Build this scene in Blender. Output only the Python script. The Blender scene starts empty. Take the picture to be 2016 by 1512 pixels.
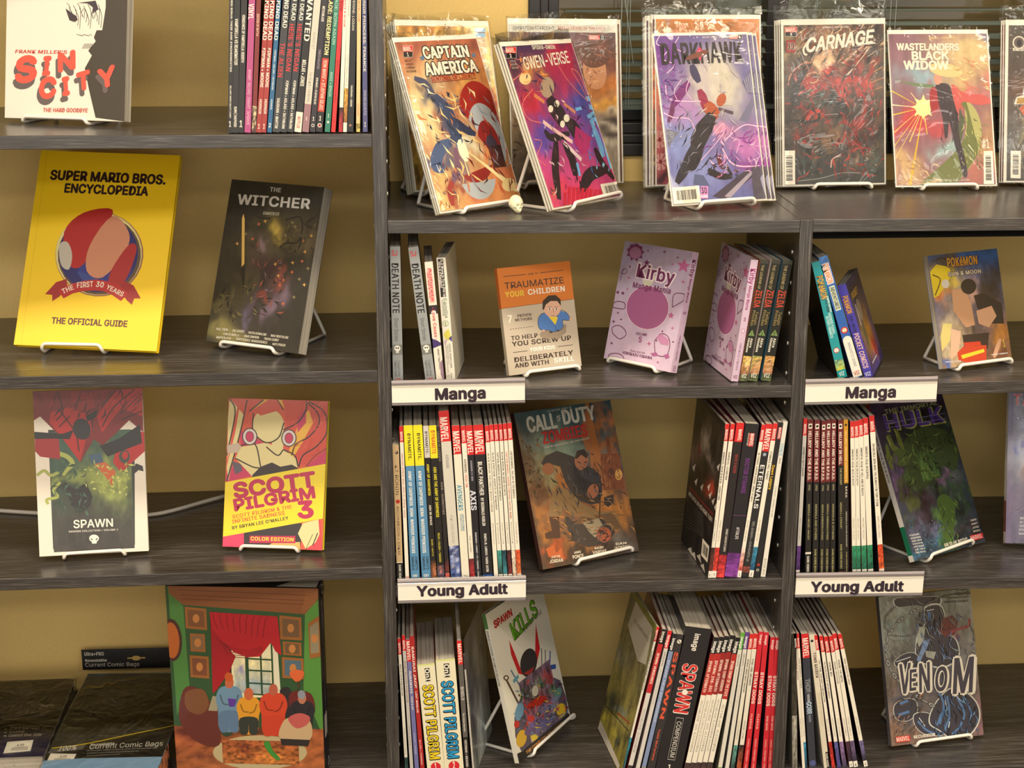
import bpy, math, random
import numpy as np
from mathutils import Matrix, Vector
random.seed(7)
rng = np.random.RandomState(11)
SC = bpy.context.scene
COL = SC.collection

# ------------------------------------------------------------------ camera, world, lights, exposure
CAMF, YAW, PIT = 3131.6, 0.0631434, 0.2819019
DIST = 2.53398
cam_data = bpy.data.cameras.new('camera')
cam = bpy.data.objects.new('camera', cam_data)
COL.objects.link(cam)
SC.camera = cam
cam_data.sensor_width = 36.0
cam_data.lens = CAMF / 2016 * 36.0
cam_data.clip_start = 0.05
FW = Vector((math.sin(YAW)*math.cos(PIT), math.cos(YAW)*math.cos(PIT), -math.sin(PIT)))
RT = Vector((math.cos(YAW), -math.sin(YAW), 0))
UP = RT.cross(FW)
CAMP = Vector((0, -DIST, 0))
cam.matrix_world = Matrix(((RT.x, UP.x, -FW.x, CAMP.x), (RT.y, UP.y, -FW.y, CAMP.y), (RT.z, UP.z, -FW.z, CAMP.z), (0, 0, 0, 1)))

world = bpy.data.worlds.new('world'); SC.world = world
world.use_nodes = True
world.node_tree.nodes['Background'].inputs[0].default_value = (1.0, 0.94, 0.84, 1)
world.node_tree.nodes['Background'].inputs[1].default_value = 1.9

def area(name, loc, sx, sy, power, color=(1.0, 0.95, 0.86)):
    l = bpy.data.lights.new(name, 'AREA'); l.shape = 'RECTANGLE'; l.size = sx; l.size_y = sy
    l.energy = power; l.color = color
    o = bpy.data.objects.new(name, l); COL.objects.link(o); o.location = loc
    return o
# recessed ceiling panels in rows in front of the shelves, all facing down
for i, x in enumerate((-1.6, 0.35, 2.3)):
    area('ceiling_lamp', (x, -0.80, 1.14), 0.9, 0.28, 34, (1.0, 0.88, 0.68))
for i, x in enumerate((-1.9, -0.1, 1.7)):
    area('ceiling_lamp', (x, -2.35, 1.14), 1.15, 0.5, 27)
for i, x in enumerate((-2.0, 0.1, 2.2)):
    area('ceiling_lamp', (x, -4.3, 1.14), 1.2, 0.6, 31)

area('outdoor_fill', (1.2, 0.9, 1.15), 0.8, 0.2, 5, (1.0, 0.9, 0.7))  # added fill light that brightens what lies behind the window
SC.view_settings.view_transform = 'Standard'
SC.view_settings.look = 'None'
SC.view_settings.gamma = 1.0
try: SC.cycles.transparent_max_bounces = 48
except Exception: pass
SC.view_settings.use_curve_mapping = False
SC.view_settings.exposure = -0.12

# ------------------------------------------------------------------ placing helpers: a sight line cut with a real plane
def ray(px, py): return FW*CAMF + RT*(px-1008) - UP*(py-756)
def unY(px, py, Y):
    r = ray(px, py); return CAMP + r*((Y+DIST)/r.y)
def unZ(px, py, Z):
    r = ray(px, py); return CAMP + r*(Z/r.z)

# ------------------------------------------------------------------ materials
def lin(c):
    c = np.asarray(c, float)/255.0
    return np.where(c <= 0.04045, c/12.92, ((c+0.055)/1.055)**2.4)
def newmat(name):
    m = bpy.data.materials.new(name); m.use_nodes = True
    nt = m.node_tree; b = nt.nodes['Principled BSDF']
    return m, nt, b
def plain(name, col, rough=0.5, metal=0.0, spec=0.5, coat=0.0):
    m, nt, b = newmat(name)
    b.inputs['Base Color'].default_value = (*lin(col), 1)
    b.inputs['Roughness'].default_value = rough
    b.inputs['Metallic'].default_value = metal
    b.inputs['Specular IOR Level'].default_value = spec
    b.inputs['Coat Weight'].default_value = coat
    return m
def print_mat(name, rough, coat, bump=0.0):
    m, nt, b = newmat(name)
    a = nt.nodes.new('ShaderNodeAttribute'); a.attribute_name = 'Col'
    nt.links.new(a.outputs['Color'], b.inputs['Base Color'])
    b.inputs['Roughness'].default_value = rough
    b.inputs['Coat Weight'].default_value = coat
    b.inputs['Coat Roughness'].default_value = 0.12
    if bump:
        tc = nt.nodes.new('ShaderNodeTexCoord'); n = nt.nodes.new('ShaderNodeTexNoise'); n.inputs['Scale'].default_value = 14
        bp = nt.nodes.new('ShaderNodeBump'); bp.inputs['Strength'].default_value = bump; bp.inputs['Distance'].default_value = 0.01
        nt.links.new(tc.outputs['Object'], n.inputs['Vector']); nt.links.new(n.outputs['Fac'], bp.inputs['Height'])
        nt.links.new(bp.outputs['Normal'], b.inputs['Coat Normal'])
    return m
M_GLOSS = print_mat('glossy_print', 0.42, 0.35, 0.04)
M_MATTE = print_mat('matte_print', 0.5, 0.06)
M_PAPER = print_mat('plain_print', 0.75, 0.0)

def laminate(name, axis):
    m, nt, b = newmat(name)
    tc = nt.nodes.new('ShaderNodeTexCoord')
    mp = nt.nodes.new('ShaderNodeMapping')
    sc = [800.0, 800.0, 800.0]; sc[axis] = 14.0
    mp.inputs['Scale'].default_value = sc
    nt.links.new(tc.outputs['Object'], mp.inputs['Vector'])
    n = nt.nodes.new('ShaderNodeTexNoise'); n.inputs['Scale'].default_value = 1.0; n.inputs['Detail'].default_value = 5; n.inputs['Roughness'].default_value = 0.62
    nt.links.new(mp.outputs['Vector'], n.inputs['Vector'])
    mp2 = nt.nodes.new('ShaderNodeMapping'); s2 = [60.0]*3; s2[axis] = 4.0; mp2.inputs['Scale'].default_value = s2
    nt.links.new(tc.outputs['Object'], mp2.inputs['Vector'])
    n2 = nt.nodes.new('ShaderNodeTexNoise'); n2.inputs['Scale'].default_value = 1.0; n2.inputs['Detail'].default_value = 3
    nt.links.new(mp2.outputs['Vector'], n2.inputs['Vector'])
    mx = nt.nodes.new('ShaderNodeMath'); mx.operation = 'MULTIPLY_ADD'
    nt.links.new(n2.outputs['Fac'], mx.inputs[0]); mx.inputs[1].default_value = 0.28
    nt.links.new(n.outputs['Fac'], mx.inputs[2])
    cr = nt.nodes.new('ShaderNodeValToRGB')
    e = cr.color_ramp.elements
    e[0].position = 0.44; e[0].color = (*lin((38, 35, 34)), 1)
    e[1].position = 0.90; e[1].color = (*lin((124, 118, 114)), 1)
    k = e.new(0.68); k.color = (*lin((64, 60, 58)), 1)
    nt.links.new(mx.outputs[0], cr.inputs['Fac'])
    nt.links.new(cr.outputs['Color'], b.inputs['Base Color'])
    b.inputs['Roughness'].default_value = 0.27
    b.inputs['Specular IOR Level'].default_value = 0.7
    bp = nt.nodes.new('ShaderNodeBump'); bp.inputs['Strength'].default_value = 0.10; bp.inputs['Distance'].default_value = 0.0006
    nt.links.new(n.outputs['Fac'], bp.inputs['Height']); nt.links.new(bp.outputs['Normal'], b.inputs['Normal'])
    return m
M_LAMX = laminate('grey_brown_laminate_along', 0)
M_LAMZ = laminate('grey_brown_laminate_upright', 2)

def noisy(name, col, amt, scale, rough, bump=0.1, dist=0.001):
    m, nt, b = newmat(name)
    tc = nt.nodes.new('ShaderNodeTexCoord'); n = nt.nodes.new('ShaderNodeTexNoise'); n.inputs['Scale'].default_value = scale; n.inputs['Detail'].default_value = 4
    nt.links.new(tc.outputs['Object'], n.inputs['Vector'])
    cr = nt.nodes.new('ShaderNodeValToRGB'); c = lin(col)
    cr.color_ramp.elements[0].position = 0.3; cr.color_ramp.elements[0].color = (*(c*(1-amt)), 1)
    cr.color_ramp.elements[1].position = 0.7; cr.color_ramp.elements[1].color = (*(np.minimum(1, c*(1+amt))), 1)
    nt.links.new(n.outputs['Fac'], cr.inputs['Fac']); nt.links.new(cr.outputs['Color'], b.inputs['Base Color'])
    bp = nt.nodes.new('ShaderNodeBump'); bp.inputs['Strength'].default_value = bump; bp.inputs['Distance'].default_value = dist
    nt.links.new(n.outputs['Fac'], bp.inputs['Height']); nt.links.new(bp.outputs['Normal'], b.inputs['Normal'])
    b.inputs['Roughness'].default_value = rough
    return m
M_WALL = noisy('yellow_wall_paint', (226, 194, 122), 0.03, 260, 0.75, 0.25, 0.0006)
M_FLOOR = noisy('grey_carpet', (96, 88, 80), 0.3, 300, 0.95, 0.5, 0.002)
M_CEIL = noisy('ceiling_tile', (225, 218, 205), 0.05, 120, 0.9)
M_DARKWIN = plain('black_window_frame', (34, 31, 32), 0.35)
M_SLAT = plain('grey_green_slat', (92, 102, 96), 0.45)
M_CORD = plain('blind_cord', (140, 150, 145), 0.7)
M_NIGHT = noisy('dark_outside', (92, 78, 50), 0.6, 2.2, 0.9)
M_WIRE = plain('white_coated_wire', (238, 232, 222), 0.28, 0, 0.5, 0.4)
M_BOARD = plain('white_backing_board', (238, 233, 222), 0.6)
M_BLACK = plain('black_metal', (3, 3, 4), 0.9, 0, 0.1)
M_CABLE = plain('white_cable', (214, 206, 194), 0.45)
M_SKULL = plain('ivory_resin', (236, 230, 196), 0.45)
M_PIN = plain('pin_hole_sleeve', (205, 200, 190), 0.35, 0.6)

def pages_mat(name, axis, base=(205, 196, 180), dark=(118, 110, 98)):
    m, nt, b = newmat(name)
    tc = nt.nodes.new('ShaderNodeTexCoord'); mp = nt.nodes.new('ShaderNodeMapping')
    s = [3.0]*3; s[axis] = 900.0; mp.inputs['Scale'].default_value = s
    nt.links.new(tc.outputs['Object'], mp.inputs['Vector'])
    n = nt.nodes.new('ShaderNodeTexNoise'); n.inputs['Scale'].default_value = 1; n.inputs['Detail'].default_value = 3; n.inputs['Roughness'].default_value = 0.7
    nt.links.new(mp.outputs['Vector'], n.inputs['Vector'])
    cr = nt.nodes.new('ShaderNodeValToRGB')
    cr.color_ramp.elements[0].position = 0.32; cr.color_ramp.elements[0].color = (*lin(dark), 1)
    cr.color_ramp.elements[1].position = 0.62; cr.color_ramp.elements[1].color = (*lin(base), 1)
    nt.links.new(n.outputs['Fac'], cr.inputs['Fac']); nt.links.new(cr.outputs['Color'], b.inputs['Base Color'])
    bp = nt.nodes.new('ShaderNodeBump'); bp.inputs['Strength'].default_value = 0.4; bp.inputs['Distance'].default_value = 0.0004
    nt.links.new(n.outputs['Fac'], bp.inputs['Height']); nt.links.new(bp.outputs['Normal'], b.inputs['Normal'])
    b.inputs['Roughness'].default_value = 0.8
    return m
M_PGX = pages_mat('page_edges_x', 0)
M_PGY = pages_mat('page_edges_y', 1)

def film(name, gloss, rough, bumps, scale, tint=(1, 1, 1)):
    m = bpy.data.materials.new(name); m.use_nodes = True; nt = m.node_tree
    nt.nodes.remove(nt.nodes['Principled BSDF'])
    out = nt.nodes['Material Output']
    tr = nt.nodes.new('ShaderNodeBsdfTransparent'); tr.inputs[0].default_value = (*tint, 1)
    gl = nt.nodes.new('ShaderNodeBsdfGlossy'); gl.inputs['Roughness'].default_value = rough
    fr = nt.nodes.new('ShaderNodeFresnel'); fr.inputs['IOR'].default_value = 1.45
    ma = nt.nodes.new('ShaderNodeMath'); ma.operation = 'MULTIPLY'; ma.inputs[1].default_value = gloss
    mx = nt.nodes.new('ShaderNodeMixShader')
    tc = nt.nodes.new('ShaderNodeTexCoord'); n = nt.nodes.new('ShaderNodeTexNoise'); n.inputs['Scale'].default_value = scale; n.inputs['Detail'].default_value = 3; n.inputs['Distortion'].default_value = 1.2
    bp = nt.nodes.new('ShaderNodeBump'); bp.inputs['Strength'].default_value = bumps; bp.inputs['Distance'].default_value = 0.012
    nt.links.new(tc.outputs['Object'], n.inputs['Vector']); nt.links.new(n.outputs['Fac'], bp.inputs['Height'])
    for x in (gl, fr): nt.links.new(bp.outputs['Normal'], x.inputs['Normal'])
    nt.links.new(fr.outputs[0], ma.inputs[0]); nt.links.new(ma.outputs[0], mx.inputs[0])
    nt.links.new(tr.outputs[0], mx.inputs[1]); nt.links.new(gl.outputs[0], mx.inputs[2])
    nt.links.new(mx.outputs[0], out.inputs['Surface'])
    return m
M_SLEEVE = film('clear_comic_bag', 0.5, 0.05, 0.42, 13, (0.97, 0.97, 0.96))
M_SHRINK = film('shrink_wrap', 1.1, 0.12, 0.4, 22, (0.97, 0.97, 0.96))
M_CLEAR = film('clear_sign_plastic', 2.2, 0.06, 0.02, 4, (0.93, 0.92, 0.92))
M_GLASS = film('window_glass', 1.0, 0.02, 0.0, 4, (0.9, 0.92, 0.9))

# ------------------------------------------------------------------ mesh builder
class MB:
    def __init__(s): s.v = []; s.f = []; s.c = []; s.m = []; s.n = 0; s.smooth = []
    def add(s, verts, faces, cols, mat=0, smooth=False):
        """cols: one sRGB colour, or a linear per-vertex array (n,3)"""
        verts = np.asarray(verts, float)
        if isinstance(cols, np.ndarray) and cols.ndim == 2: vc = cols
        else: vc = np.tile(lin(cols), (len(verts), 1))
        off = s.n
        s.v.append(verts); s.c.append(vc)
        s.f.extend([tuple(int(i)+off for i in f) for f in faces]); s.m.extend([mat]*len(faces)); s.smooth.extend([smooth]*len(faces))
        s.n += len(verts)
    def box(s, a, b, col=(200, 200, 200), mat=0):
        x0, y0, z0 = a; x1, y1, z1 = b
        v = [(x0,y0,z0),(x1,y0,z0),(x1,y1,z0),(x0,y1,z0),(x0,y0,z1),(x1,y0,z1),(x1,y1,z1),(x0,y1,z1)]
        f = [(0,3,2,1),(4,5,6,7),(0,1,5,4),(1,2,6,5),(2,3,7,6),(3,0,4,7)]
        s.add(v, f, col, mat)
    def build(s, name, mats, parent=None, loc=None, rot=None):
        me = bpy.data.meshes.new(name)
        V = np.concatenate(s.v) if s.v else np.zeros((0, 3))
        me.from_pydata(V.tolist(), [], s.f)
        for m in (mats if isinstance(mats, (list, tuple)) else [mats]): me.materials.append(m)
        me.polygons.foreach_set('material_index', s.m)
        me.polygons.foreach_set('use_smooth', s.smooth)
        C = np.concatenate(s.c)
        ca = me.color_attributes.new('Col', 'FLOAT_COLOR', 'POINT')
        ca.data.foreach_set('color', np.hstack([C, np.ones((len(C), 1))]).astype(np.float32).ravel())
        me.update()
        o = bpy.data.objects.new(name, me); COL.objects.link(o)
        if parent is not None: o.parent = parent
        if loc is not None: o.location = loc
        if rot is not None: o.rotation_euler = rot
        return o

def bevel(o, w=0.0008, seg=2):
    md = o.modifiers.new('bevel', 'BEVEL'); md.width = w; md.segments = seg; md.limit_method = 'ANGLE'; return o
def empty(name, M, label, cat, group=None):
    o = bpy.data.objects.new(name, None); COL.objects.link(o); o.empty_display_size = 0.02
    o.matrix_world = M; o['label'] = label; o['category'] = cat
    if group: o['group'] = group
    return o
def tag(o, label, cat, group=None):
    o['label'] = label; o['category'] = cat
    if group: o['group'] = group
    return o
def struct(o): o['kind'] = 'structure'; return o

def tube(path, r, n=8, closed=False, rc=0.006):
    """swept wire with rounded corners -> verts, faces"""
    P = [Vector(p) for p in path]; out = []
    N = len(P)
    for i in range(N):
        if not closed and i in (0, N-1): out.append(P[i]); continue
        a, b, c = P[(i-1) % N], P[i], P[(i+1) % N]
        ra = min(rc, (a-b).length*0.45); rb = min(rc, (c-b).length*0.45)
        s, e = b+(a-b).normalized()*ra, b+(c-b).normalized()*rb
        for t in (0, .25, .5, .75, 1): out.append(s*(1-t)**2 + b*2*t*(1-t) + e*t*t)
    V, F = [], []
    L = len(out); nrm = None
    for i in range(L):
        if closed: d = (out[(i+1) % L]-out[i-1]).normalized()
        else: d = (out[min(i+1, L-1)]-out[max(i-1, 0)]).normalized()
        if nrm is None: nrm = d.orthogonal().normalized()
        nrm = (nrm - d*nrm.dot(d)).normalized(); bi = d.cross(nrm)
        for k in range(n):
            t = 2*math.pi*k/n; V.append(out[i]+nrm*(math.cos(t)*r)+bi*(math.sin(t)*r))
    for i in range(L if closed else L-1):
        for k in range(n):
            a = i*n+k; b = i*n+(k+1) % n; j = ((i+1) % L)*n
            F.append((a, b, j+(k+1) % n, j+k))
    if not closed:
        F.append(tuple(range(n))[::-1]); F.append(tuple((L-1)*n+k for k in range(n)))
    return [tuple(v) for v in V], F

# ------------------------------------------------------------------ lettering: glyph outlines of the built-in typeface
_G = {}
try: FONT = bpy.data.fonts.load(bpy.utils.system_resource('DATAFILES', path='fonts')+'/Inter.woff2')   # the typeface shipped inside Blender
except Exception: FONT = None
def _mesh_of(body, off):
    cu = bpy.data.curves.new('glyph', 'FONT'); cu.body = body
    if FONT: cu.font = FONT
    cu.fill_mode = 'FRONT'; cu.size = 1; cu.resolution_u = 3; cu.offset = off; cu.fill_mode = 'FRONT'
    ob = bpy.data.objects.new('glyph', cu); COL.objects.link(ob)
    bpy.context.view_layer.update()
    me = ob.to_mesh(); me.calc_loop_triangles()
    v = np.array([p.co[:2] for p in me.vertices]) if len(me.vertices) else np.zeros((0, 2))
    t = [tuple(x.vertices) for x in me.loop_triangles]
    ob.to_mesh_clear(); bpy.data.objects.remove(ob); bpy.data.curves.remove(cu)
    return v, t
def prebuild_glyphs(chars, offs):
    for off in offs:
        hh = _mesh_of('HH', 0)[0]; base = hh[:, 0].max()
        _G[('cap', off)] = hh[:, 1].max()
        for c in chars:
            v, t = _mesh_of(c, off)
            w = _mesh_of('H'+c+'H', 0)[0][:, 0].max() - base
            _G[(c, off)] = (v, t, w)
CHARS = "ABCDEFGHIJKLMNOPQRSTUVWXYZabcdefghijklmnopqrstuvwxyz0123456789 .,:&'#-/|•!?é%×¤=*“”+"
prebuild_glyphs(CHARS.replace('¤', '').replace('×', ''), (0.0,))
class TL(list): nb = 1
def text_geo(s, bold):
    """outline triangles of a string; bold = four slightly shifted copies, kept as four blocks so each gets its own hair of depth"""
    e = 0.024; V, T = [], TL(); n = 0
    shifts = ((-e, -e*.5), (e, -e*.5), (-e, e*.5), (e, e*.5)) if bold else ((0, 0),)
    for dx, dy in shifts:
        x = 0
        for c in s:
            if (c, 0.0) not in _G: c = '-'
            v, t, w = _G[(c, 0.0)]
            if len(v): V.append(v+[x+dx, dy]); T += [(a+n, b+n, d+n) for a, b, d in t]; n += len(v)
            x += w + (0.035 if bold else 0)
    T.nb = len(shifts) if n else 1; cap = _G[('cap', 0.0)]
    return (np.concatenate(V) if V else np.zeros((0, 2)))/cap, T, x/cap

def homography(src, dst):
    A = []; B = []
    for (x, y), (u, v) in zip(src, dst):
        A.append([x, y, 1, 0, 0, 0, -u*x, -u*y]); B.append(u)
        A.append([0, 0, 0, x, y, 1, -v*x, -v*y]); B.append(v)
    h = np.linalg.solve(np.array(A, float), np.array(B, float))
    return np.append(h, 1).reshape(3, 3)

class Art:
    """flat print in the plane of a cover: x right, z up, metres. Drawn in the drawing frame given by quad (bl, br, tr, tl)."""
    STEP = 0.000012
    def __init__(s, w, h, quad=None, bg=(200, 200, 200)):
        s.w, s.h = w, h; s.items = []; s.layer = 1
        if quad is None: quad = [(0, 100), (100, 100), (100, 0), (0, 0)]
        s.H = homography(quad, [(0, 0), (w, 0), (w, h), (0, h)])
        s.bg = bg
    def m(s, pts):
        p = np.asarray(pts, float); q = np.c_[p, np.ones(len(p))]@s.H.T; q = q[:, :2]/q[:, 2:3]
        q[:, 0] = np.clip(q[:, 0], 0, s.w); q[:, 1] = np.clip(q[:, 1], 0, s.h)
        return q
    def put(s, v2, faces, col):
        if isinstance(faces, TL) and faces.nb > 1:
            nv = len(v2)//faces.nb; nf = len(faces)//faces.nb
            for b in range(faces.nb): s.items.append((v2[b*nv:(b+1)*nv], [tuple(i-b*nv for i in f) for f in faces[b*nf:(b+1)*nf]], col, s.layer+b*.22))
        else: s.items.append((v2, faces, col, s.layer))
        s.layer += 1; return s
    def poly(s, pts, col): return s.put(s.m(pts), [tuple(range(len(pts)))], col)
    def blob(s, pts, col):
        P = [np.array(p, float) for p in pts]; n = len(P); out = []
        for i in range(n):
            a, b, c, d = P[i-1], P[i], P[(i+1) % n], P[(i+2) % n]
            for t in (0, .25, .5, .75): out.append(tuple(.5*((2*b)+(-a+c)*t+(2*a-5*b+4*c-d)*t*t+(-a+3*b-3*c+d)*t**3)))
        return s.poly(out, col)
    def rect(s, x0, y0, x1, y1, col): return s.poly([(x0, y0), (x1, y0), (x1, y1), (x0, y1)], col)
    def ell(s, cx, cy, rx, ry, col, rot=0, n=28, a0=0, a1=360):
        r = math.radians(rot); P = []
        for k in range(n):
            t = math.radians(a0+(a1-a0)*k/(n if a1-a0 >= 360 else n-1)); x, y = rx*math.cos(t), ry*math.sin(t)
            P.append((cx+x*math.cos(r)-y*math.sin(r), cy+x*math.sin(r)+y*math.cos(r)))
        return s.poly(P, col)
    def line(s, pts, wd, col, closed=False):
        if len(pts) >= 3 and not closed and wd >= 4:
            P = [np.array(p, float) for p in pts]; P = [2*P[0]-P[1]]+P+[2*P[-1]-P[-2]]; out = []
            for i in range(1, len(P)-2):
                for t in (0, .2, .4, .6, .8): out.append(.5*((2*P[i])+(-P[i-1]+P[i+1])*t+(2*P[i-1]-5*P[i]+4*P[i+1]-P[i+2])*t*t+(-P[i-1]+3*P[i]-3*P[i+1]+P[i+2])*t**3))
            pts = [tuple(o) for o in out]+[pts[-1]]
        q = s.m(pts); k = s.m([pts[0], (pts[0][0]+wd, pts[0][1]), (pts[0][0], pts[0][1]+wd)])
        w = 0.25*(np.hypot(*(k[1]-k[0])) + np.hypot(*(k[2]-k[0])))
        if w < 1e-6: w = 0.25*wd*s.w/100
        L = len(q); V = []
        for i in range(L):
            a = q[max(i-1, 0)]; b = q[min(i+1, L-1)]
            if closed: a = q[(i-1) % L]; b = q[(i+1) % L]
            tt = i/(L-1); tp = 1 if wd < 30 or closed else min(1, .55+1.6*min(tt, 1-tt))
            d = b-a; d = d/(np.hypot(*d)+1e-9); nn = np.array([-d[1], d[0]])*w*tp
            V += [q[i]+nn, q[i]-nn]
        F = [(2*i, 2*i+1, 2*i+3, 2*i+2) for i in range(L-1)]
        if closed: F.append((2*L-2, 2*L-1, 1, 0))
        V = np.array(V); V[:, 0] = np.clip(V[:, 0], 0, s.w); V[:, 1] = np.clip(V[:, 1], 0, s.h)
        return s.put(V, F, col)
    def text(s, t, p0, p1, cap, col, bold=True, shear=0.0, outline=None, clip=True):
        q = s.m([p0, p1, (p0[0], p0[1]-cap)])
        d = q[1]-q[0]; L = np.hypot(*d); e = d/(L+1e-9); n = np.array([-e[1], e[0]])
        ch = abs(float((q[2]-q[0])@n)); V, T, W = text_geo(t, bold)
        if not len(V): return s
        sx = L/W
        X = V[:, 0]*sx + V[:, 1]*ch*shear; Y = V[:, 1]*ch
        if outline:
            oc, oa = outline; oa = oa*ch
            Vo, To, Wo = text_geo(t, False); Xo = Vo[:, 0]*L/Wo + Vo[:, 1]*ch*shear; Yo = Vo[:, 1]*ch
            if bold: oa += .02*ch
            for dx, dy in ((1, 0), (-1, 0), (0, 1), (0, -1), (.7, .7), (-.7, .7), (.7, -.7), (-.7, -.7)):
                P = q[0]+np.outer(Xo+dx*oa, e)+np.outer(Yo+dy*oa, n)
                s.items.append((P, list(To), oc, s.layer))
                s.layer += 0.12
            s.layer = int(s.layer)+1
        P = q[0]+np.outer(X, e)+np.outer(Y, n)
        if clip: P[:, 0] = np.clip(P[:, 0], 0, s.w); P[:, 1] = np.clip(P[:, 1], 0, s.h)
        return s.put(P, T, col)
    def grid(s, nx, ny, base, blobs, noise=0.15, sc=(6, 6), ang=0, region=None, seed=1, hard=2.0):
        """soft painted ground: base (top, bottom) colours and elliptical washes in the drawing frame"""
        r = np.random.RandomState(seed)
        if region is None: x0, z0, x1, z1 = 0, 0, s.w, s.h
        else:
            q = s.m(region); x0, z0 = q.min(0); x1, z1 = q.max(0)
        X, Zz = np.meshgrid(np.linspace(x0, x1, nx), np.linspace(z0, z1, ny))
        Hi = np.linalg.inv(s.H); p = np.c_[X.ravel(), Zz.ravel(), np.ones(X.size)]@Hi.T; p = p[:, :2]/p[:, 2:3]
        t = ((Zz-z0)/(z1-z0)).ravel()[:, None]
        C = lin(base[1])*(1-t)+lin(base[0])*t
        # value noise warp
        def vn(k, u, v):
            g = r.rand(k+2, k+2); u = np.clip(u, 0, .9999)*k; v = np.clip(v, 0, .9999)*k
            i = u.astype(int); j = v.astype(int); fu = u-i; fv = v-j; fu = fu*fu*(3-2*fu); fv = fv*fv*(3-2*fv)
            return (g[i, j]*(1-fu)+g[i+1, j]*fu)*(1-fv)+(g[i, j+1]*(1-fu)+g[i+1, j+1]*fu)*fv
        U = (X.ravel()-x0)/(x1-x0); Vv = (Zz.ravel()-z0)/(z1-z0)
        span = np.ptp(p[:, 0])
        wx = (vn(sc[0], U, Vv)-.5)*span*.18+(vn(sc[0]*3, U, Vv)-.5)*span*.09; wy = (vn(sc[1], U, Vv)-.5)*span*.18+(vn(sc[1]*3, U, Vv)-.5)*span*.09
        px, py = p[:, 0]+wx, p[:, 1]+wy
        for b in blobs:
            cx, cy, rx, ry, col = b[:5]; rot = math.radians(b[5] if len(b) > 5 else 0); st = b[6] if len(b) > 6 else 1
            dx, dy = px-cx, py-cy; a = dx*math.cos(rot)+dy*math.sin(rot); c = -dx*math.sin(rot)+dy*math.cos(rot)
            q = (a/rx)**2+(c/ry)**2; k = (st/(1+np.power(q, hard)*1.0))[:, None]
            C = C*(1-k)+lin(col)*k
        ca, sa = math.cos(math.radians(ang)), math.sin(math.radians(ang))
        uu = (U*ca-Vv*sa) % 1.0; vv = (U*sa+Vv*ca) % 1.0
        N = (vn(24, uu, vv*.4)-.5)+(vn(48, uu, vv)-.5)*.8+(vn(9, U, Vv)-.5)*.7
        C = np.clip(C*(1+noise*2*N[:, None]), 0.002, 1)
        F = [(j*nx+i, j*nx+i+1, (j+1)*nx+i+1, (j+1)*nx+i) for j in range(ny-1) for i in range(nx-1)]
        return s.put(np.c_[X.ravel(), Zz.ravel()], F, C)
    def strokes(s, box, n, cols, wd=8, ln=70, seed=1, ang=None):
        """short curved brush marks scattered over a region of the picture"""
        r = random.Random(seed); l0 = s.layer
        for k in range(n):
            x = r.uniform(box[0], box[2]); y = r.uniform(box[1], box[3]); a = (r.uniform(0, 6.28) if ang is None else math.radians(ang)+r.gauss(0, .3)); b = a+r.uniform(-.9, .9); L = ln*r.uniform(.4, 1.2); w = wd*r.uniform(.5, 1.4)
            p0 = np.array([x, y]); p1 = p0+L*.5*np.array([math.cos(a), math.sin(a)]); p2 = p1+L*.5*np.array([math.cos(b), math.sin(b)]); nv = np.array([-math.sin((a+b)/2), math.cos((a+b)/2)])*w/2
            s.poly([tuple(p0), tuple(p1+nv), tuple(p2), tuple(p1-nv)], cols[r.randrange(len(cols))]); s.layer = l0+k*.12
        s.layer = int(l0+n*.12)+2; return s
    def emit(s, mb, mapf, mat=0):
        for v2, faces, col, ly in s.items:
            mb.add(mapf(v2, ly*s.STEP), faces, col, mat)

def marvel_box(A, x, y, w, h, num, split=.55, horiz=False):
    """publisher corner box: red panel with white name, black panel with issue number"""
    if horiz:
        A.rect(x-1, y-1, x+w+1, y+h+1, (235, 228, 215)); A.rect(x, y, x+w*.68, y+h, (205, 40, 35)); A.rect(x+w*.68, y, x+w, y+h, (25, 22, 25))
        A.text('MARVEL', (x+w*.04, y+h*.86), (x+w*.64, y+h*.86), h*.72, (240, 225, 215))
        A.text(num, (x+w*.76, y+h*.86), (x+w*.94, y+h*.86), h*.72, (240, 235, 230))
    else:
        A.rect(x-1.5, y-1.5, x+w+1.5, y+h+1.5, (235, 228, 215)); A.rect(x, y, x+w, y+h*split, (205, 40, 35)); A.rect(x, y+h*split, x+w, y+h, (25, 22, 25))
        A.text('MARVEL', (x+w*.06, y+h*split*.9), (x+w*.94, y+h*split*.9), h*split*.75, (240, 225, 215))
        A.text(num, (x+w*.42, y+h*.93), (x+w*.62, y+h*.93), h*(1-split)*.7, (240, 235, 230))
def barcode(A, quad, vertical=False, col=(235, 228, 214)):
    """bar-code panel; quad in drawing frame: tl, tr, br, bl"""
    A.poly(quad, col); tl, tr, br, bl = [np.array(q, float) for q in quad]
    r = random.Random(3); u = .14
    while u < .84:
        w = r.choice((.012, .02, .03))
        def P(a, b): return tuple((tl*(1-a)+tr*a)*(1-b)+(bl*(1-a)+br*a)*b)
        if vertical: A.poly([P(.2, u), P(.78, u), P(.78, u+w), P(.2, u+w)], (40, 36, 40))
        else: A.poly([P(u, .2), P(u+w, .2), P(u+w, .78), P(u, .78)], (40, 36, 40))
        u += w + r.choice((.012, .02, .028))
def star(A, cx, cy, r, col, k=.42, rot=0, n=5):
    P = []
    for i in range(2*n):
        t = math.radians(rot-90+i*180/n); q = r if i % 2 == 0 else r*k; P.append((cx+q*math.cos(t), cy+q*math.sin(t)))
    A.poly(P, col)

def Mrot(p, yaw=0, lean=0, roll=0):
    return Matrix.Translation(Vector(p)) @ Matrix.Rotation(math.radians(yaw), 4, 'Z') @ Matrix.Rotation(-math.radians(lean), 4, 'X') @ Matrix.Rotation(math.radians(roll), 4, 'Y')

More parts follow.
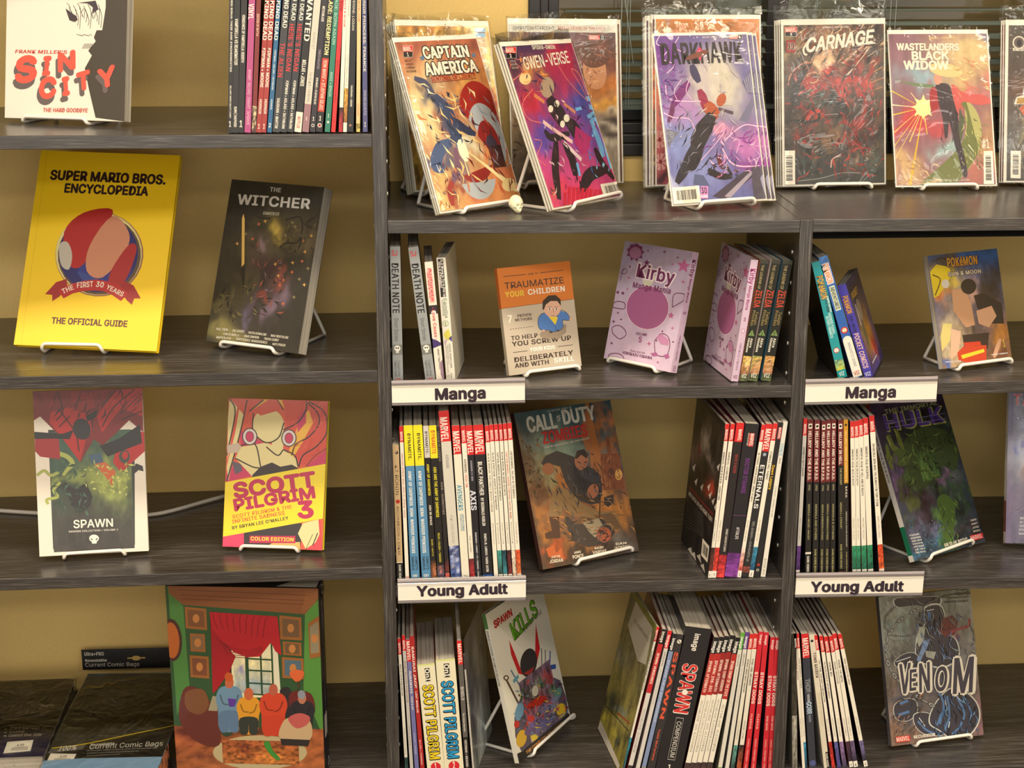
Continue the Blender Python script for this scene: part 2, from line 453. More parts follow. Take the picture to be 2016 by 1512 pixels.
fr_map = lambda v, o: np.c_[v[:, 0], np.full(len(v), -o), v[:, 1]]

# ------------------------------------------------------------------ room shell
WALLY = 0.4104
def sbox(name, a, b, mat):
    mb = MB(); mb.box(a, b); return struct(mb.build(name, mat))
sbox('floor', (-3.2, -6, -1.62), (3.4, WALLY, -1.58), M_FLOOR)
sbox('ceiling', (-3.2, -6, 1.16), (3.4, WALLY+.1, 1.2), M_CEIL)
sbox('wall_left', (-3.3, -6, -1.62), (-3.2, WALLY+.1, 1.2), M_WALL)
sbox('wall_right', (3.4, -6, -1.62), (3.5, WALLY+.1, 1.2), M_WALL)
# back wall with the window opening
WX0, WX1, WZ0, WZ1 = 0.2155, 2.0, -0.4155, 0.75
mb = MB()
mb.box((-3.2, WALLY, -1.62), (WX0, WALLY+.12, 1.2)); mb.box((WX1, WALLY, -1.62), (3.4, WALLY+.12, 1.2))
mb.box((WX0, WALLY, -1.62), (WX1, WALLY+.12, WZ0)); mb.box((WX0, WALLY, WZ1), (WX1, WALLY+.12, 1.2))
struct(mb.build('wall_back', M_WALL))
win = bpy.data.objects.new('window_1', None); COL.objects.link(win); win['kind'] = 'structure'
# stepped black frame
mb = MB()
for (i, w, y0) in ((0, .022, -.006), (.022, .016, .010), (.038, .020, .022)):
    mb.box((WX0+i, WALLY+y0, WZ0+i), (WX0+i+w, WALLY+.10, WZ1-i)); mb.box((WX1-i-w, WALLY+y0, WZ0+i), (WX1-i, WALLY+.10, WZ1-i))
    mb.box((WX0+i, WALLY+y0, WZ0+i), (WX1-i, WALLY+.10, WZ0+i+w)); mb.box((WX0+i, WALLY+y0, WZ1-i-w), (WX1-i, WALLY+.10, WZ1-i))
bevel(mb.build('window_frame', M_DARKWIN, win), .002)
mb = MB(); mb.box((.66, WALLY+.03, WZ0+.05), (.70, WALLY+.09, WZ1-.05)); mb.box((WX0+.058, WALLY+.055, WZ0+.058), (WX1-.058, WALLY+.085, WZ0+.082))
bevel(mb.build('sash', M_DARKWIN, win), .002)
mb = MB(); mb.box((WX0+.05, WALLY+.075, WZ0+.05), (WX1-.05, WALLY+.079, WZ1-.05)); mb.build('pane', M_GLASS, win)
bl = bpy.data.objects.new('window_blind', None); COL.objects.link(bl)
tag(bl, 'grey green slatted blind hanging in the black window behind the comics', 'blind')
# slats: 24 mm wide, hung 24 mm apart, nearly level
sm = MB(); n = 6; V = []
for i in range(n+1):
    t = i/n-.5; V += [(-.0, t*.024, -.012*t*t*4*.25-.0), (1.62, t*.024, -.012*t*t*4*.25)]
V2 = [(x, y, z+.0008) for x, y, z in V]
F = [(2*i, 2*i+1, 2*i+3, 2*i+2) for i in range(n)]
sm.add(V+V2, F+[tuple(k+len(V) for k in f)[::-1] for f in F], (120, 130, 122), 0, True)
s0 = sm.build('slat', M_SLAT, bl); zz = -0.318; first = True
k = 0
while zz < .5:
    o = s0 if first else s0.copy()
    if not first: COL.objects.link(o); o.parent = bl
    tilt = 24 if zz < -.20 else (14 if zz < -.16 else 2)
    o.location = (.285, WALLY+.040, zz); o.rotation_euler = (math.radians(tilt+random.uniform(-1.5, 1.5)), 0, math.radians(random.uniform(-.05, .05)))
    first = False; zz += .0235; k += 1
mb = MB(); mb.box((.285, WALLY+.028, -.334), (1.905, WALLY+.052, -.326)); mb.build('bottom_rail', M_SLAT, bl)
for x in (.40, .405, .89, .90, 1.42, 1.43, 1.75):
    v, f = tube([(x, WALLY+.026, -.33), (x+.001, WALLY+.026, .5)], .0006, 5); mb = MB(); mb.add(v, f, (140, 150, 145)); mb.build('ladder_cord', M_CORD, bl)
v, f = tube([(.392, WALLY+.022, .4), (.388, WALLY+.020, -.20), (.386, WALLY+.020, -.255)], .0009, 5); mb = MB(); mb.add(v, f, (140, 150, 145))
v, f = tube([(.386, WALLY+.020, -.253), (.386, WALLY+.020, -.262)], .003, 6); mb.add(v, f, (40, 40, 40)); mb.build('pull_cord', M_CORD, bl)
v, f = tube([(.400, WALLY+.022, .4), (.392, WALLY+.019, -.12), (.412, WALLY+.019, -.25)], .0008, 5); mb = MB(); mb.add(v, f, (140, 150, 145)); mb.build('pull_cord', M_CORD, bl)
# dark wall outside; added panel and bars stand in for reflections in the pane
sbox('wall_outside', (-.6, 1.5, -1.6), (3.6, 1.55, 1.2), M_NIGHT)
M_REFL_GREEN = plain('grey_green_reflection', (92, 98, 88), .7); M_REFL_OLIVE = plain('olive_reflection', (66, 56, 30), .8)
mb = MB(); mb.box((.70, 1.1, -1.5), (1.02, 1.16, 1.1)); tag(mb.build('reflection_panel', M_REFL_GREEN), 'grey green panel added behind the window pane to stand in for a reflection', 'panel')
mb = MB(); mb.box((.50, 1.30, -.10), (.66, 1.36, 1.1)); mb.box((.66, 1.30, .18), (1.9, 1.36, .26)); tag(mb.build('reflection_bars', M_REFL_OLIVE), 'olive brown bars added behind the pane to stand in for a reflection', 'beam')

# ------------------------------------------------------------------ bookcases
T = 0.0215
XL, XR = -0.0617, 0.6322          # the two uprights in view (left faces)
def board(name, x0, x1, z0, z1, parent, y0=0.0, y1=None, th=T):
    """a shelf board whose top runs from z0 at x0 to z1 at x1"""
    y1 = WALLY-.001 if y1 is None else y1
    mb = MB(); v = [(x0,y0,z0-th),(x1,y0,z1-th),(x1,y1,z1-th),(x0,y1,z0-th),(x0,y0,z0),(x1,y0,z1),(x1,y1,z1),(x0,y1,z0)]
    mb.add(v, [(0,3,2,1),(4,5,6,7),(0,1,5,4),(1,2,6,5),(2,3,7,6),(3,0,4,7)], (100, 90, 80))
    return bevel(mb.build(name, M_LAMX, parent), .0011)
def upright(name, x, z0, z1, parent, y1=None):
    mb = MB(); mb.box((x, -.0006, z0), (x+T, y1 or WALLY-.001, z1)); return bevel(mb.build(name, M_LAMZ, parent), .0007)
def pins(x, z0, z1, parent, side):
    """two columns of little shelf-pin sleeves on an upright's inner face"""
    for y in (.045, .34):
        z = z0; base = None
        while z < z1:
            if base is None:
                mb = MB(); V = [(0, 0, 0)]+[(side*.0012, .0024*math.cos(a*math.pi/4), .0034*math.sin(a*math.pi/4)) for a in range(8)]
                mb.add([(side*.0014, 0, 0)]+V[1:]+[(0, v[1]*1.1, v[2]*1.1) for v in V[1:]], [(0, 1+i, 1+(i+1) % 8) for i in range(8)]+[(1+i, 9+i, 9+(i+1) % 8, 1+(i+1) % 8) for i in range(8)], (200, 195, 185))
                base = mb.build('pin_sleeve', M_PIN, parent); o = base
            else:
                o = base.copy(); COL.objects.link(o); o.parent = parent
            o.location = (x, y, z); z += .0525
TOPZ = .55
BL = bpy.data.objects.new('bookcase', None); COL.objects.link(BL); BL.location = (0, 0, 0)
tag(BL, 'tall grey wood-grain bookcase on the left holding the yellow hardcover', 'bookcase')
BM = bpy.data.objects.new('bookcase', None); COL.objects.link(BM)
tag(BM, 'low grey wood-grain bookcase in the middle with Manga and Young Adult signs', 'bookcase')
BR = bpy.data.objects.new('bookcase', None); COL.objects.link(BR)
tag(BR, 'low grey wood-grain bookcase on the right, cut off by the picture edge', 'bookcase')
XLL = XL-.90
ZS = dict(L1=-.3187, L2=-.7081, L3=-1.0595, L4=-1.478, M1=-.4618, M2=-.7449, M3=-1.0959, M4=-1.478, R1=-.4648, R2=-.7456, R3=-1.103, R4=-1.478)
upright('side_panel', XL, -1.58, TOPZ, BL); upright('side_panel', XLL-T, -1.58, TOPZ, BL)
board('shelf', XLL, XL, -.3170, -.3200, BL); board('shelf', XLL, XL, -.7085, -.7078, BL); board('shelf', XLL, XL, -1.0641, -1.0565, BL)
board('shelf', XLL, XL, -1.478, -1.478, BL); board('shelf', XLL, XL, .18, .18, BL); board('top_board', XLL, XL, TOPZ, TOPZ, BL)
board('kick_board', XLL, XL, -1.4995, -1.4995, BL, .03, .05, .08)
upright('side_panel', XR, -1.58, -.4652, BM)
M1z = lambda x: -.4585+(x+.0409)/.6747*-.0068
M2z = lambda x: -.7400+(x+.0409)/.6747*-.0065
M3z = lambda x: -1.0920+(x+.0409)/.6747*-.0045
for fz in (M1z, M2z, M3z): board('shelf', XL+T, XR, fz(XL+T), fz(XR), BM)
board('shelf', XL+T, XR, -1.478, -1.478, BM); board('kick_board', XL+T, XR, -1.4995, -1.4995, BM, .03, .05, .08)
XRR = XR+T+.672
upright('side_panel', XRR, -1.58, -.4652, BR)
board('shelf', XR+T, XRR, -.4645, -.4668, BR); R2z = lambda x: -.7462+(x-.65)*.0030; R3z = lambda x: -1.0995+(x-.65)*-.015
board('shelf', XR+T, XRR, R2z(XR+T), R2z(XRR), BR); board('shelf', XR+T, XRR, R3z(XR+T), R3z(XRR), BR)
board('shelf', XR+T, XRR, -1.478, -1.478, BR); board('kick_board', XR+T, XRR, -1.4995, -1.4995, BR, .03, .05, .08)
mb = MB(); mb.box((XR+T+.0005, .004, -.4975), (XRR, .010, -.4862)); mb.build('black_rail', M_BLACK, BR)['label'] = 'black metal rail'
pins(XR, -1.42, -.52, BM, -1); pins(XL+T, -1.42, -.10, BM, 1); pins(XR+T, -1.42, -.52, BR, 1); pins(XL, -1.42, .1, BL, -1)
SHZ = dict(L1=lambda x: -.3187, L2=lambda x: -.7081, L3=lambda x: -1.0595+(x+.4)*.0079, L4=lambda x: -1.478, M1=M1z, M2=M2z, M3=M3z, M4=lambda x: -1.478,
           R1=lambda x: -.4648, R2=R2z, R3=R3z, R4=lambda x: -1.478)

# ------------------------------------------------------------------ shelf-edge signs
def sign(tl, bl_, tr, br, words, p0, p1, cap, label):
    Y = -.004
    a, b, c = unY(*tl, Y), unY(*tr, Y), unY(*bl_, Y)
    w = (b-a).length; h = (a-c).length; ang = math.atan2(b.z-a.z, b.x-a.x)
    root = empty('sign_holder', Matrix.Translation(c) @ Matrix.Rotation(-ang, 4, 'Y'), label, 'sign', 'shelf-edge signs')
    mb = MB(); A = Art(w, h, [bl_, br, tr, tl])
    mb.box((.001, .0004, .0045), (w-.001, .0008, h-.0085), (232, 228, 216))
    A.text(words, p0, p1, cap, (44, 30, 44), outline=((44, 30, 44), .045))
    A.emit(mb, fr_map); mb.build('paper_card', M_PAPER, root)
    mb = MB()                                      # clear channel: back plate, rolled lips, lid
    mb.box((0, .0012, 0), (w, .0024, h)); mb.box((0, -.0022, 0), (w, .0024, .0040)); mb.box((0, -.0020, h-.0085), (w, .0004, h-.0045)); mb.box((0, .0012, h-.002), (w, .0065, h))
    bevel(mb.build('clear_channel', M_CLEAR, root), .0006)
    mb = MB(); mb.box((.0006, .0009, .0004), (w-.0006, .0012, h-.0002), (176, 168, 170)); mb.build('channel_back', M_PAPER, root)
sign((769.8, 749.4), (771, 798.5), (1034.5, 743.8), (1033.4, 796.3), 'Manga', (851, 788), (953, 785.5), 21.5, 'clear shelf-edge holder with card reading Manga, left one, on middle bookcase')
sign((780.6, 1140.6), (783, 1187.5), (1035, 1134), (1034, 1181.5), 'Young Adult', (820, 1174), (997, 1169), 19, 'clear shelf-edge holder with card reading Young Adult on middle bookcase')
sign((1585, 746.7), (1583.3, 797), (1847, 740.6), (1845, 791.5), 'Manga', (1662, 784), (1764, 782), 21, 'clear shelf-edge holder with card reading Manga, right one, on right bookcase')
sign((1566.5, 1128.5), (1564.5, 1175.5), (1820, 1124.7), (1818, 1171), 'Young Adult', (1596, 1165), (1779, 1163), 19, 'clear shelf-edge holder with card reading Young Adult on right bookcase')

# ------------------------------------------------------------------ books standing in rows
def row_book(bl, h, t, d, roll, yaw, base, ops, label, group, side=None, edge=None, mat=None, sideart=None, pgx=(205, 196, 180), top_in=.0008, name='paperback'):
    """bl: bottom front left corner of the spine; local x thickness, y depth, z height"""
    M = Matrix.Translation(Vector(bl)) @ Matrix.Rotation(math.radians(yaw), 4, 'Z') @ Matrix.Rotation(math.radians(roll), 4, 'Y')
    if roll > 0: M = M @ Matrix.Translation((0, 0, 0))
    root = empty(name, M, label, 'book', group)
    side = side or tuple(int(c*.55) for c in base); mb = MB(); b = .0005
    mb.box((0, 0, 0), (t, .0006, h), base); mb.box((0, .0006, 0), (b, d, h), side); mb.box((t-b, .0006, 0), (t, d, h), side)
    A = Art(t, h, [(0, 100), (100, 100), (100, 0), (0, 0)])
    for o in ops:
        if o[0] == 'b': A.rect(0, o[1], 100, o[2], o[3])
        elif o[0] == 'r': A.rect(o[1], o[2], o[3], o[4], o[5])
        elif o[0] == 'e': A.ell(o[1], o[2], o[3], o[3]*t/h, o[4])
        elif o[0] == 'n': A.grid(5, max(4, int((o[2]-o[1])*h/100/.0025)), (o[3], o[4]), o[5] if len(o) > 5 else [], .55, (3, 5), 20, [(0, o[1]), (100, o[2])], seed=int(o[1]*7+t*9999))
        elif o[0] == 'p': A.poly(o[1], o[2])
        elif o[0] == 't':        # lettering running down the spine: text, u0, u1, size % of t, colour, centre offset %, bold
            _, s_, u0, u1, sz, col = o[:6]; cx = o[6] if len(o) > 6 else 50; bold = o[7] if len(o) > 7 else True; out = o[8] if len(o) > 8 else None
            V, Tt, W = text_geo(s_, bold); chh = sz/100*t; L = (u1-u0)/100*h
            ln = lambda dx, dy: np.c_[cx/100*t-chh/2+V[:, 1]*chh+dx, h-u0/100*h-V[:, 0]*L/W+dy]
            if out:
                oa = (out[1]+.02)*chh; keep = V, W; V, To, W = text_geo(s_, False)
                for dx, dy in ((1, 0), (-1, 0), (0, 1), (0, -1), (.7, .7), (-.7, .7), (.7, -.7), (-.7, -.7)): A.items.append((ln(dx*oa, dy*oa), list(To), out[0], A.layer)); A.layer += .12
                V, W = keep
                A.layer = int(A.layer)+1
            if len(V): A.put(ln(0, 0), Tt, col)
        elif o[0] == 'u':        # upright lettering: text, u, width %, height % of t, colour, cx
            _, s_, u, wd, hh, col = o[:6]; cx = o[6] if len(o) > 6 else 50
            V, Tt, W = text_geo(s_, True); P = np.c_[(cx/100*t)-wd/200*t+V[:, 0]/W*wd/100*t, h-u/100*h+V[:, 1]*hh/100*t]; A.put(P, Tt, col)
    A.emit(mb, fr_map)
    if sideart:
        face, SA = sideart
        if face == 'l': SA.emit(mb, lambda v, o: np.c_[np.full(len(v), -o), d-v[:, 0], v[:, 1]])
        else: SA.emit(mb, lambda v, o: np.c_[np.full(len(v), t+o), v[:, 0], v[:, 1]])
    mb.build('cover', mat or M_GLOSS, root)
    mb = MB(); mb.box((b, .0006, .0006), (t-b, d-.0008, h-top_in), pgx); mb.build('page_block', M_PGX, root)
    return root

ORD = ['first', 'second', 'third', 'fourth', 'fifth', 'sixth', 'seventh', 'eighth', 'ninth', 'tenth', 'eleventh', 'twelfth', 'thirteenth', 'fourteenth', 'fifteenth', 'sixteenth', 'seventeenth', 'eighteenth', 'nineteenth', 'twentieth', 'twenty-first', 'twenty-second', 'twenty-third']
def row(org, sc, shelf, y0, depth, books, where, group, yaw=0, extra_h=None):
    """books: (top xl, xr, y), (bottom xl, xr, y) in a drawing frame (org, sc), base colour, ops, description"""
    for i, bk in enumerate(books):
        (a0, a1, ay), (b0, b1, by), base, ops, desc = bk[:5]; kw = dict(bk[5]) if len(bk) > 5 else {}
        g = lambda x, y: unY(org[0]+x*sc, org[1]+y*sc, kw.get('y0', y0))
        TL, TR, BL_, BR_ = g(a0, ay), g(a1, ay), g(b0, by), g(b1, by)
        roll = math.atan2(TL.x-BL_.x, TL.z-BL_.z); t = .5*((TR-TL).length+(BR_-BL_).length)*math.cos(roll)
        zs = SHZ[shelf](BL_.x)+.0006; s = (zs-TL.z)/(BL_.z-TL.z); X = TL.x+(BL_.x-TL.x)*s
        h = math.hypot(TL.x-X, TL.z-zs)
        if extra_h: h = h
        z = zs + (t*math.sin(roll) if roll > 0 else 0)
        kw2 = {k: v for k, v in kw.items() if k in ('side', 'mat', 'sideart', 'pgx')}
        row_book((X, kw.get('y0', y0), z), h, max(t, .0022)*.985, kw.get('depth', depth), math.degrees(roll), kw.get('yaw', yaw), base, ops,
                 f'{desc}, {ORD[i]} {where}', group, **kw2)

W_ = (232, 226, 210); K_ = (26, 24, 26); RD = (206, 36, 38); DG = (70, 64, 62)
def MV(title, cred=None, art=None, num=None, rb=13, base=W_, tcol=K_, u1=45, tb=True, ts=42):
    o = [('b', 0, rb, RD), ('t', 'MARVEL', 3.5, rb-.5, 62, (238, 228, 218)), ('t', title, rb+7, u1, ts, tcol, 50, tb)]
    if cred: o.append(('t', cred, 62, 76, 34, (120, 112, 104), 50, False))
    if art: o.append(('n', 80, 96 if num else 100, art[0], art[1]))
    if num: o += [('b', 95.5, 100, (235, 230, 218)), ('u', num, 99, 42, 62, K_)]
    return o
IM = lambda c, tc=(240, 238, 230): [('b', 0, 12, c), ('t', 'image', 3, 11.5, 62, tc)]

# --- top left row: tops are above the picture
G2 = (420, 0); S2 = .19180
H1 = -470
def tl_(x0, w0, x1, w1):   # boundaries at y=0 and at y=1360, carried up to y=H1
    s = (x1-x0)/1360.0; r = (x1+w1-x0-w0)/1360.0
    return (x0+s*H1, x0+w0+r*H1, H1), (x1, x1+w1, 1360)
RB = []
def add1(x0, w0, x1, w1, base, ops, d, kw=None): RB.append((*tl_(x0, w0, x1, w1), base, ops, d, kw or {}))
U = lambda y: (y-H1)/(1360-H1)*100
TX = lambda s, y0, y1, sz, c, cx=50, b=True: ('t', s, U(y0), U(y1), sz, c, cx, b)
BK = (34, 31, 31)
add1(165, 50, 148, 47, BK, [TX("VAMPIRELLA / RED SONJA: THESE DARK SYNCHRONICITIES", -250, 725, 36, W_), TX('BELLAIRE | MOSS | NALITY | CAREY', 865, 1205, 30, W_), ('u', '1', U(1295), 60, 120, W_)], 'thin black paperback with small white lettering')
add1(218, 62, 195, 52, (38, 38, 36), [TX('VAMPIRELLA VS REANIMATOR', 180, 655, 55, W_, 42), TX('BUNN | SHEPHERD', 1085, 1300, 45, W_)], 'black paperback with tall narrow white title')
add1(285, 68, 252, 54, (36, 34, 34), [TX('VENGEANCE OF VAMPIRELLA: REBIRTH', 140, 630, 45, W_), ('u', '1', U(1300), 60, 110, W_)], 'black paperback with white numeral at its foot')
add1(365, 68, 320, 64, (172, 74, 128), [TX('VINYL', 30, 190, 78, W_, 40), TX('WAGNER   HILLYARD   STEWART   DUKESHIRE', 700, 1280, 42, (232, 190, 205), 50, False)], 'pink paperback')
add1(442, 50, 393, 42, (120, 40, 36), [('b', 0, U(-100), (160, 130, 70)), TX('SISTERS OF BATTLE', 130, 360, 45, (230, 190, 170)), ('n', U(1080), 100, (60, 40, 36), (80, 50, 50), [(50, U(1130), 60, 3, (200, 180, 140))])], 'dark red paperback with small painted foot')
for k, (a, b, c, d) in enumerate(((530, 52, 440, 50), (585, 52, 492, 50))):
    add1(a, b, c, d, (158, 52, 48), [TX('THE WALKING DEAD', -330, 405, 78, W_, 45), TX('KIRKMAN • MOORE', 480, 890, 58, W_), TX('HORROR', 1010, 1165, 48, W_), ('u', '1', U(1320), 48, 100, W_)], 'dark red paperback with bold white title')
add1(650, 46, 553, 50, (40, 96, 140), [TX('THE WALKING DEAD', -330, 405, 72, W_, 45), TX('KIRKMAN • ADLARD • RATHBURN', 500, 915, 34, (210, 220, 220)), TX('HORROR', 1010, 1120, 34, (210, 220, 220)), ('u', '2', U(1305), 62, 90, W_)], 'blue paperback with bold white title')
add1(715, 76, 607, 68, (58, 58, 62), [TX('WALKING DEAD', -220, 280, 58, W_, 55), TX('THE ALIEN', 430, 790, 62, (196, 52, 56), 45), TX('VAUGHAN • MARTIN', 1000, 1320, 40, W_)], 'charcoal paperback with red subtitle')
for k, (a, b, c, d) in enumerate(((797, 76, 678, 72), (880, 70, 754, 74))):
    add1(a, b, c, d, (50, 52, 56), [TX('WALKING DEAD', -300, 205, 52, W_, 55), TX("HERE'S NEGAN", 235, 730, 62, (196, 52, 56), 46), TX('KIRKMAN • ADLARD • RATHBURN', 820, 1325, 36, W_)], 'charcoal paperback with dark red title')
add1(957, 72, 832, 74, (32, 30, 28), [TX('WANTED', -60, 420, 74, W_, 55), TX('MILLAR • JONES', 605, 880, 52, W_), ('b', U(1148), 100, (226, 216, 200)), TX('NETFLIX', 1195, 1320, 42, (190, 40, 44))], 'black paperback with white foot lettered in red')
add1(1035, 72, 911, 68, (200, 196, 182), [TX('THE FAUST ACT', 315, 495, 36, (130, 124, 116), 50, False), TX('THE WICKED + THE DIVINE', 730, 1045, 36, (130, 124, 116), 50, False), ('b', U(1065), 100, (150, 112, 120)), ('u', '1', U(1235), 30, 50, W_)], 'pale grey paperback with mauve foot')
add1(1112, 58, 988, 60, (46, 42, 48), [TX('WITCHBLADE', 55, 215, 42, W_), TX('COMPLETE COLLECTION', 500, 700, 36, (150, 140, 150)), TX('RON MARZ • STJEPAN SEJIC', 790, 1070, 34, W_), ('u', '1', U(1240), 42, 70, W_), ('e', 50, U(1290), 28, W_), ('e', 50, U(1290), 18, K_)], 'black violet paperback with small emblem')
add1(1172, 66, 1052, 76, (34, 30, 28), [TX('WITCHBLADE: REDEMPTION', -280, 560, 58, (238, 226, 160), 55), ('b', U(590), U(1145), (186, 62, 44)), TX('RON MARZ • STJEPAN SEJIC', 610, 1130, 50, (236, 200, 180)), ('u', '1', U(1240), 42, 70, W_), ('e', 50, U(1290), 32, W_), ('e', 50, U(1290), 22, (160, 50, 40))], 'black and orange red paperback')
add1(1240, 56, 1143, 56, (44, 120, 98), [TX('WITCHBLADE: BORN AGAIN', -260, 450, 50, (190, 220, 205), 50, False), TX('MARZ • BRAGA', 730, 990, 50, (190, 220, 205), 50, False), ('u', '1', U(1205), 34, 66, W_), ('e', 50, U(1255), 24, (190, 200, 190))], 'green paperback')
add1(1296, 36, 1210, 60, (214, 42, 42), [TX('DEMON REBORN', -100, 110, 60, (120, 20, 24)), TX('Robert Jordan Edited by Chuck Dixon', 610, 1060, 34, (120, 20, 24)), TX('Vol. 3', 1225, 1300, 40, (120, 20, 24))], 'bright red paperback')
add1(1336, 36, 1286, 44, (228, 222, 208), [TX('BLACK, WHITE & BLOOD', -180, 270, 44, (200, 40, 40)), ('n', U(1100), 100, (40, 30, 34), (190, 40, 50))], 'white paperback with red lettering and painted foot')
add1(1374, 38, 1332, 40, (226, 220, 205), [TX('INFINITY WATCH', -100, 155, 40, DG, 50, False), TX('STARLIN • MEDINA • RON LIM', 550, 880, 30, (190, 170, 140)), ('n', U(900), U(1260), (214, 160, 60), (130, 80, 30))], 'white paperback with golden brown patch')
add1(1415, 56, 1376, 78, (28, 26, 26), [TX('WOLVERINE: LOGAN', -130, 305, 36, W_, 45, False), TX('VAUGHAN • RISSO', 870, 1095, 28, W_), ('e', 45, U(1290), 22, (150, 110, 90))], 'thick black paperback with thin white title')
add1(1476, 38, 1466, 46, (218, 192, 140), [TX('WONDERLAND', -100, 220, 44, (180, 70, 50), 50, False), TX('GAIMAN', 1060, 1190, 40, (180, 70, 50), 50, False), ('n', U(1270), 100, (140, 120, 60), (190, 170, 90))], 'cream paperback')
add1(1526, 50, 1535, 50, (82, 84, 130), [TX('XENA WARRIOR PRINCESS: PENANCE', -300, 730, 50, W_, 45), TX('INDELICATO', 920, 1185, 44, (200, 198, 215), 50, False), ('u', '1', U(1305), 40, 100, W_)], 'violet blue paperback beside the upright')
row(G2, S2, 'L1', .012, .18, RB, 'in top left row', 'paperbacks standing on the top left shelf')

# --- middle bookcase, upper shelf, manga
G5 = (740, 440); S5 = .21164
dn = lambda: [('u', 'SJ', 6.5, 62, 52, (206, 60, 56), 44), ('t', 'DEATH NOTE', 11.5, 48, 66, (24, 26, 28), 46, True), ('t', 'Short Stories', 51, 68, 38, (60, 62, 64), 46, False),
              ('b', 70.5, 78, (120, 120, 116)), ('e', 50, 73.2, 30, (232, 230, 220)), ('e', 40, 73, 8, (30, 30, 30)), ('e', 60, 73, 8, (30, 30, 30)), ('r', 36, 75.4, 64, 76.6, (225, 222, 212)), ('t', 'Tsugumi Ohba', 82, 94, 24, (60, 62, 64), 62, False), ('t', 'Takeshi Obata', 82, 94, 24, (60, 62, 64), 30, False), ('u', 'VIZ', 97.8, 56, 34, (206, 60, 56), 50)]
gry = (150, 154, 156)
pink = [('r', 18, 5, 78, 33, (226, 168, 160)), ('t', 'Arifureta', 5, 32, 34, (206, 80, 84), 58), ('t', 'Zero', 8, 30, 20, (206, 80, 84), 26), ('b', 35, 42, (40, 34, 44)), ('e', 50, 41, 30, (230, 220, 212)), ('t', '[Love Cases]', 36, 64, 40, (206, 80, 84)), ('p', [(0, 62), (60, 64), (100, 66), (100, 68), (0, 70)], (66, 50, 110)), ('t', 'MANA TAKAHASHI', 71, 88, 22, (90, 84, 84), 60), ('p', [(70, 82), (100, 80), (100, 100), (60, 92)], (150, 120, 140)), ('u', 'Y', 98, 26, 30, (206, 80, 84))]
whit = [('r', 14, 1, 72, 31, (28, 26, 26)), ('t', 'Is It Wrong to Try to Pick Up', 1.5, 31, 24, (236, 232, 222), 56), ('t', 'Girls in a Dungeon?', 3, 24, 24, (236, 232, 222), 30), ('t', 'Familia', 32, 48, 34, (130, 150, 130), 60), ('t', 'Chronicle', 33, 46, 28, (130, 150, 130), 34), ('e', 42, 52, 34, (60, 66, 56)), ('e', 42, 52, 31, (206, 216, 186)), ('u', '1', 53.8, 14, 40, (40, 44, 38), 42),
        ('p', [(10, 60), (70, 56), (90, 62), (60, 66), (20, 64)], (214, 206, 90)), ('p', [(60, 64), (100, 62), (96, 67)], (80, 66, 130)), ('p', [(10, 66), (50, 64), (20, 71)], (190, 170, 180)), ('t', 'HINASE MOMOYAMA', 68, 88, 22, (60, 56, 52), 68, False), ('t', 'Original story Fujino Omori', 69, 85, 14, (90, 86, 80), 45, False), ('t', 'Character design Yasuda Suzuhito', 70, 92, 12, (90, 86, 80), 28, False), ('e', 30, 94.5, 14, (40, 38, 36)), ('e', 30, 94.5, 11, W_), ('t', 'Yen Press', 92, 97, 16, (60, 56, 52), 60, False)]
row(G5, S5, 'M2', .022, .14, [
    ((130, 226, 215), (160, 256, 1450), gry, dn(), 'grey paperback with black ornate title', {'side': (60, 60, 62), 'pgx': (120, 112, 100)}),
    ((300, 396, 225), (460, 556, 1448), gry, dn(), 'grey paperback leaning left with black ornate title', {'side': (60, 60, 62)}),
    ((452, 534, 360), (562, 634, 1445), (228, 220, 206), pink, 'white and pink paperback', {'side': (150, 60, 60)}),
    ((562, 652, 322), (655, 738, 1440), (230, 226, 212), whit, 'white paperback with round green numeral', {'side': (206, 202, 188), 'yaw': -8, 'y0': .03}),
], 'in left row, middle Manga shelf', 'manga paperbacks at the left end of the middle shelf')

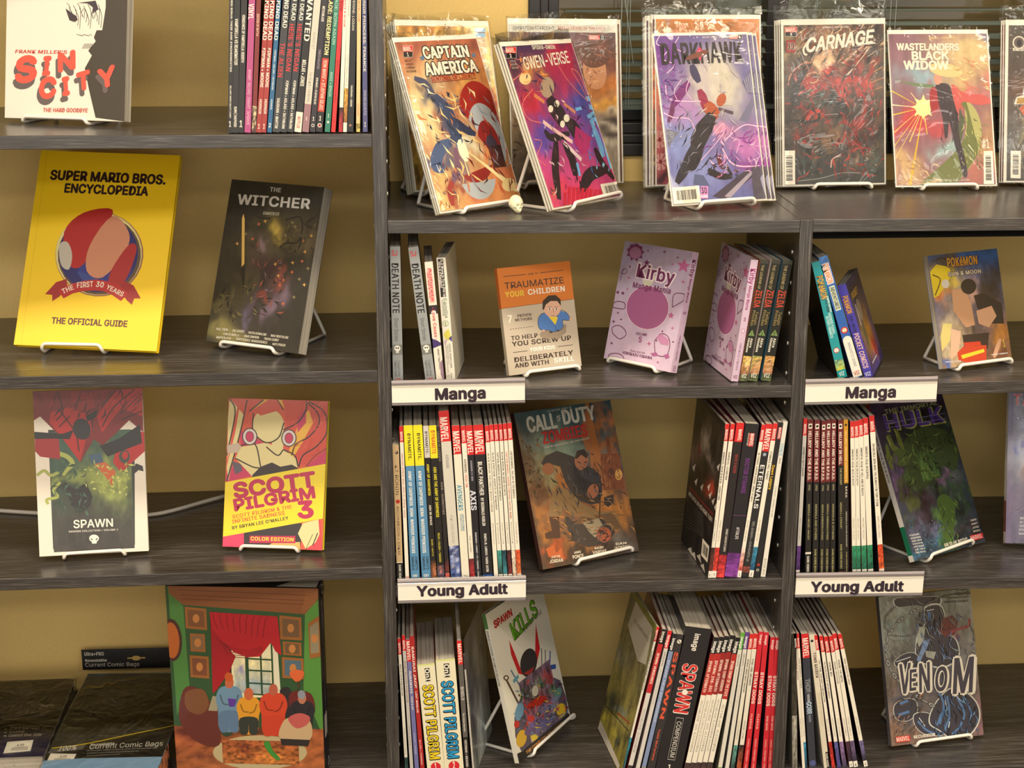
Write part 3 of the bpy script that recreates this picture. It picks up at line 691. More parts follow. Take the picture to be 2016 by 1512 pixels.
# lilac volume and the three dark ones at the right end
def lilac_art(w, h, quad):
    A = Art(w, h, quad); A.grid(30, 40, ((168, 156, 186), (214, 188, 212)), [(330, 300, 330, 70, (140, 130, 166), -18, .5)], .05, seed=4)
    pk = (168, 96, 146); dk = (112, 48, 92)
    A.ell(485, 684, 178, 182, (238, 214, 226)); A.ell(485, 684, 174, 178, pk)
    A.poly([(430, 420), (460, 505), (510, 505), (560, 430), (500, 400)], (206, 202, 180))
    A.text('Kirby', (385, 425), (700, 490), 105, (236, 220, 232), outline=((236, 220, 232), .12)); A.text('Kirby', (385, 425), (700, 490), 105, dk)
    A.text('Manga Mania', (360, 515), (676, 570), 46, dk)
    for x, y, r in ((778, 345, 60), (680, 748, 30)): star(A, x, y, r, (176, 92, 140), .45, 8)
    for x, y, r in ((480, 318, 28), (622, 232, 14), (240, 555, 18), (282, 562, 18), (182, 982, 14)): star(A, x, y, r, dk, .45, 5)
    for x, y, r in ((686, 332, 16), (776, 472, 22), (333, 438, 16), (320, 527, 14), (202, 797, 20), (692, 853, 18), (498, 986, 24), (572, 1146, 18), (270, 780, 8)): star(A, x, y, r, (176, 92, 140) if x > 300 else dk, .28, 0, 4)
    for x, y in ((490, 224), (342, 348), (240, 725), (730, 278), (265, 780), (560, 960), (610, 880), (700, 970)): A.ell(x, y, 7, 7, dk)
    A.ell(388, 228, 60, 62, (138, 84, 128)); star(A, 388, 235, 75, dk, .7, 10, 9); A.ell(388, 240, 48, 48, (158, 110, 148))
    for pts in ([(200, 680), (205, 645), (240, 630), (290, 640), (302, 670), (290, 692), (240, 688)], [(155, 1110), (160, 1080), (200, 1070), (250, 1075), (283, 1105), (270, 1135), (200, 1130)], [(195, 900), (190, 850), (240, 830), (290, 860), (305, 910), (250, 945)], [(690, 680), (700, 580), (760, 565), (815, 600)], [(545, 960), (600, 900), (660, 930), (672, 1010), (640, 1090), (560, 1080), (545, 1010)]):
        A.line(pts+[pts[0]], 6, dk)
    A.poly([(510, 1068), (560, 1060), (580, 1090), (530, 1095)], pk); A.poly([(620, 1085), (660, 1070), (672, 1105), (640, 1118)], pk); A.poly([(560, 930), (600, 900), (665, 950), (660, 1000), (600, 990)], (190, 130, 170))
    A.line([(300, 360), (270, 395), (300, 405), (320, 385), (300, 362), (280, 400), (262, 460)], 4, dk)
    A.text('VOLUME', (388, 908), (482, 922), 22, dk); A.text('5', (405, 972), (440, 978), 50, (150, 76, 130))
    A.text('Story and Art', (338, 1052), (465, 1076), 18, dk, False); A.text('HIROKAZU HIKAWA', (272, 1072), (524, 1122), 24, dk)
    return A
spk = [('t', 'Kirby', 7, 20, 74, (150, 60, 116), 52), ('t', 'Manga Mania', 21, 41, 42, (150, 60, 116), 52), ('u', '5', 50, 34, 50, (130, 60, 110), 50), ('e', 50, 58, 30, (176, 110, 150)), ('e', 50, 58, 24, (224, 200, 216)), ('t', 'HIROKAZU HIKAWA', 68, 91, 28, (120, 60, 104), 50, False), ('u', 'VIZ', 97.5, 60, 42, (120, 50, 90), 50)]
def zl(n, fc): return [('b', 0, 3, (60, 62, 54)), ('t', 'THE LEGEND OF', 4, 24, 30, (196, 176, 120), 40, False), ('t', 'ZELDA', 24.5, 39, 74, (196, 70, 46), 50), ('t', 'Twilight', 42, 53, 30, (170, 150, 90), 70, False), ('t', 'Princess', 41, 54, 30, (170, 150, 90), 34, False), ('p', [(50, 57), (88, 62), (12, 62)], (120, 146, 84)), ('u', n, 61.8, 18, 34, (34, 44, 26)),
                       ('t', 'Akira', 64, 72, 26, (226, 222, 206), 64), ('t', 'Himekawa', 64, 76, 26, (226, 222, 206), 30), ('n', 79, 94, (206, 166, 84), (150, 90, 60), [(55, 86, 30, 5, (226, 180, 140)), (30, 82, 40, 3, fc)]), ('n', 94, 100, (60, 70, 50), (90, 100, 60)), ('u', 'VIZ', 97, 64, 42, (226, 222, 206))]
G7 = (1160, 440); S7 = .23810
lw, lh = .1446, .20
row(G7, S7, 'M2', .0212, .145, [
    ((1345, 1413, 310), (1173, 1232, 1312), (206, 182, 206), spk, 'lilac paperback turned to show its cover', {'side': (196, 172, 200), 'yaw': 8.6, 'pgx': (190, 184, 172), 'sideart': ('l', lilac_art(lw, .2125, [(112, 1110), (680, 1235), (850, 232), (305, 145)]))}),
    ((1422, 1499, 310), (1240, 1304, 1308), (30, 32, 28), zl('7', (214, 190, 96)), 'black paperback with painted foot and green triangle', {'yaw': 6, 'pgx': (96, 92, 80), 'side': (150, 90, 60)}),
    ((1515, 1592, 312), (1315, 1400, 1307), (30, 32, 28), zl('8', (110, 150, 80)), 'black paperback with painted foot and green triangle', {'yaw': 6, 'pgx': (96, 92, 80), 'side': (200, 190, 190)}),
    ((1608, 1690, 316), (1420, 1508, 1308), (30, 32, 28), zl('9', (190, 130, 60)), 'black paperback with painted foot and green triangle', {'yaw': 6, 'pgx': (96, 92, 80), 'side': (50, 90, 110)}),
], 'in right row, middle Manga shelf', 'manga paperbacks at the right end of the middle shelf')

# --- right bookcase, manga shelf
G8 = (1560, 420); S8 = .25138
A = Art(.14, .155, [(0, 100), (100, 100), (100, 0), (0, 0)]); A.grid(20, 26, ((24, 26, 60), (44, 50, 150)), [(45, 62, 34, 22, (190, 140, 50)), (60, 75, 20, 10, (190, 60, 50)), (30, 55, 14, 16, (90, 90, 70))], .4, seed=5); A.ell(38, 30, 14, 12, (150, 140, 130)); A.line([(20, 20), (20, 45)], 3, (210, 205, 200)); A.text('POCKET', (14, 14), (60, 14), 7, (214, 176, 60)); A.rect(20, 88, 60, 90, (200, 200, 220))
row(G8, S8, 'R2', .03, .14, [
    ((150, 214, 388), (358, 445, 1290), (30, 150, 158), [('t', 'POKéMON', 12, 32, 66, (216, 176, 60), 50, True, ((30, 50, 110), .09)), ('t', 'PLATINUM', 33, 43, 30, (30, 30, 34), 62), ('t', 'DIAMOND AND PEARL', 30, 44, 20, (220, 235, 230), 84), ('t', 'HIDENORI KUSAKA', 44, 62, 28, (200, 236, 232), 66), ('t', 'SATOSHI YAMAMOTO', 46, 65, 28, (200, 236, 232), 32), ('e', 50, 76, 32, (190, 60, 60)), ('e', 50, 76, 24, (236, 232, 224)), ('u', '1', 77.6, 12, 30, (60, 50, 50)), ('n', 84, 93, (30, 140, 140), (170, 180, 60), [(50, 89, 30, 3, (206, 196, 70))]), ('u', 'VIZ', 98, 58, 42, (226, 240, 236))], 'teal paperback with yellow title', {'side': (24, 20, 18)}),
    ((204, 275, 350), (478, 560, 1285), (44, 96, 176), [('n', 0, 6, (70, 120, 190), (60, 110, 180)), ('t', 'POKéMON', 6, 22, 62, (226, 140, 60), 50, True, ((226, 230, 236), .14)), ('r', 20, 24, 80, 44, (206, 214, 190)), ('t', 'ADVENTURES', 25, 43, 40, (30, 50, 44)), ('e', 50, 60.5, 38, (190, 50, 44)), ('e', 50, 60.5, 24, (236, 226, 190)), ('u', '1', 62, 12, 36, (170, 60, 40)), ('b', 69, 99.4, (232, 228, 216)), ('e', 50, 69, 50, (232, 228, 216)), ('t', 'MACHITO GOMI', 71, 91, 30, (60, 66, 110), 56, False), ('u', 'VIZ', 97.6, 62, 40, (196, 50, 50))], 'blue paperback with white lower half', {'side': (44, 70, 130)}),
    ((358, 425, 590), (564, 638, 1280), (70, 62, 166), [('t', 'POKéMON', 12, 31, 62, (226, 160, 60), 50, True, ((40, 40, 120), .08)), ('t', 'SUN • MOON', 33, 51, 34, (30, 26, 50), 50), ('t', 'POCKET COMICS', 52, 90, 58, (232, 190, 180), 50), ('u', 'VIZ', 98, 72, 44, (226, 226, 240))], 'short violet blue paperback turned to show its cover', {'side': (30, 34, 96), 'yaw': -23, 'sideart': ('r', A)}),
], 'on right Manga shelf', 'manga paperbacks leaning on the right shelf')
# --- middle bookcase, Young Adult shelf, left row
G9 = (760, 790); S9 = .26460
bl2 = (84, 136, 176)
def dyn(): return [('b', 0, 25.3, (232, 220, 34)), ('t', 'DYNAMITE.', 5, 22, 34, (30, 26, 24), 54), ('t', 'ARMY OF DARKNESS  XENA  WARRIOR PRINCESS', 28.5, 81, 34, (236, 234, 226), 44), ('t', 'COMPLETE', 83, 92, 26, (26, 34, 48), 72), ('t', 'OMNIBUS', 83, 92, 26, (26, 34, 48), 30)] + \
    [('e', cx, u, 15, (236, 234, 226)) for cx, u in ((35, 95.6), (62, 95.6), (35, 98), (62, 98))] + [('e', cx, u, 8, bl2) for cx, u in ((35, 95.6), (62, 95.6), (35, 98), (62, 98))]
YA = [
    ((48, 94, 325), (82, 130, 1315), (196, 168, 126), [('e', 60, 5.5, 26, (40, 34, 30)), ('e', 52, 5.2, 12, (196, 168, 126)), ('t', '47 RONIN', 14, 36, 50, (46, 36, 30), 50, False), ('e', 55, 40.5, 34, (176, 44, 34)), ('t', 'RICHARDSON • SAKAI', 44, 79.5, 38, (60, 48, 38), 50, False), ('b', 84.6, 85.2, (230, 220, 200)), ('b', 85.2, 100, (20, 18, 18)), ('t', 'DARK HORSE', 86.5, 99, 36, (230, 226, 214), 52)], 'short tan paperback with black foot', {'side': (120, 100, 74)}),
    ((98, 122, 185), (145, 176, 1318), W_, MV('AMAZING SPIDER-MAN  EDGE OF SPIDER-VERSE', None, None, None, 10, tcol=(190, 120, 110), u1=58)+[('b', 96, 100, (220, 150, 140))], 'thin white paperback with red top', {'side': (40, 36, 36)}),
    ((130, 196, 180), (186, 253, 1318), bl2, dyn(), 'blue paperback with yellow top', {'side': (20, 20, 24)}),
    ((200, 268, 178), (268, 336, 1315), bl2, dyn(), 'blue paperback with yellow top', {'side': (20, 20, 24)}),
    ((275, 313, 183), (338, 380, 1310), (28, 25, 24), [('b', 0, 20, (206, 200, 192)), ('t', 'DYNAMITE.', 3.5, 18, 44, (30, 26, 24)), ('t', 'ARMY OF DARKNESS', 24, 44, 42, (226, 214, 50)), ('t', 'ASH IN SPACE', 50, 63, 36, W_), ('t', 'BUNN • WATTS', 72, 83, 28, (190, 180, 50)), ('n', 86, 97, (60, 40, 30), (150, 90, 60), [(60, 90, 40, 3, (190, 120, 80))]), ('r', 40, 97, 90, 100, (220, 210, 50))], 'black paperback with pale grey top'),
    ((318, 369, 181), (384, 442, 1308), (28, 25, 24), [('b', 0, 20.5, (232, 216, 34)), ('t', 'DYNAMITE', 3, 18, 52, (206, 70, 40)), ('t', 'ASH AND THE ARMY OF DARKNESS', 26, 58, 38, (226, 214, 50)), ('t', 'NILES • CALERO • TENORIO', 68, 87, 26, (200, 190, 60)), ('n', 89, 100, (60, 50, 60), (90, 80, 100), [(60, 92, 30, 2, (190, 120, 110))])], 'black paperback with yellow top and orange lettering'),
    ((373, 397, 188), (444, 480, 1307), (36, 33, 33), [('t', 'LEAGUE OF LEGENDS', 3, 22, 52, (150, 140, 120), 40, False), ('t', 'ASHE — WARMOTHER', 35, 56, 48, (170, 158, 140), 50, False), ('n', 84, 93, (34, 30, 32), (110, 50, 46)), ('b', 94, 100, (200, 90, 84))], 'dark grey paperback without coloured top'),
    ((390, 466, 74), (484, 560, 1303), (206, 202, 190), [('b', 0, 17.5, RD), ('t', 'MARVEL', 3.5, 17.2, 70, (238, 228, 218), 44), ('t', 'AVENGERS', 25, 33, 28, (90, 86, 84), 50, False), ('t', 'HICKS | WONG | MUGONIS', 60, 77, 24, (150, 144, 136), 50, False), ('n', 78.5, 98, (50, 64, 120), (70, 90, 150), [(30, 88, 14, 3, (200, 206, 220)), (70, 92, 12, 3, (170, 180, 210)), (45, 84, 12, 2, (150, 160, 200))]), ('b', 97.6, 100, W_)], 'tallest white paperback with red top', {'side': (150, 40, 40)}),
    ((488, 546, 182), (564, 622, 1303), (226, 222, 204), [('b', 0, 18, RD), ('t', 'MARVEL', 3.5, 17.5, 80, (238, 228, 218), 48), ('t', 'AVENGERS', 37.5, 54, 58, (56, 142, 172), 46), ('t', 'JONATHAN HICKMAN', 56, 67, 24, (70, 130, 160), 66), ('t', 'THE COMPLETE COLLECTION', 56, 67, 20, (70, 130, 160), 38), ('u', 'VOL.', 96.5, 34, 14, DG), ('u', '2', 99.4, 28, 36, K_)], 'wide cream paperback with teal title', {'side': (110, 24, 26)}),
    ((554, 590, 183), (626, 662, 1301), W_, [('b', 0, 11, RD), ('t', 'MARVEL', 3, 10.5, 60, (238, 228, 218)), ('t', 'AVENGERS:', 21, 30, 46, (60, 40, 44)), ('t', 'TECH-ON', 30.5, 39, 46, (190, 60, 50)), ('t', 'ZUB / CHAMBA', 70, 81, 36, DG, 50, False), ('n', 85, 97, (90, 34, 40), (180, 50, 56)), ('b', 97, 100, (206, 70, 110))], 'white paperback with dark red foot'),
    ((592, 638, 181), (664, 716, 1299), (30, 28, 34), [('b', 0, 18.5, RD), ('t', 'MARVEL', 3.5, 18, 80, (238, 228, 218), 50), ('t', 'AVENGERS | X-MEN', 22, 35, 26, (170, 170, 190)), ('t', 'AXIS', 41, 54, 80, (214, 216, 230), 46), ('t', 'REMENDER • KUBERT • YU • DODSON • CHEUNG', 68, 99, 22, (214, 214, 220))], 'black paperback with pale lettering and red top'),
    ((646, 722, 178), (720, 798, 1297), (30, 28, 30), [('b', 0, 18.5, RD), ('t', 'MARVEL', 3.5, 18, 76, (238, 228, 218), 50), ('t', 'BLACK PANTHER', 23, 44.5, 40, (236, 232, 224), 44), ('t', 'BY REGINALD HUDLIN', 46, 64, 28, (236, 232, 224), 44), ('t', 'ROMITA JR.  LARROCA  YARDIN  EATON', 69, 94, 22, (236, 232, 224), 50), ('b', 95.5, 100, (36, 78, 150)), ('u', '1', 99, 30, 24, (24, 40, 90))], 'wide black paperback with blue foot'),
    ((733, 762, 182), (804, 837, 1296), W_, MV('BLACK WIDOW: THE FINELY WOVEN THREAD', 'EDMONDSON NOTO', None, '1', 10.5, u1=55, tcol=(120, 116, 108)), 'thin white paperback with red top', {'side': (40, 40, 44)}),
    ((766, 797, 174), (839, 870, 1295), W_, MV('BLACK PANTHER: AGENTS OF WAKANDA', 'EWING', ((60, 150, 140), (40, 50, 54)), '1', 10.5, u1=54, tcol=(90, 86, 80)), 'thin white paperback with red top', {'side': (60, 40, 40)}),
    ((801, 830, 172), (874, 906, 1294), W_, MV('CAPTAIN AMERICA: WINTER IN AMERICA', 'COATES | YU | LEAR', ((24, 50, 66), (50, 120, 130)), '1', 10.5, u1=48), 'thin white paperback with red top', {'side': (50, 20, 24)}),
    ((836, 862, 170), (911, 940, 1292), W_, MV('BLACK WIDOW: NO MORE SECRETS', 'WAID | SAMNEE', ((70, 34, 36), (110, 36, 40)), '2', 10.5, u1=45), 'thin white paperback with red top', {'side': (40, 30, 34)}),
    ((868, 895, 167), (944, 973, 1290), W_, MV('CAPTAIN MARVEL: HIGHER, FURTHER, FASTER, MORE', 'DECONNICK', ((226, 214, 196), (200, 170, 150)), None, 10.5, u1=60, tcol=(190, 70, 56)), 'thin white paperback with red title', {'side': (60, 40, 60)}),
    ((900, 932, 162), (974, 1010, 1289), W_, MV('CAPTAIN MARVEL: THE LAST OF THE MARVELS', 'THOMPSON', ((214, 80, 40), (200, 110, 60)), '7', 10.5, u1=47), 'thin white paperback with orange foot', {'side': (150, 40, 30)}),
]
row(G9, S9, 'M3', .010, .178, YA, 'in left row, middle Young Adult shelf', 'paperbacks at the left of the middle Young Adult shelf')

# --- middle bookcase, right end of that shelf
G11 = (1320, 770); S11 = .27110
A = Art(.18, .272, [(268, 1365), (0, 0), (0, 0), (0, 0)] if False else [(45, 1040), (268, 1365), (402, 250), (190, 60)], (30, 28, 28))
A.grid(40, 56, ((44, 38, 36), (28, 26, 27)), [(250, 330, 26, 90, (150, 140, 130), 5, .8), (180, 380, 22, 70, (110, 90, 84), 0, .7), (210, 400, 12, 60, (130, 40, 36), 0, .8), (290, 470, 14, 60, (140, 130, 124), -20, .7), (290, 660, 26, 40, (170, 60, 40), 0, .8)], .5, seed=7)
for x, y in ((265, 640), (275, 700), (300, 745), (320, 790), (165, 600), (210, 640), (340, 500), (150, 500)): A.poly([(x, y), (x+26, y-22), (x+12, y+34)], (206, 198, 190))
A.text('AND BACK ON HIS HOME TURF!', (115, 695), (305, 912), 34, (196, 186, 176)); A.text('DAREDEVIL IS BACK IN BLACK', (122, 650), (312, 862), 22, (150, 44, 40))
for i in range(9): A.text('the man without fear returns to the streets', (106+i*-3, 742+i*24), (232, 866+i*19), 8, (120, 112, 104), False)
barcode(A, [(226, 1030), (282, 1098), (266, 1232), (212, 1168)])
for x, y in ((175, 1170), (205, 1250), (100, 1110), (130, 1150)): A.poly([(x, y), (x+30, y-10), (x+40, y+70)], (196, 188, 180))
DD = [
    ((402, 434, 242), (268, 296, 1365), W_, MV('DAREDEVIL: BACK IN BLACK - CHINATOWN', 'SOULE GARNEY', ((56, 30, 28), (110, 50, 40)), '1', 11, u1=49), 'white paperback showing its black back cover', {'side': (30, 28, 28), 'yaw': 5.5, 'sideart': ('l', A)}),
    ((440, 476, 242), (297, 326, 1369), W_, MV('DAREDEVIL: LOCKDOWN', 'ZDARSKY | CHECCHETTO', ((190, 50, 40), (206, 60, 50)), '7', 11, u1=36), 'white paperback with red painted foot', {'side': (130, 24, 30), 'yaw': 4}),
    ((482, 543, 236), (330, 384, 1373), (34, 30, 30), [('b', 0, 12, RD), ('t', 'MARVEL', 4, 11.5, 42, (238, 228, 218), 62), ('t', "DEVIL'S REIGN", 20, 32, 34, (150, 50, 50), 55), ('t', 'ZDARSKY | CHECCHETTO | MENYZ', 68, 83, 26, (214, 206, 198), 60), ('n', 85, 100, (150, 30, 40), (206, 60, 60))], 'thick black paperback with red painted foot', {'side': (96, 26, 48), 'yaw': 3}),
    ((546, 657, 244), (390, 480, 1362), (30, 28, 32), [('r', 40, 6, 78, 14.5, (196, 60, 60)), ('t', 'MARVEL', 6.2, 14.3, 24, (238, 228, 218), 62), ('t', 'EPIC COLLECTION', 6, 14, 8, W_, 34), ('t', 'DOCTOR STRANGE', 22, 45, 32, (110, 50, 130), 52), ('b', 59, 59.5, (90, 50, 100)), ('t', 'AFTERLIFE', 67, 75, 22, (206, 200, 200), 52), ('n', 84, 100, (90, 40, 110), (130, 60, 150))], 'widest black paperback with purple title', {'side': (60, 14, 34), 'yaw': 2}),
    ((664, 690, 245), (484, 513, 1359), W_, MV('DR. STRANGE, SURGEON SUPREME: UNDER THE KNIFE', 'WAID | WALKER', ((226, 200, 190), (190, 60, 50)), '1', 11, u1=50), 'white paperback with red title panel at top', {'side': (60, 30, 40)}),
    ((694, 746, 242), (516, 564, 1356), (36, 36, 38), [('b', 0, 17.5, RD), ('t', 'MARVEL', 3, 17, 76, (238, 228, 218), 50), ('e', 50, 19.5, 26, (150, 160, 176)), ('t', 'ETERNALS', 26, 55, 60, (226, 226, 222), 46), ('t', 'NEIL GAIMAN • JOHN ROMITA JR.', 63, 90, 34, (170, 168, 162), 50, False), ('n', 93, 97, (140, 70, 60), (120, 60, 50))], 'black paperback with large white title', {'side': (90, 20, 24)}),
    ((748, 780, 236), (568, 602, 1354), W_, MV('ETERNALS: HAIL THANOS', 'GILLEN | RIBIC | WILSON', ((56, 130, 160), (30, 80, 120)), '2', 11, u1=36), 'white paperback with blue painted foot', {'side': (50, 44, 50)}),
    ((781, 815, 230), (606, 652, 1352), (32, 31, 33), [('r', 30, 3, 90, 10.5, (180, 60, 66)), ('t', 'MARVEL', 3.2, 10.3, 40, (238, 220, 214), 58), ('t', 'Dawn Legacy', 27, 43, 48, (220, 180, 50), 42, True), ('e', 50, 92, 24, (190, 50, 46)), ('e', 50, 95.5, 26, (206, 206, 196)), ('e', 50, 95.5, 18, (60, 80, 60))], 'black paperback with yellow script title'),
    ((818, 850, 222), (655, 692, 1350), (226, 222, 210), [('t', 'FENCE', 14, 22, 60, (110, 170, 196), 50), ('t', 'RISE', 23, 27, 36, DG, 50, False), ('t', 'C.S. PACAT • JOHANNA THE MAD', 41, 61, 36, DG, 50, False), ('t', 'BOOM! BOX', 88, 99, 44, (90, 86, 84), 50, False)], 'white paperback with pale blue title', {'side': (150, 146, 140)}),
]
row(G11, S11, 'M3', .006, .178, DD, 'in right row, middle Young Adult shelf', 'paperbacks at the right end of the middle Young Adult shelf')

# --- right bookcase, Young Adult shelf
G12 = (1560, 770); S12 = .27130
def hb(sub, cred, foot='DARK HORSE BOOKS'):
    return [('b', 0, 39, (104, 32, 36)), ('r', 18, 2.5, 80, 5.6, (226, 220, 206)), ('e', 50, 4, 22, (30, 26, 26)), ('t', 'HELLBOY AND THE B.P.R.D.', 7, 38, 50, (236, 224, 210), 45), ('t', sub, 40.5, 44.5, 32, (206, 200, 150), 50, False), ('t', cred, 53, 76, 32, (196, 190, 130), 50, False)] + ([('t', foot, 82, 98.5, 34, (206, 200, 130), 50, False)] if foot else [('b', 84, 85.2, (226, 222, 210)), ('t', 'DARK HORSE', 86.5, 97, 40, (226, 222, 210)), ('b', 97.8, 99, (226, 222, 210))])
DKK = (26, 24, 24)
gr = ((40, 130, 90), (20, 90, 70))
HB = [
    ((82, 106, 198), (26, 56, 1310), (196, 192, 186), MV('HAWKEYE: KATE BISHOP', 'MCKAY | ZAMA | LOWE', ((86, 50, 116), (70, 40, 96)), '1', 10.5, u1=36, base=(196, 192, 186))[:], 'thin grey white paperback with purple foot', {'side': (34, 30, 34)}),
    ((111, 152, 208), (92, 134, 1308), DKK, hb('1952', 'MIGNOLA • ARCUDI • MALEEV', None), 'black paperback with maroon upper part'),
    ((160, 202, 210), (145, 188, 1306), DKK, hb('1953', 'MIGNOLA AND OTHERS'), 'black paperback with maroon upper part'),
    ((211, 245, 216), (196, 232, 1308), DKK, hb('1956', 'MIGNOLA ROBERSON & OTHERS'), 'black paperback with maroon upper part'),
    ((247, 281, 208), (234, 270, 1306), DKK, hb('1956', 'MIGNOLA, ROBERSON & OTHERS'), 'black paperback with maroon upper part'),
    ((284, 320, 206), (275, 310, 1308), DKK, hb('THE BEAST OF VARGU', 'MIGNOLA & OTHERS'), 'black paperback with maroon upper part'),
    ((330, 368, 210), (336, 376, 1312), DKK, [('b', 0, 28.5, (104, 32, 36)), ('r', 18, 2.5, 80, 5.6, (226, 220, 206)), ('e', 50, 4, 22, (30, 26, 26)), ('t', 'HELLBOY IN HELL', 7.5, 28, 50, (236, 224, 210), 45), ('t', 'THE DESCENT', 30, 41, 34, (206, 200, 150), 50, False), ('t', 'MIGNOLA • STEWART', 52, 69, 32, (196, 190, 130), 50, False), ('t', 'DARK HORSE BOOKS', 79, 95, 32, (206, 200, 130), 50, False), ('b', 96.6, 100, (130, 34, 38)), ('u', '1', 99.4, 24, 40, W_)], 'black paperback with shorter maroon top'),
    ((372, 402, 206), (379, 412, 1310), DKK, [('b', 0, 40, (196, 142, 40)), ('e', 50, 3.5, 28, (30, 26, 26)), ('t', 'HELLBOY UNIVERSE ESSENTIALS', 7, 39, 34, (236, 210, 150)), ('t', 'B.P.R.D.', 42, 49.5, 36, (236, 224, 210)), ('t', 'MIGNOLA DAVIS STEWART', 58, 81, 28, (226, 220, 200), 50, False), ('t', 'DARK HORSE BOOKS', 84, 98, 26, (206, 190, 130), 50, False)], 'black paperback with mustard yellow top', {'side': (200, 160, 110)}),
    ((419, 448, 220), (436, 466, 1312), W_, MV('IMMORTAL HULK: OR IS HE BOTH?', 'EWING | BENNETT | JOSE | MOUNTS', gr, '1', 10.5, u1=41), 'white paperback with green foot', {'side': (60, 26, 40)}),
    ((450, 477, 217), (468, 500, 1310), W_, MV('IMMORTAL HULK: OR IS HE BOTH?', 'EWING | BENNETT | JOSE | MOUNTS', gr, '1', 10.5, u1=41), 'white paperback with green foot', {'side': (100, 30, 40)}),
    ((479, 510, 208), (506, 545, 1310), W_, MV('IMMORTAL HULK: OF HELL AND OF DEATH', 'EWING | BENNETT | JOSE | MOUNTS', gr, '10', 10.5, u1=48), 'white paperback with green foot', {'side': (100, 30, 60)}),
    ((510, 545, 196), (549, 592, 1308), W_, MV('IMMORTAL HULK: APOCRYPHA', None, gr, '11', 10.5, u1=38), 'white paperback with wide green foot', {'side': (40, 24, 44)}),
    ((556, 590, 180), (630, 671, 1302), W_, MV('INVINCIBLE IRON MAN: THE SEARCH FOR TONY STARK', 'BENDIS | CASELLI | MALEEV', ((190, 60, 34), (210, 90, 40)), '3', 10, u1=56), 'white paperback with orange foot', {'side': (36, 32, 44)}),
]
row(G12, S12, 'R3', .010, .178, HB, 'on right Young Adult shelf', 'paperbacks on the right Young Adult shelf')

# --- middle bookcase, bottom shelf, left row
G14 = (760, 1160); S14 = .23284
YB = 1512
def sp(n, c, uc): return [('b', 0, 1.2, (206, 214, 130)), ('r', 40, 3.5, 68, 15, (34, 32, 32)), ('t', 'OnI', 4, 14.6, 24, (236, 232, 214), 54), ('t', 'SCOTT PILGRIM', 18, 84, 56, c, 50, True, ((34, 32, 30), .09)), ('e', 50, 90, 29, (206, 36, 50)), ('u', n, 92.2, 14, 40, (240, 232, 220))]
cream = (226, 220, 190)
A = Art(.178, .27); A.grid(24, 30, ((60, 58, 70), (150, 160, 150)), [(20, 60, 24, 40, (40, 40, 60)), (70, 50, 20, 50, (170, 160, 150)), (60, 85, 26, 20, (190, 200, 200))], .3, seed=9)
SPR = [
    ((97, 129, 418), (161, 181, 1512), W_, [('b', 0, 11, RD), ('t', 'MARVEL', 3, 10.5, 66, (238, 228, 218)), ('t', 'RISE OF THE BLACK PANTHER', 18, 40, 42, K_), ('t', 'COATES | NARCISSE | RENAUD', 63, 82, 28, DG, 50, False), ('n', 84, 100, (30, 60, 60), (60, 90, 90))], 'thin white paperback with dark green foot', {'side': (20, 18, 18)}),
    ((132, 160, 390), (203, 232, 1512), (196, 190, 184), MV('ROCKET RACCOON: STORYTAILER', 'YOUNG', None, None, 10.5, u1=46, tcol=(150, 110, 104), base=(196, 190, 184)), 'thin pale grey paperback with red top', {'side': (60, 44, 44)}),
    ((165, 203, 428), (243, 278, 1512), (112, 112, 164), [('b', 0, 15.5, RD), ('t', 'MARVEL', 1, 15, 72, (238, 228, 218)), ('t', 'RUNAWAYS', 22, 38, 50, W_), ('t', 'PRIDE & JOY', 40, 50, 36, W_, 50), ('t', 'VAUGHAN • ALPHONA', 66, 82, 26, (190, 190, 216))], 'lilac paperback with red top', {'side': (110, 26, 30)}),
    ((200, 236, 398), (290, 326, 1512), (170, 36, 34), [('t', 'SAMURAI JACK', 7, 36, 50, (240, 228, 216), 45), ('t', 'LOST WORLDS', 38, 53, 40, (240, 220, 210), 45), ('t', 'ALLOR • THOMAS', 72, 90, 30, (230, 200, 190), 45)], 'red paperback with white lettering', {'side': (150, 20, 24)}),
    ((262, 418, 640), (348, 493, 1512), cream, sp('1', (228, 200, 30), 0), 'thick short cream paperback with bulging yellow title', {'side': (200, 150, 130), 'pgx': (200, 194, 176)}),
    ((418, 582, 600), (496, 662, 1512), cream, sp('2', (36, 150, 206), 0), 'thick short cream paperback with bulging blue title', {'side': (130, 40, 40), 'pgx': (200, 194, 176)}),
    ((597, 640, 437), (668, 706, 1512), (92, 88, 84), [('b', 0, 17, RD), ('t', 'MARVEL', 2, 16.5, 72, (238, 228, 218)), ('t', 'SHIELD', 33, 43, 58, (206, 202, 196), 50), ('t', 'The Human Machine', 52, 66, 34, (206, 202, 196), 46), ('b', 70, 100, (34, 30, 30)), ('t', 'HICKMAN • WEAVER • DELL', 72, 99, 44, (220, 214, 206))], 'grey paperback with red top', {'side': (50, 16, 18)}),
    ((650, 664, 560), (730, 746, 1512), (190, 184, 176), [('b', 0, 12, (70, 60, 66)), ('t', 'WATCH', 20, 40, 40, DG, 50, False)], 'pale paperback turned to show its cover', {'side': (120, 110, 110), 'yaw': -13, 'sideart': ('r', A), 'depth': .105}),
]
row(G14, S14, 'M4', .020, .178, SPR, 'in left row, bottom middle shelf', 'books at the left of the bottom middle shelf')

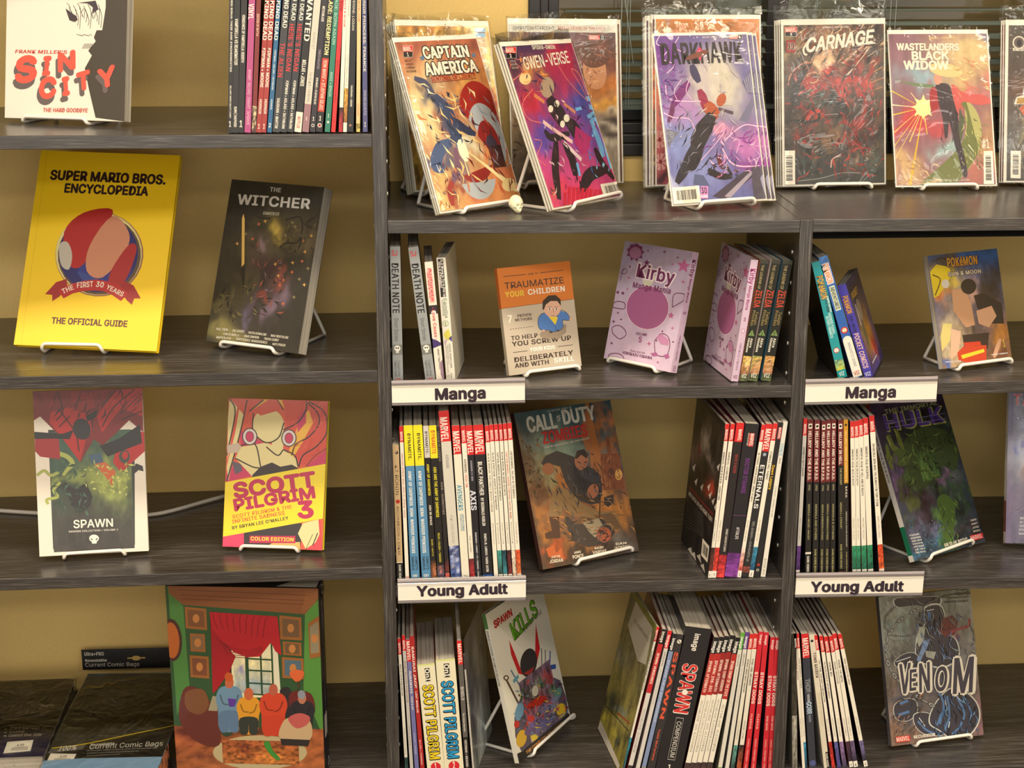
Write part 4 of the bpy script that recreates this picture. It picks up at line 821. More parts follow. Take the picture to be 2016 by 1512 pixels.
# --- middle bookcase, bottom shelf, right row
G15 = (1160, 1150); S15 = .23937
A = Art(.18, .282, [(80, 1140), (290, 1620), (575, 372), (440, 60)])
A.grid(40, 56, ((90, 88, 66), (150, 140, 60)), [(330, 420, 120, 60, (110, 110, 96), 40, .8), (250, 850, 70, 110, (50, 60, 50), 30, .9), (180, 1000, 60, 40, (170, 160, 60)), (320, 1200, 40, 90, (30, 50, 56), 20, .9), (330, 900, 60, 30, (110, 120, 110)), (270, 1150, 30, 40, (180, 170, 60))], .4, seed=12)
A.poly([(415, 255), (470, 130), (560, 330), (520, 560), (470, 520)], (176, 172, 160)); A.poly([(120, 1040), (290, 1490), (270, 1560), (80, 1140)], (206, 200, 190))
A.line([(200, 885), (390, 1100)], 5, (40, 50, 30)); A.line([(300, 940), (400, 1030)], 6, (170, 50, 30))
A.text('GUARDIANS', (455, 250), (535, 410), 30, (120, 118, 110))
for i in range(7): A.text('the new team takes on the galaxy', (100+i*8, 1095+i*10), (160+i*6, 1235+i*4), 5, (90, 86, 80), False)
def L15(xt, w, yt, xb, wb): return ((xt, xt+w, yt), (xb, xb+wb, 1512))
def spawnv(title, top=IM((24, 22, 24)), mid=(176, 40, 36), cred='MCFARLANE  ALEXANDER', m1=42):
    return top+[('b', 12, m1, mid), ('t', title, 17, m1-2, 54, (240, 214, 200)), ('t', cred, m1+4, 84, 42, (140, 132, 124), 50, False), ('n', 92, 100, (60, 50, 50), (90, 60, 60))]
GR = [
    (*L15(563, 22, 368, 272, 24), W_, [('b', 0, 9.5, RD), ('t', 'MARVEL', 2, 9, 60, (238, 228, 218)), ('t', 'GUARDIANS OF THE GALAXY: THEN IT IS US', 16, 42, 46, K_), ('n', 74, 98, (40, 140, 160), (50, 60, 66))], 'white paperback turned to show its yellow green cover', {'side': (110, 110, 50), 'yaw': 6.5, 'sideart': ('l', A)}),
    (*L15(600, 38, 375, 318, 40), (206, 202, 196), [('b', 0, 10, (24, 22, 24)), ('t', 'image', 1.5, 9, 60, W_), ('b', 10, 43, (190, 36, 44)), ('t', 'SPAWN: VENGEANCE', 16, 37, 50, W_), ('t', 'MCFARLANE  ALEXANDER', 54, 84, 44, (150, 144, 136), 50, False), ('n', 93, 100, (60, 50, 50), (90, 60, 60))], 'pale paperback with black and crimson upper half', {'side': (120, 24, 30)}),
    (*L15(650, 36, 386, 385, 30), (206, 202, 196), IM(RD)+[('t', 'SPAWN', 14, 24, 44, DG, 50, False), ('t', 'ORIGINS COLLECTION VOLUME 1', 26, 52, 30, (160, 154, 146), 50, False), ('b', 95, 100, (110, 60, 66))], 'grey white paperback with red top', {'side': (150, 140, 140)}),
    (*L15(690, 32, 412, 432, 38), (126, 142, 180), IM((28, 26, 30))+[('t', 'SPAWN: NEW BEGINNINGS', 18, 62, 46, (210, 216, 230), 50, False), ('n', 94, 100, (160, 160, 160), (90, 90, 90))], 'pale blue paperback with black top', {'side': (60, 60, 70)}),
    (*L15(722, 64, 420, 478, 68), (50, 46, 48), [('e', 50, 5, 28, (226, 222, 206)), ('e', 42, 4.6, 9, K_), ('e', 60, 5.4, 9, K_), ('t', 'SPAWN', 12, 61, 50, (216, 86, 56), 46), ('t', 'Todd McFarlane', 67, 90, 28, (206, 90, 60), 50), ('u', '1', 99.4, 30, 62, (206, 80, 56), 46)], 'charcoal paperback with spaced orange title', {'side': (30, 28, 30)}),
    (*L15(790, 222, 378, 552, 226), (34, 31, 34), [('t', 'image', 4, 16, 20, (232, 226, 216), 52), ('t', 'SPAWN', 24.5, 59, 52, (206, 52, 50), 50, True, ((230, 220, 210), .05)), ('e', 50, 44, 11, (232, 226, 214)), ('r', 38, 61.5, 66.5, 91, (200, 196, 190)), ('r', 38.8, 61.8, 65.7, 90.7, (34, 31, 34)), ('t', 'COMPENDIUM', 64, 89.5, 17, (220, 216, 206), 53, False), ('u', '1', 98, 16, 22, (220, 216, 206), 52)], 'very thick black compendium with red title', {'side': (26, 24, 26), 'name': 'compendium'}),
    (*L15(1026, 42, 440, 785, 44), W_, spawnv('SPAWN: AFTERMATH', cred='MCFARLANE  IAN  ALEXANDER'), 'white paperback with black and red upper half', {'side': (60, 16, 20)}),
    (*L15(1070, 42, 437, 832, 44), W_, spawnv('SPAWN: 298-301', cred='MCFARLANE CAPULLO ALEXANDER'), 'white paperback with black and red upper half', {'side': (130, 20, 24)}),
    (*L15(1114, 42, 430, 878, 42), W_, spawnv('SPAWN: AFTERMATH', mid=(150, 34, 34), cred='MCFARLANE  IAN  ALEXANDER'), 'white paperback with black and dark red upper half', {'side': (60, 16, 20)}),
    (*L15(1160, 42, 424, 924, 40), W_, spawnv('SPAWN: DARK HORROR', mid=(150, 34, 34), cred='MCFARLANE ALEXANDER SAVAGE'), 'white paperback with black and dark red upper half', {'side': (40, 20, 22)}),
    (*L15(1204, 42, 442, 970, 44), W_, spawnv('SPAWN: ENEMY OF THE STATE', cred='MCFARLANE  ALEXANDER', m1=45), 'white paperback with long red panel', {'side': (40, 20, 22)}),
    (*L15(1248, 34, 400, 1060, 34), (214, 210, 198), IM((96, 160, 60))+[('t', 'SPAWN', 15, 24, 46, DG, 50, False), ('t', 'ORIGINS COLLECTION VOLUME 3', 25, 52, 26, (160, 154, 146), 50, False), ('b', 96, 100, (110, 150, 70))], 'pale paperback with green top', {'side': (120, 116, 100)}),
    (*L15(1286, 34, 396, 1118, 32), (214, 210, 198), IM((98, 60, 140))+[('t', 'SPAWN', 15, 24, 46, DG, 50, False), ('t', 'ORIGINS COLLECTION VOLUME 4', 25, 52, 26, (160, 154, 146), 50, False), ('b', 97, 100, (110, 70, 140))], 'pale paperback with purple top', {'side': (120, 116, 120)}),
    (*L15(1322, 30, 410, 1164, 34), (222, 216, 200), MV('SPIDER-GWEN: MOST WANTED?', 'LATOUR | RODRIGUEZ', ((90, 150, 140), (40, 40, 44)), None, 11, u1=42), 'thin white paperback with red top', {'side': (80, 70, 66)}),
    (*L15(1355, 33, 408, 1214, 40), (222, 216, 200), MV('STAR-LORD: GROUNDED', 'ZDARSKY | ANKA', ((50, 40, 44), (190, 90, 50)), None, 11, u1=37), 'thin white paperback with red top', {'side': (90, 60, 50)}),
    *[(*L15(a, w, y, b_, w2), (200, 34, 48), [('t', 'image', 2, 9, 46, (236, 214, 206), 56), ('t', 'STRAY DOGS', 28, 51, 60, (240, 228, 216), 44), ('t', 'DOG DAYS' if i > 1 else 'FLEECS', 58, 69, 34, (236, 190, 180), 46), ('t', 'FLEECS • FORSTNER • TRISH', 76, 99, 30, (236, 170, 160), 46)], 'bright red paperback with white title', {'side': (60, 26, 44) if i in (1, 2) else (140, 20, 30)}) for i, (a, w, y, b_, w2) in enumerate(((1396, 38, 393, 1268, 42), (1438, 38, 399, 1330, 44), (1490, 40, 438, 1418, 46), (1528, 36, 440, 1468, 40)))],
]
row(G15, S15, 'M4', .008, .178, GR, 'in right row, bottom middle shelf', 'books at the right of the bottom middle shelf')

# --- right bookcase, bottom shelf
G16 = (1540, 1150); S16 = .23944
TH = [
    ((76, 92, 408), (84, 150, 1512), (120, 116, 106), [('n', 0, 60, (50, 46, 36), (60, 56, 46)), ('n', 60, 100, (160, 156, 144), (120, 116, 106))], 'grey paperback half hidden behind the upright', {'side': (120, 116, 106)}),
    ((94, 118, 408), (166, 186, 1512), W_, MV('THANOS: RISING', 'AARON BIANCHI', None, None, 11, u1=34, tcol=(150, 90, 90)), 'thin white paperback with red top', {'side': (60, 40, 40)}),
    ((119, 140, 404), (188, 206, 1512), W_, MV('THOR: GODDESS OF THUNDER', 'AARON | DAUTERMAN', ((60, 140, 180), (34, 40, 50)), None, 11, u1=40), 'thin white paperback with blue and black foot', {'side': (60, 40, 40)}),
    ((156, 206, 412), (222, 290, 1512), (52, 54, 66), [('b', 0, 17.5, RD), ('t', 'MARVEL', 3, 17, 76, (238, 228, 218)), ('t', 'THOR', 33, 43, 60, (130, 134, 140), 50, True, ((90, 94, 100), .1)), ('t', 'BY AARON & DAUTERMAN', 44, 50, 34, (200, 206, 214)), ('t', 'GORR', 50, 59, 66, (190, 214, 236), 50), ('t', 'THE GOD BUTCHER', 59.5, 65, 30, (150, 160, 166)), ('e', 55, 96, 44, (80, 90, 140))], 'wide dark blue grey paperback with red top', {'side': (40, 40, 50)}),
    ((220, 260, 420), (345, 396, 1512), (214, 206, 186), [('e', 42, 4.5, 26, (34, 30, 30)), ('t', 'TOMB RAIDER', 13, 32, 50, (64, 24, 30), 62), ('t', 'SEASON OF THE WITCH', 43, 68, 44, (190, 172, 140), 56, False), ('r', 55, 88, 100, 100, (30, 28, 28)), ('t', 'DARK HORSE', 89, 99.5, 28, W_, 78)], 'wide cream paperback with small black foot panel', {'side': (190, 184, 176)}),
    ((262, 288, 422), (410, 436, 1512), W_, MV('TONY STARK: IRON MAN: STARK REALITIES', 'SLOTT', ((170, 40, 34), (190, 50, 40)), None, 11, u1=50), 'thin white paperback with red foot', {'side': (110, 26, 26)}),
    ((303, 332, 428), (456, 486, 1512), W_, MV('THE UNITED STATES OF CAPTAIN AMERICA', 'CANTWELL | EAGLESHAM', ((90, 90, 150), (70, 60, 130)), None, 12, u1=47), 'thin white paperback with violet foot', {'side': (70, 30, 70)}),
    ((341, 372, 434), (500, 536, 1512), W_, MV('VENOM: REX', 'CATES | STEGMAN', ((150, 120, 170), (60, 50, 80)), None, 12, u1=30), 'thin white paperback with violet foot', {'side': (40, 24, 26)}),
    ((382, 411, 430), (556, 588, 1512), W_, MV('VENOM: UNLEASHED', 'CATES | GARBETT', ((70, 40, 60), (50, 40, 60)), '3', 12, u1=36, tcol=(110, 104, 100)), 'thin white paperback with dark foot', {'side': (110, 24, 30)}),
    ((412, 442, 410), (592, 630, 1512), W_, MV('VENOM: THE ABYSS', 'CATES | COELLO', ((110, 90, 130), (50, 44, 60)), '4', 12, u1=36), 'thin white paperback with dark foot', {'side': (60, 26, 30)}),
    ((455, 484, 413), (676, 712, 1512), W_, MV('VENOM: VENOM BEYOND CARNAGE', 'CATES | BAGLEY', ((120, 110, 160), (30, 28, 34)), '5', 11, u1=38, tcol=(130, 110, 104)), 'thin white paperback with violet and black foot', {'side': (50, 14, 16)}),
]
row(G16, S16, 'R4', .012, .178, TH, 'on bottom right shelf', 'paperbacks leaning on the bottom right shelf')
# ------------------------------------------------------------------ books and comics shown face out
def stand(p, yaw, lean, w, thick, shelfz, label, a=.28, b=.72, back=.13, top=.13, r=.0031, off=0):
    """white wire easel: front lip, runners on the shelf, raked back loop. Frame: cover's bottom left corner, turned with the cover"""
    M = Matrix.Translation(Vector(p)) @ Matrix.Rotation(math.radians(yaw), 4, 'Z')
    zf = shelfz - p[2] + r + .0004; tl_ = math.tan(math.radians(lean)); th = thick/math.cos(math.radians(lean)) + r + .0015
    x0, x1 = w*a, w*b; yl = -r-.0012
    root = empty('wire_easel', M, label, 'book stand', 'white wire book easels')
    mb = MB(); zt = top; yt = th+zt*tl_; z1 = .0012; f = min(.045, back*.5)
    v, fc = tube([(x0, back, zf), (x0, f, zf), (x0, th*.35, zf), (x0, yl, -.0036), (x0+.004, yl, z1+r), (x1-.004, yl, z1+r), (x1, yl, -.0036), (x1, th*.35, zf), (x1, f, zf), (x1, back, zf)], r, 8, False, .006); mb.add(v, fc, (238, 232, 222), 0, True)
    mb.build('front_lip', M_WIRE, root)
    mb = MB()
    v, fc = tube([(x0, back-.004, zf), (x0, back, zf), (x0+.012, yt, zt), (x1-.012, yt, zt), (x1, back, zf), (x1, back-.004, zf)], r, 8, False, .006); mb.add(v, fc, (238, 232, 222), 0, True)
    mb.build('back_loop', M_WIRE, root)
    return root

def face_book(p, yaw, lean, roll, w, h, thick, art, label, cat='book', name='paperback', mat=None, base=(200, 200, 200), spine='l', hard=False, spineart=None, group='books shown face out', pg=(205, 196, 180), rnd=0.0):
    root = empty(name, Mrot(p, yaw, lean, roll), label, cat, group)
    b = .0022 if hard else .0007; mb = MB(); ins = .0035 if hard else .0004
    if rnd:
        P = [(0, 0), (w-rnd, 0)]+[(w-rnd+rnd*math.sin(t*math.pi/10), rnd-rnd*math.cos(t*math.pi/10)) for t in range(1, 6)]+[(w-rnd+rnd*math.cos(t*math.pi/10), h-rnd+rnd*math.sin(t*math.pi/10)) for t in range(0, 6)]+[(0, h)]
        n = len(P)
        def slab(y0, y1, M_, col, x0=0):
            V = [(max(x, x0), y0, z) for x, z in P]+[(max(x, x0), y1, z) for x, z in P]
            M_.add(V, [tuple(range(n)), tuple(range(n, 2*n))[::-1]]+[(i, n+i, n+(i+1) % n, (i+1) % n) for i in range(n)], col)
        slab(0, b, mb, base); slab(thick-b, thick, mb, base)
    else:
        mb.box((0, 0, 0), (w, b, h), base); mb.box((0, thick-b, 0), (w, thick, h), base)
    if spine == 'l': mb.box((0, b, 0), (b, thick-b, h), base)
    else: mb.box((w-b, b, 0), (w, thick-b, h), base)
    if art is not None: art.emit(mb, fr_map)
    if spineart is not None:
        if spine == 'l': spineart.emit(mb, lambda v, o: np.c_[np.full(len(v), -o), thick-v[:, 0], v[:, 1]])
        else: spineart.emit(mb, lambda v, o: np.c_[np.full(len(v), w+o), v[:, 0], v[:, 1]])
    mb.build('cover', mat or M_GLOSS, root)
    mb = MB()
    if rnd: slab(b, thick-b, mb, pg, b)
    else:
        xa, xb = (b, w-ins) if spine == 'l' else (ins, w-b)
        mb.box((xa, b, ins), (xb, thick-b, h-ins), pg)
    mb.build('page_block', M_PGY, root)
    return root

def sleeve_mesh(w, h, t, flap, seed, amp=.0012):
    """thin closed bag, wavy, with an empty creased flap above the board"""
    r = np.random.RandomState(seed); nx, nz = 14, 26
    xs = np.linspace(-.0025, w+.0025, nx); zs = np.linspace(-.002, h+flap, nz)
    ph = r.rand(6)*6.28; fq = 20+r.rand(6)*90
    mb = MB()
    def wob(x, z):
        e = amp*(.25 if z < h else 1+6*(z-h)/max(flap, .001)*.5)
        return e*(math.sin(fq[0]*x+fq[1]*z*.6+ph[0])+.6*math.sin(fq[2]*x-fq[3]*z+ph[1])+.4*math.sin(fq[4]*z*2+fq[5]*x*2+ph[2]))
    for side in (0, 1):
        V = []
        for z in zs:
            for x in xs:
                ed = min(1, min(x-xs[0], xs[-1]-x)/.004); top = 1 if z < h else max(.25, 1-(z-h)/max(flap, .001))
                y0 = (-.0010-abs(wob(x, z))*.6*ed if z < h else -.001*top-wob(x, z)) if side == 0 else (t+.0010 if z < h else t*top+.001-wob(x, z))
                mid = t/2
                y = mid+(y0-mid)*ed if z < h else y0*1.0 if ed > .5 else mid*top-wob(x, z)
                V.append((x, y, z+(.004*math.sin(x*40+ph[3]) if z > h+flap*.9 else 0)))
        F = [(j*nx+i, j*nx+i+1, (j+1)*nx+i+1, (j+1)*nx+i) for j in range(nz-1) for i in range(nx-1)]
        if side: F = [f[::-1] for f in F]
        mb.add(V, F, (255, 255, 255), 0, True)
    # rolled side seams and bottom seam
    for x in (-.0025, w+.0025):
        v, f = tube([(x, t/2, -.002), (x, t/2, h)], .0004, 5); mb.add(v, f, (255, 255, 255), 0, True)
    return mb

def comic(p, yaw, lean, roll, w, h, art, label, seed=1, flap=.02, bg=(190, 180, 170), group='bagged comics on top of the low bookcases', inset=(.012, .03, .985, .972), t=.0022, amp=.0012, dx=0, dn=0):
    M = Mrot(p, yaw, lean, roll) @ Matrix.Translation((dx, dn, 0))
    root = empty('bagged_comic', M, label, 'comic', group)
    mb = MB(); x0, x1 = inset[0]*w, inset[2]*w; z0, z1 = .003, inset[3]*h
    mb.box((x0, 0, z0), (x1, t-.0008, z1), bg)
    if art is not None:
        it = []
        for v2, fa, col, ly in art.items: it.append((np.c_[np.clip(v2[:, 0], x0, x1), np.clip(v2[:, 1], z0, z1)], fa, col, ly))
        art.items = it; art.emit(mb, fr_map)
    mb.build('cover', M_GLOSS, root)
    mb = MB(); mb.box((0, t-.0008, 0), (w, t, h), (236, 231, 220)); mb.build('backing_board', M_BOARD, root)
    sleeve_mesh(w, h, t, flap, seed, amp).build('plastic_bag', M_SLEEVE, root)
    return root

# ---- 1 black, white and red book, top left
Q = [(38, 1060), (1132, 1104), (1150, -275), (73, -275)]; w, h = .2228, .2413
A = Art(w, h, Q); A.rect(-100, -400, 1300, 1300, (224, 218, 206))
A.poly([(950, -275), (950, 60), (920, 265), (870, 265), (845, 330), (862, 365), (795, 450), (828, 495), (765, 610), (800, 790), (865, 1066), (1140, 1110), (1160, -275)], (60, 56, 54))
for k in range(16):
    x = 600+k*19; A.line([(x, 20+(k*37) % 90), (x+30, 60+(k*53) % 120), (x+22, 110+(k*29) % 150)], 5, (52, 46, 52))
for k in range(7): A.line([(690+k*20, 300+k % 3*8), (720+k*18, 312)], 4, (52, 46, 52)); A.line([(740+k*12, 432), (765+k*12, 385)], 4, (52, 46, 52))
A.poly([(590, 70), (690, 140), (700, 175), (665, 190), (625, 175)], (56, 50, 60)); A.poly([(700, 20), (860, 0), (885, 70), (830, 120), (835, 60), (790, 25)], (56, 50, 66))
A.text("FRANK MILLER'S", (135, 470), (606, 478), 30, (190, 66, 62), shear=.2)
SH = (96, 86, 90); R_ = (222, 84, 72)
def bigl(ch, p0, p1, cap, sh=.18):
    A.text(ch, (p0[0]-18, p0[1]+52), (p1[0]-18, p1[1]+52), cap, SH, shear=sh, outline=(SH, .09)); A.text(ch, p0, p1, cap, R_, shear=sh, outline=(R_, .08))
bigl('S', (130, 735), (330, 705), 205); bigl('I', (385, 665), (445, 660), 150); bigl('N', (515, 640), (690, 600), 150)
bigl('C', (350, 885), (505, 860), 170); bigl('I', (570, 855), (625, 840), 150); bigl('T', (700, 815), (820, 780), 150); bigl('Y', (900, 795), (1050, 745), 160)
A.text('THE HARD GOODBYE', (385, 1008), (795, 1016), 36, (196, 84, 74), shear=.15)
face_book((-.6720, .1707, -.3097), -20.2, 10.9, -.3, w, h, .019, A, 'shrink-wrapped white and black book with huge red slanted title, top left', base=(214, 208, 196))
stand((-.6720, .1707, -.3097), -20.2, 10.9, w, .019, -.3187, 'white wire easel under the black, white and red book', .16, .70, back=.10)

# ---- 2 yellow hardcover
Q = [(82, 1262), (975, 1303), (1115, 90), (260, 55)]; w, h = .2506, .3534
A = Art(w, h, Q); YL = (238, 200, 18); A.rect(-100, -100, 1300, 1500, YL); A.line([(128, 1265), (300, 58)], 4, (206, 168, 10))  # the darker line paints the shade of the hinge groove
DK = (46, 24, 26)
A.text('SUPER MARIO BROS.', (312, 232), (1026, 266), 55, DK, outline=(DK, .05)); A.text('ENCYCLOPEDIA', (398, 312), (916, 335), 52, DK, outline=(DK, .05))
A.ell(618, 698, 274, 262, (150, 104, 74), -8); A.ell(614, 694, 268, 256, (216, 204, 140), -8); A.ell(618, 702, 258, 246, (92, 74, 50), -8)
A.ell(612, 695, 246, 238, (38, 38, 104), -8); A.ell(560, 640, 180, 150, (28, 26, 50), -20); A.ell(650, 780, 170, 120, (44, 50, 130), 10)
# plain abstract bands in the colours of the emblem
for q, c in (([(400, 560), (520, 440), (700, 420), (640, 560), (520, 760), (430, 760)], (172, 36, 34)), ([(560, 640), (700, 460), (800, 560), (780, 680), (640, 840), (540, 800)], (198, 134, 104)), ([(690, 800), (800, 640), (850, 660), (800, 820), (740, 900), (680, 900)], (164, 38, 38)), ([(480, 800), (620, 860), (660, 900), (560, 900)], (52, 68, 140)), ([(370, 640), (420, 620), (450, 700), (430, 790), (380, 760)], (186, 178, 166))): A.blob(q, c)
RB_ = (178, 40, 42)
A.poly([(415, 850), (350, 870), (280, 945), (325, 950), (325, 990), (370, 960), (420, 900)], (156, 34, 36)); A.poly([(770, 862), (830, 890), (876, 972), (835, 972), (820, 1012), (790, 985), (745, 920)], (156, 34, 36))
A.poly([(365, 925), (440, 882), (520, 862), (600, 853), (680, 866), (745, 892), (800, 940), (752, 988), (690, 945), (640, 926), (590, 922), (520, 925), (450, 942), (395, 972)], RB_)
for s_, a_, b_ in (('THE', (392, 944), (464, 912)), ('FIRST', (478, 906), (582, 897)), ('30', (594, 897), (646, 904)), ('YEARS', (658, 910), (762, 962))): A.text(s_, a_, b_, 33, (232, 218, 200))
A.text('THE OFFICIAL GUIDE', (318, 1128), (792, 1150), 38, (84, 40, 30), outline=((84, 40, 30), .03))
P2 = (-.6841, .1448, -.6917)
face_book(P2, -8.6, 29.3, 1.4, w, h, .014, A, 'large yellow hardcover with round navy emblem and red ribbon', name='hardcover', base=YL, hard=True, pg=(190, 180, 160))
stand(P2, -8.6, 29.3, w, .014, -.7081, 'white wire easel under the large yellow hardcover', .20, .62, back=.15, top=.15)

# ---- 3 dark omnibus
Q = [(95, 1215), (722, 1297), (915, 150), (265, 90)]; w, h = .1871, .2850
A = Art(w, h, Q); A.grid(60, 90, ((34, 31, 27), (38, 36, 33)), [(560, 560, 230, 150, (74, 68, 48), -30, .9), (390, 720, 90, 260, (72, 66, 44), 25, .9), (790, 520, 90, 90, (84, 74, 54), 0, .9), (230, 1160, 140, 70, (124, 116, 70), 20, .9), (300, 700, 60, 60, (36, 33, 28), 0, .8), (640, 740, 120, 120, (36, 35, 31), 0, .8), (470, 760, 60, 130, (58, 42, 44), -20, .9), (455, 570, 34, 56, (136, 112, 118), 0, .9), (560, 960, 40, 90, (104, 86, 104), 5, .9), (370, 1040, 30, 90, (84, 74, 96), 20, .9), (560, 800, 30, 40, (126, 62, 56), -20, .8), (470, 950, 40, 16, (120, 50, 46), 0, .8), (590, 440, 34, 60, (190, 164, 74), 0, .9), (590, 470, 30, 26, (40, 34, 26), 0, .8), (640, 600, 90, 30, (44, 40, 32), 20, .8), (200, 960, 30, 60, (90, 84, 50), 0, .6), (430, 400, 60, 30, (60, 54, 38), 30, .8), (760, 350, 120, 18, (60, 54, 40), -30, .8)], .18, seed=3)
for pts in ([(640, 380), (740, 360), (760, 420), (750, 480)], [(870, 200), (880, 300), (850, 360), (780, 410), (830, 440)], [(600, 580), (640, 545), (720, 540), (745, 500)], [(400, 300), (450, 360), (540, 370)], [(700, 610), (740, 560), (750, 500)]): A.line(pts, 12, (36, 33, 28))
A.poly([(348, 335), (357, 370), (356, 685), (337, 715), (338, 370)], (210, 172, 92)); A.poly([(330, 715), (356, 690), (360, 780), (345, 910), (338, 780)], (30, 27, 24))
for i, (x, y) in enumerate(((305, 547), (412, 515), (365, 478), (500, 390), (455, 410), (600, 720), (590, 770), (600, 835), (735, 793), (768, 832), (622, 962), (697, 917), (775, 605), (755, 670), (795, 720), (690, 680), (685, 745), (710, 430), (820, 493), (768, 530), (640, 490), (570, 690), (625, 800), (690, 400))):
    c = [(196, 150, 80), (178, 96, 60), (128, 116, 80)][i % 3]; A.poly([(x-14, y), (x-3, y-4), (x, y-16), (x+4, y-4), (x+14, y-6), (x+6, y+3), (x+4, y+15), (x-2, y+5)], c)
A.strokes((150, 850, 420, 1050), 40, [(24, 22, 18), (96, 88, 52), (60, 54, 38)], 14, 60, 3); A.strokes((430, 560, 620, 1040), 50, [(110, 88, 104), (60, 40, 44), (26, 24, 22), (126, 70, 60)], 12, 60, 4); A.strokes((620, 420, 860, 600), 24, [(40, 36, 28), (96, 86, 56)], 8, 90, 5)
GY = (186, 184, 178)
A.text('THE', (533, 178), (614, 186), 30, GY); A.text('WITCHER', (305, 268), (815, 305), 68, (150, 150, 148), outline=((70, 68, 64), .06)); A.text('WITCHER', (305, 266), (815, 303), 68, (196, 194, 190)); A.text('OMNIBUS', (485, 343), (600, 350), 21, (170, 164, 142))
NM = (206, 200, 182)
for s_, a_, b_ in (('PAUL TOBIN', (165, 1140), (246, 1146)), ('JOE QUERIO', (275, 1150), (358, 1158)), ('PIOTR KOWALSKI', (386, 1164), (510, 1178)), ('MAX BERTOLINI', (539, 1183), (658, 1198)), ('CARLOS BADILLA', (215, 1172), (323, 1184)), ('BRAD SIMPSON', (358, 1187), (458, 1198)), ('TRAVIS CURRIT', (492, 1204), (594, 1216)), ('MARTIN BLACHA', (167, 1196), (268, 1204)), ('BORYS PUGACZ-MURASZKIEWICZ', (303, 1206), (515, 1232)), ('NATE PIEKOS', (550, 1240), (638, 1250))): A.text(s_, a_, b_, 15, NM)
P3 = (-.3606, .1601, -.6948)
face_book(P3, -28.5, 20.1, .4, w, h, .028, A, 'thick dark omnibus paperback with pale slim sword and grey title', base=(34, 31, 28), spine='l', mat=M_MATTE)
stand(P3, -28.5, 20.1, w, .028, -.7081, 'white wire easel under the thick dark omnibus', .17, .76, back=.16)

# ---- 4 white bordered book with red swirl
Q = [(295, 1345), (1103, 1300), (1058, 88), (245, 115)]; w, h = .1839, .2846
A = Art(w, h, Q); A.rect(0, 0, 1500, 1500, (226, 218, 204))
A.poly([(360, 400), (1000, 400), (1002, 1255), (396, 1290)], (52, 56, 50))
A.grid(50, 70, ((60, 92, 74), (58, 52, 48)), [(500, 560, 200, 160, (54, 84, 70)), (700, 1200, 500, 200, (60, 54, 50), 0, .9), (850, 780, 110, 110, (168, 178, 90), 0, .95), (700, 760, 90, 60, (160, 172, 84), 20, .9), (560, 730, 60, 50, (150, 164, 80), 0, .9), (420, 730, 60, 30, (150, 164, 80), 0, .8), (860, 860, 50, 60, (156, 168, 90), 0, .8), (620, 930, 60, 110, (44, 40, 38), 10, .9), (500, 860, 40, 60, (40, 38, 38), -20, .8), (780, 600, 40, 70, (150, 160, 80), 0, .7)], .18, region=[(366, 420), (1000, 1280)], seed=8)
A.line([(262, 520), (320, 545), (430, 575), (500, 600), (540, 650), (500, 700), (470, 740)], 34, (166, 174, 88)); A.line([(275, 740), (330, 705), (380, 740), (440, 715)], 24, (160, 168, 86)); A.line([(450, 790), (400, 850), (430, 900), (350, 920), (360, 955)], 22, (166, 174, 88))
RC = (176, 34, 30); RD2 = (122, 28, 28)
A.poly([(240, 100), (1070, 80), (1066, 420), (960, 330), (870, 420), (760, 520), (700, 470), (600, 640), (470, 470), (380, 380), (300, 300), (250, 330)], RD2)
A.poly([(380, 270), (520, 230), (640, 280), (700, 400), (640, 470), (597, 640), (470, 470), (370, 340)], RC); A.poly([(520, 120), (690, 130), (700, 260), (560, 250)], (140, 30, 30)); A.poly([(860, 110), (1060, 90), (1060, 300), (900, 240), (760, 420), (720, 300)], RC)
A.poly([(260, 440), (440, 470), (450, 620), (300, 600), (262, 560)], (156, 34, 40)); A.poly([(860, 560), (1010, 400), (1072, 420), (1078, 560), (900, 720), (840, 640)], RC); A.ell(925, 600, 40, 50, (60, 66, 60)); A.ell(930, 590, 22, 30, RC)
for pts in ([(860, 110), (700, 300), (690, 420)], [(1000, 100), (840, 240), (760, 380)], [(1055, 130), (900, 280)], [(1056, 260), (900, 330)], [(430, 120), (470, 260), (420, 330)], [(600, 130), (560, 260)], [(450, 260), (560, 420), (590, 560)], [(520, 300), (440, 380)]): A.line(pts, 9, (60, 22, 22))
A.poly([(250, 415), (470, 430), (550, 400), (520, 470), (400, 465), (258, 468)], (34, 30, 32)); A.poly([(640, 300), (720, 250), (720, 300), (650, 340)], (34, 30, 32))
A.poly([(740, 520), (880, 470), (1040, 360), (1055, 500), (900, 560), (800, 600)], (34, 30, 32)); A.ell(610, 395, 66, 80, (40, 36, 40), -15)
A.poly([(660, 590), (750, 570), (770, 640), (690, 660)], (64, 92, 116)); A.poly([(700, 655), (780, 640), (860, 710), (835, 820), (780, 740)], (196, 96, 44))
A.poly([(985, 690), (1010, 650), (1060, 670), (1066, 710), (1030, 700), (990, 735)], (50, 44, 44)); A.poly([(480, 790), (560, 850), (640, 790), (690, 900), (670, 970), (590, 1020), (530, 960)], (38, 34, 34))
A.strokes((300, 110, 1050, 330), 50, [(70, 20, 20), (150, 34, 30), (96, 24, 24)], 14, 150, 6, -60); A.strokes((640, 650, 950, 880), 60, [(196, 204, 110), (140, 150, 70), (170, 180, 90)], 16, 50, 7); A.strokes((400, 620, 660, 1000), 30, [(44, 70, 56), (70, 100, 80)], 16, 70, 8)
A.text('SPAWN', (545, 1132), (846, 1118), 58, (232, 226, 214), False, outline=((232, 226, 214), .03)); A.text('ORIGINS COLLECTION • VOLUME 1', (512, 1165), (880, 1148), 13, (206, 200, 190))
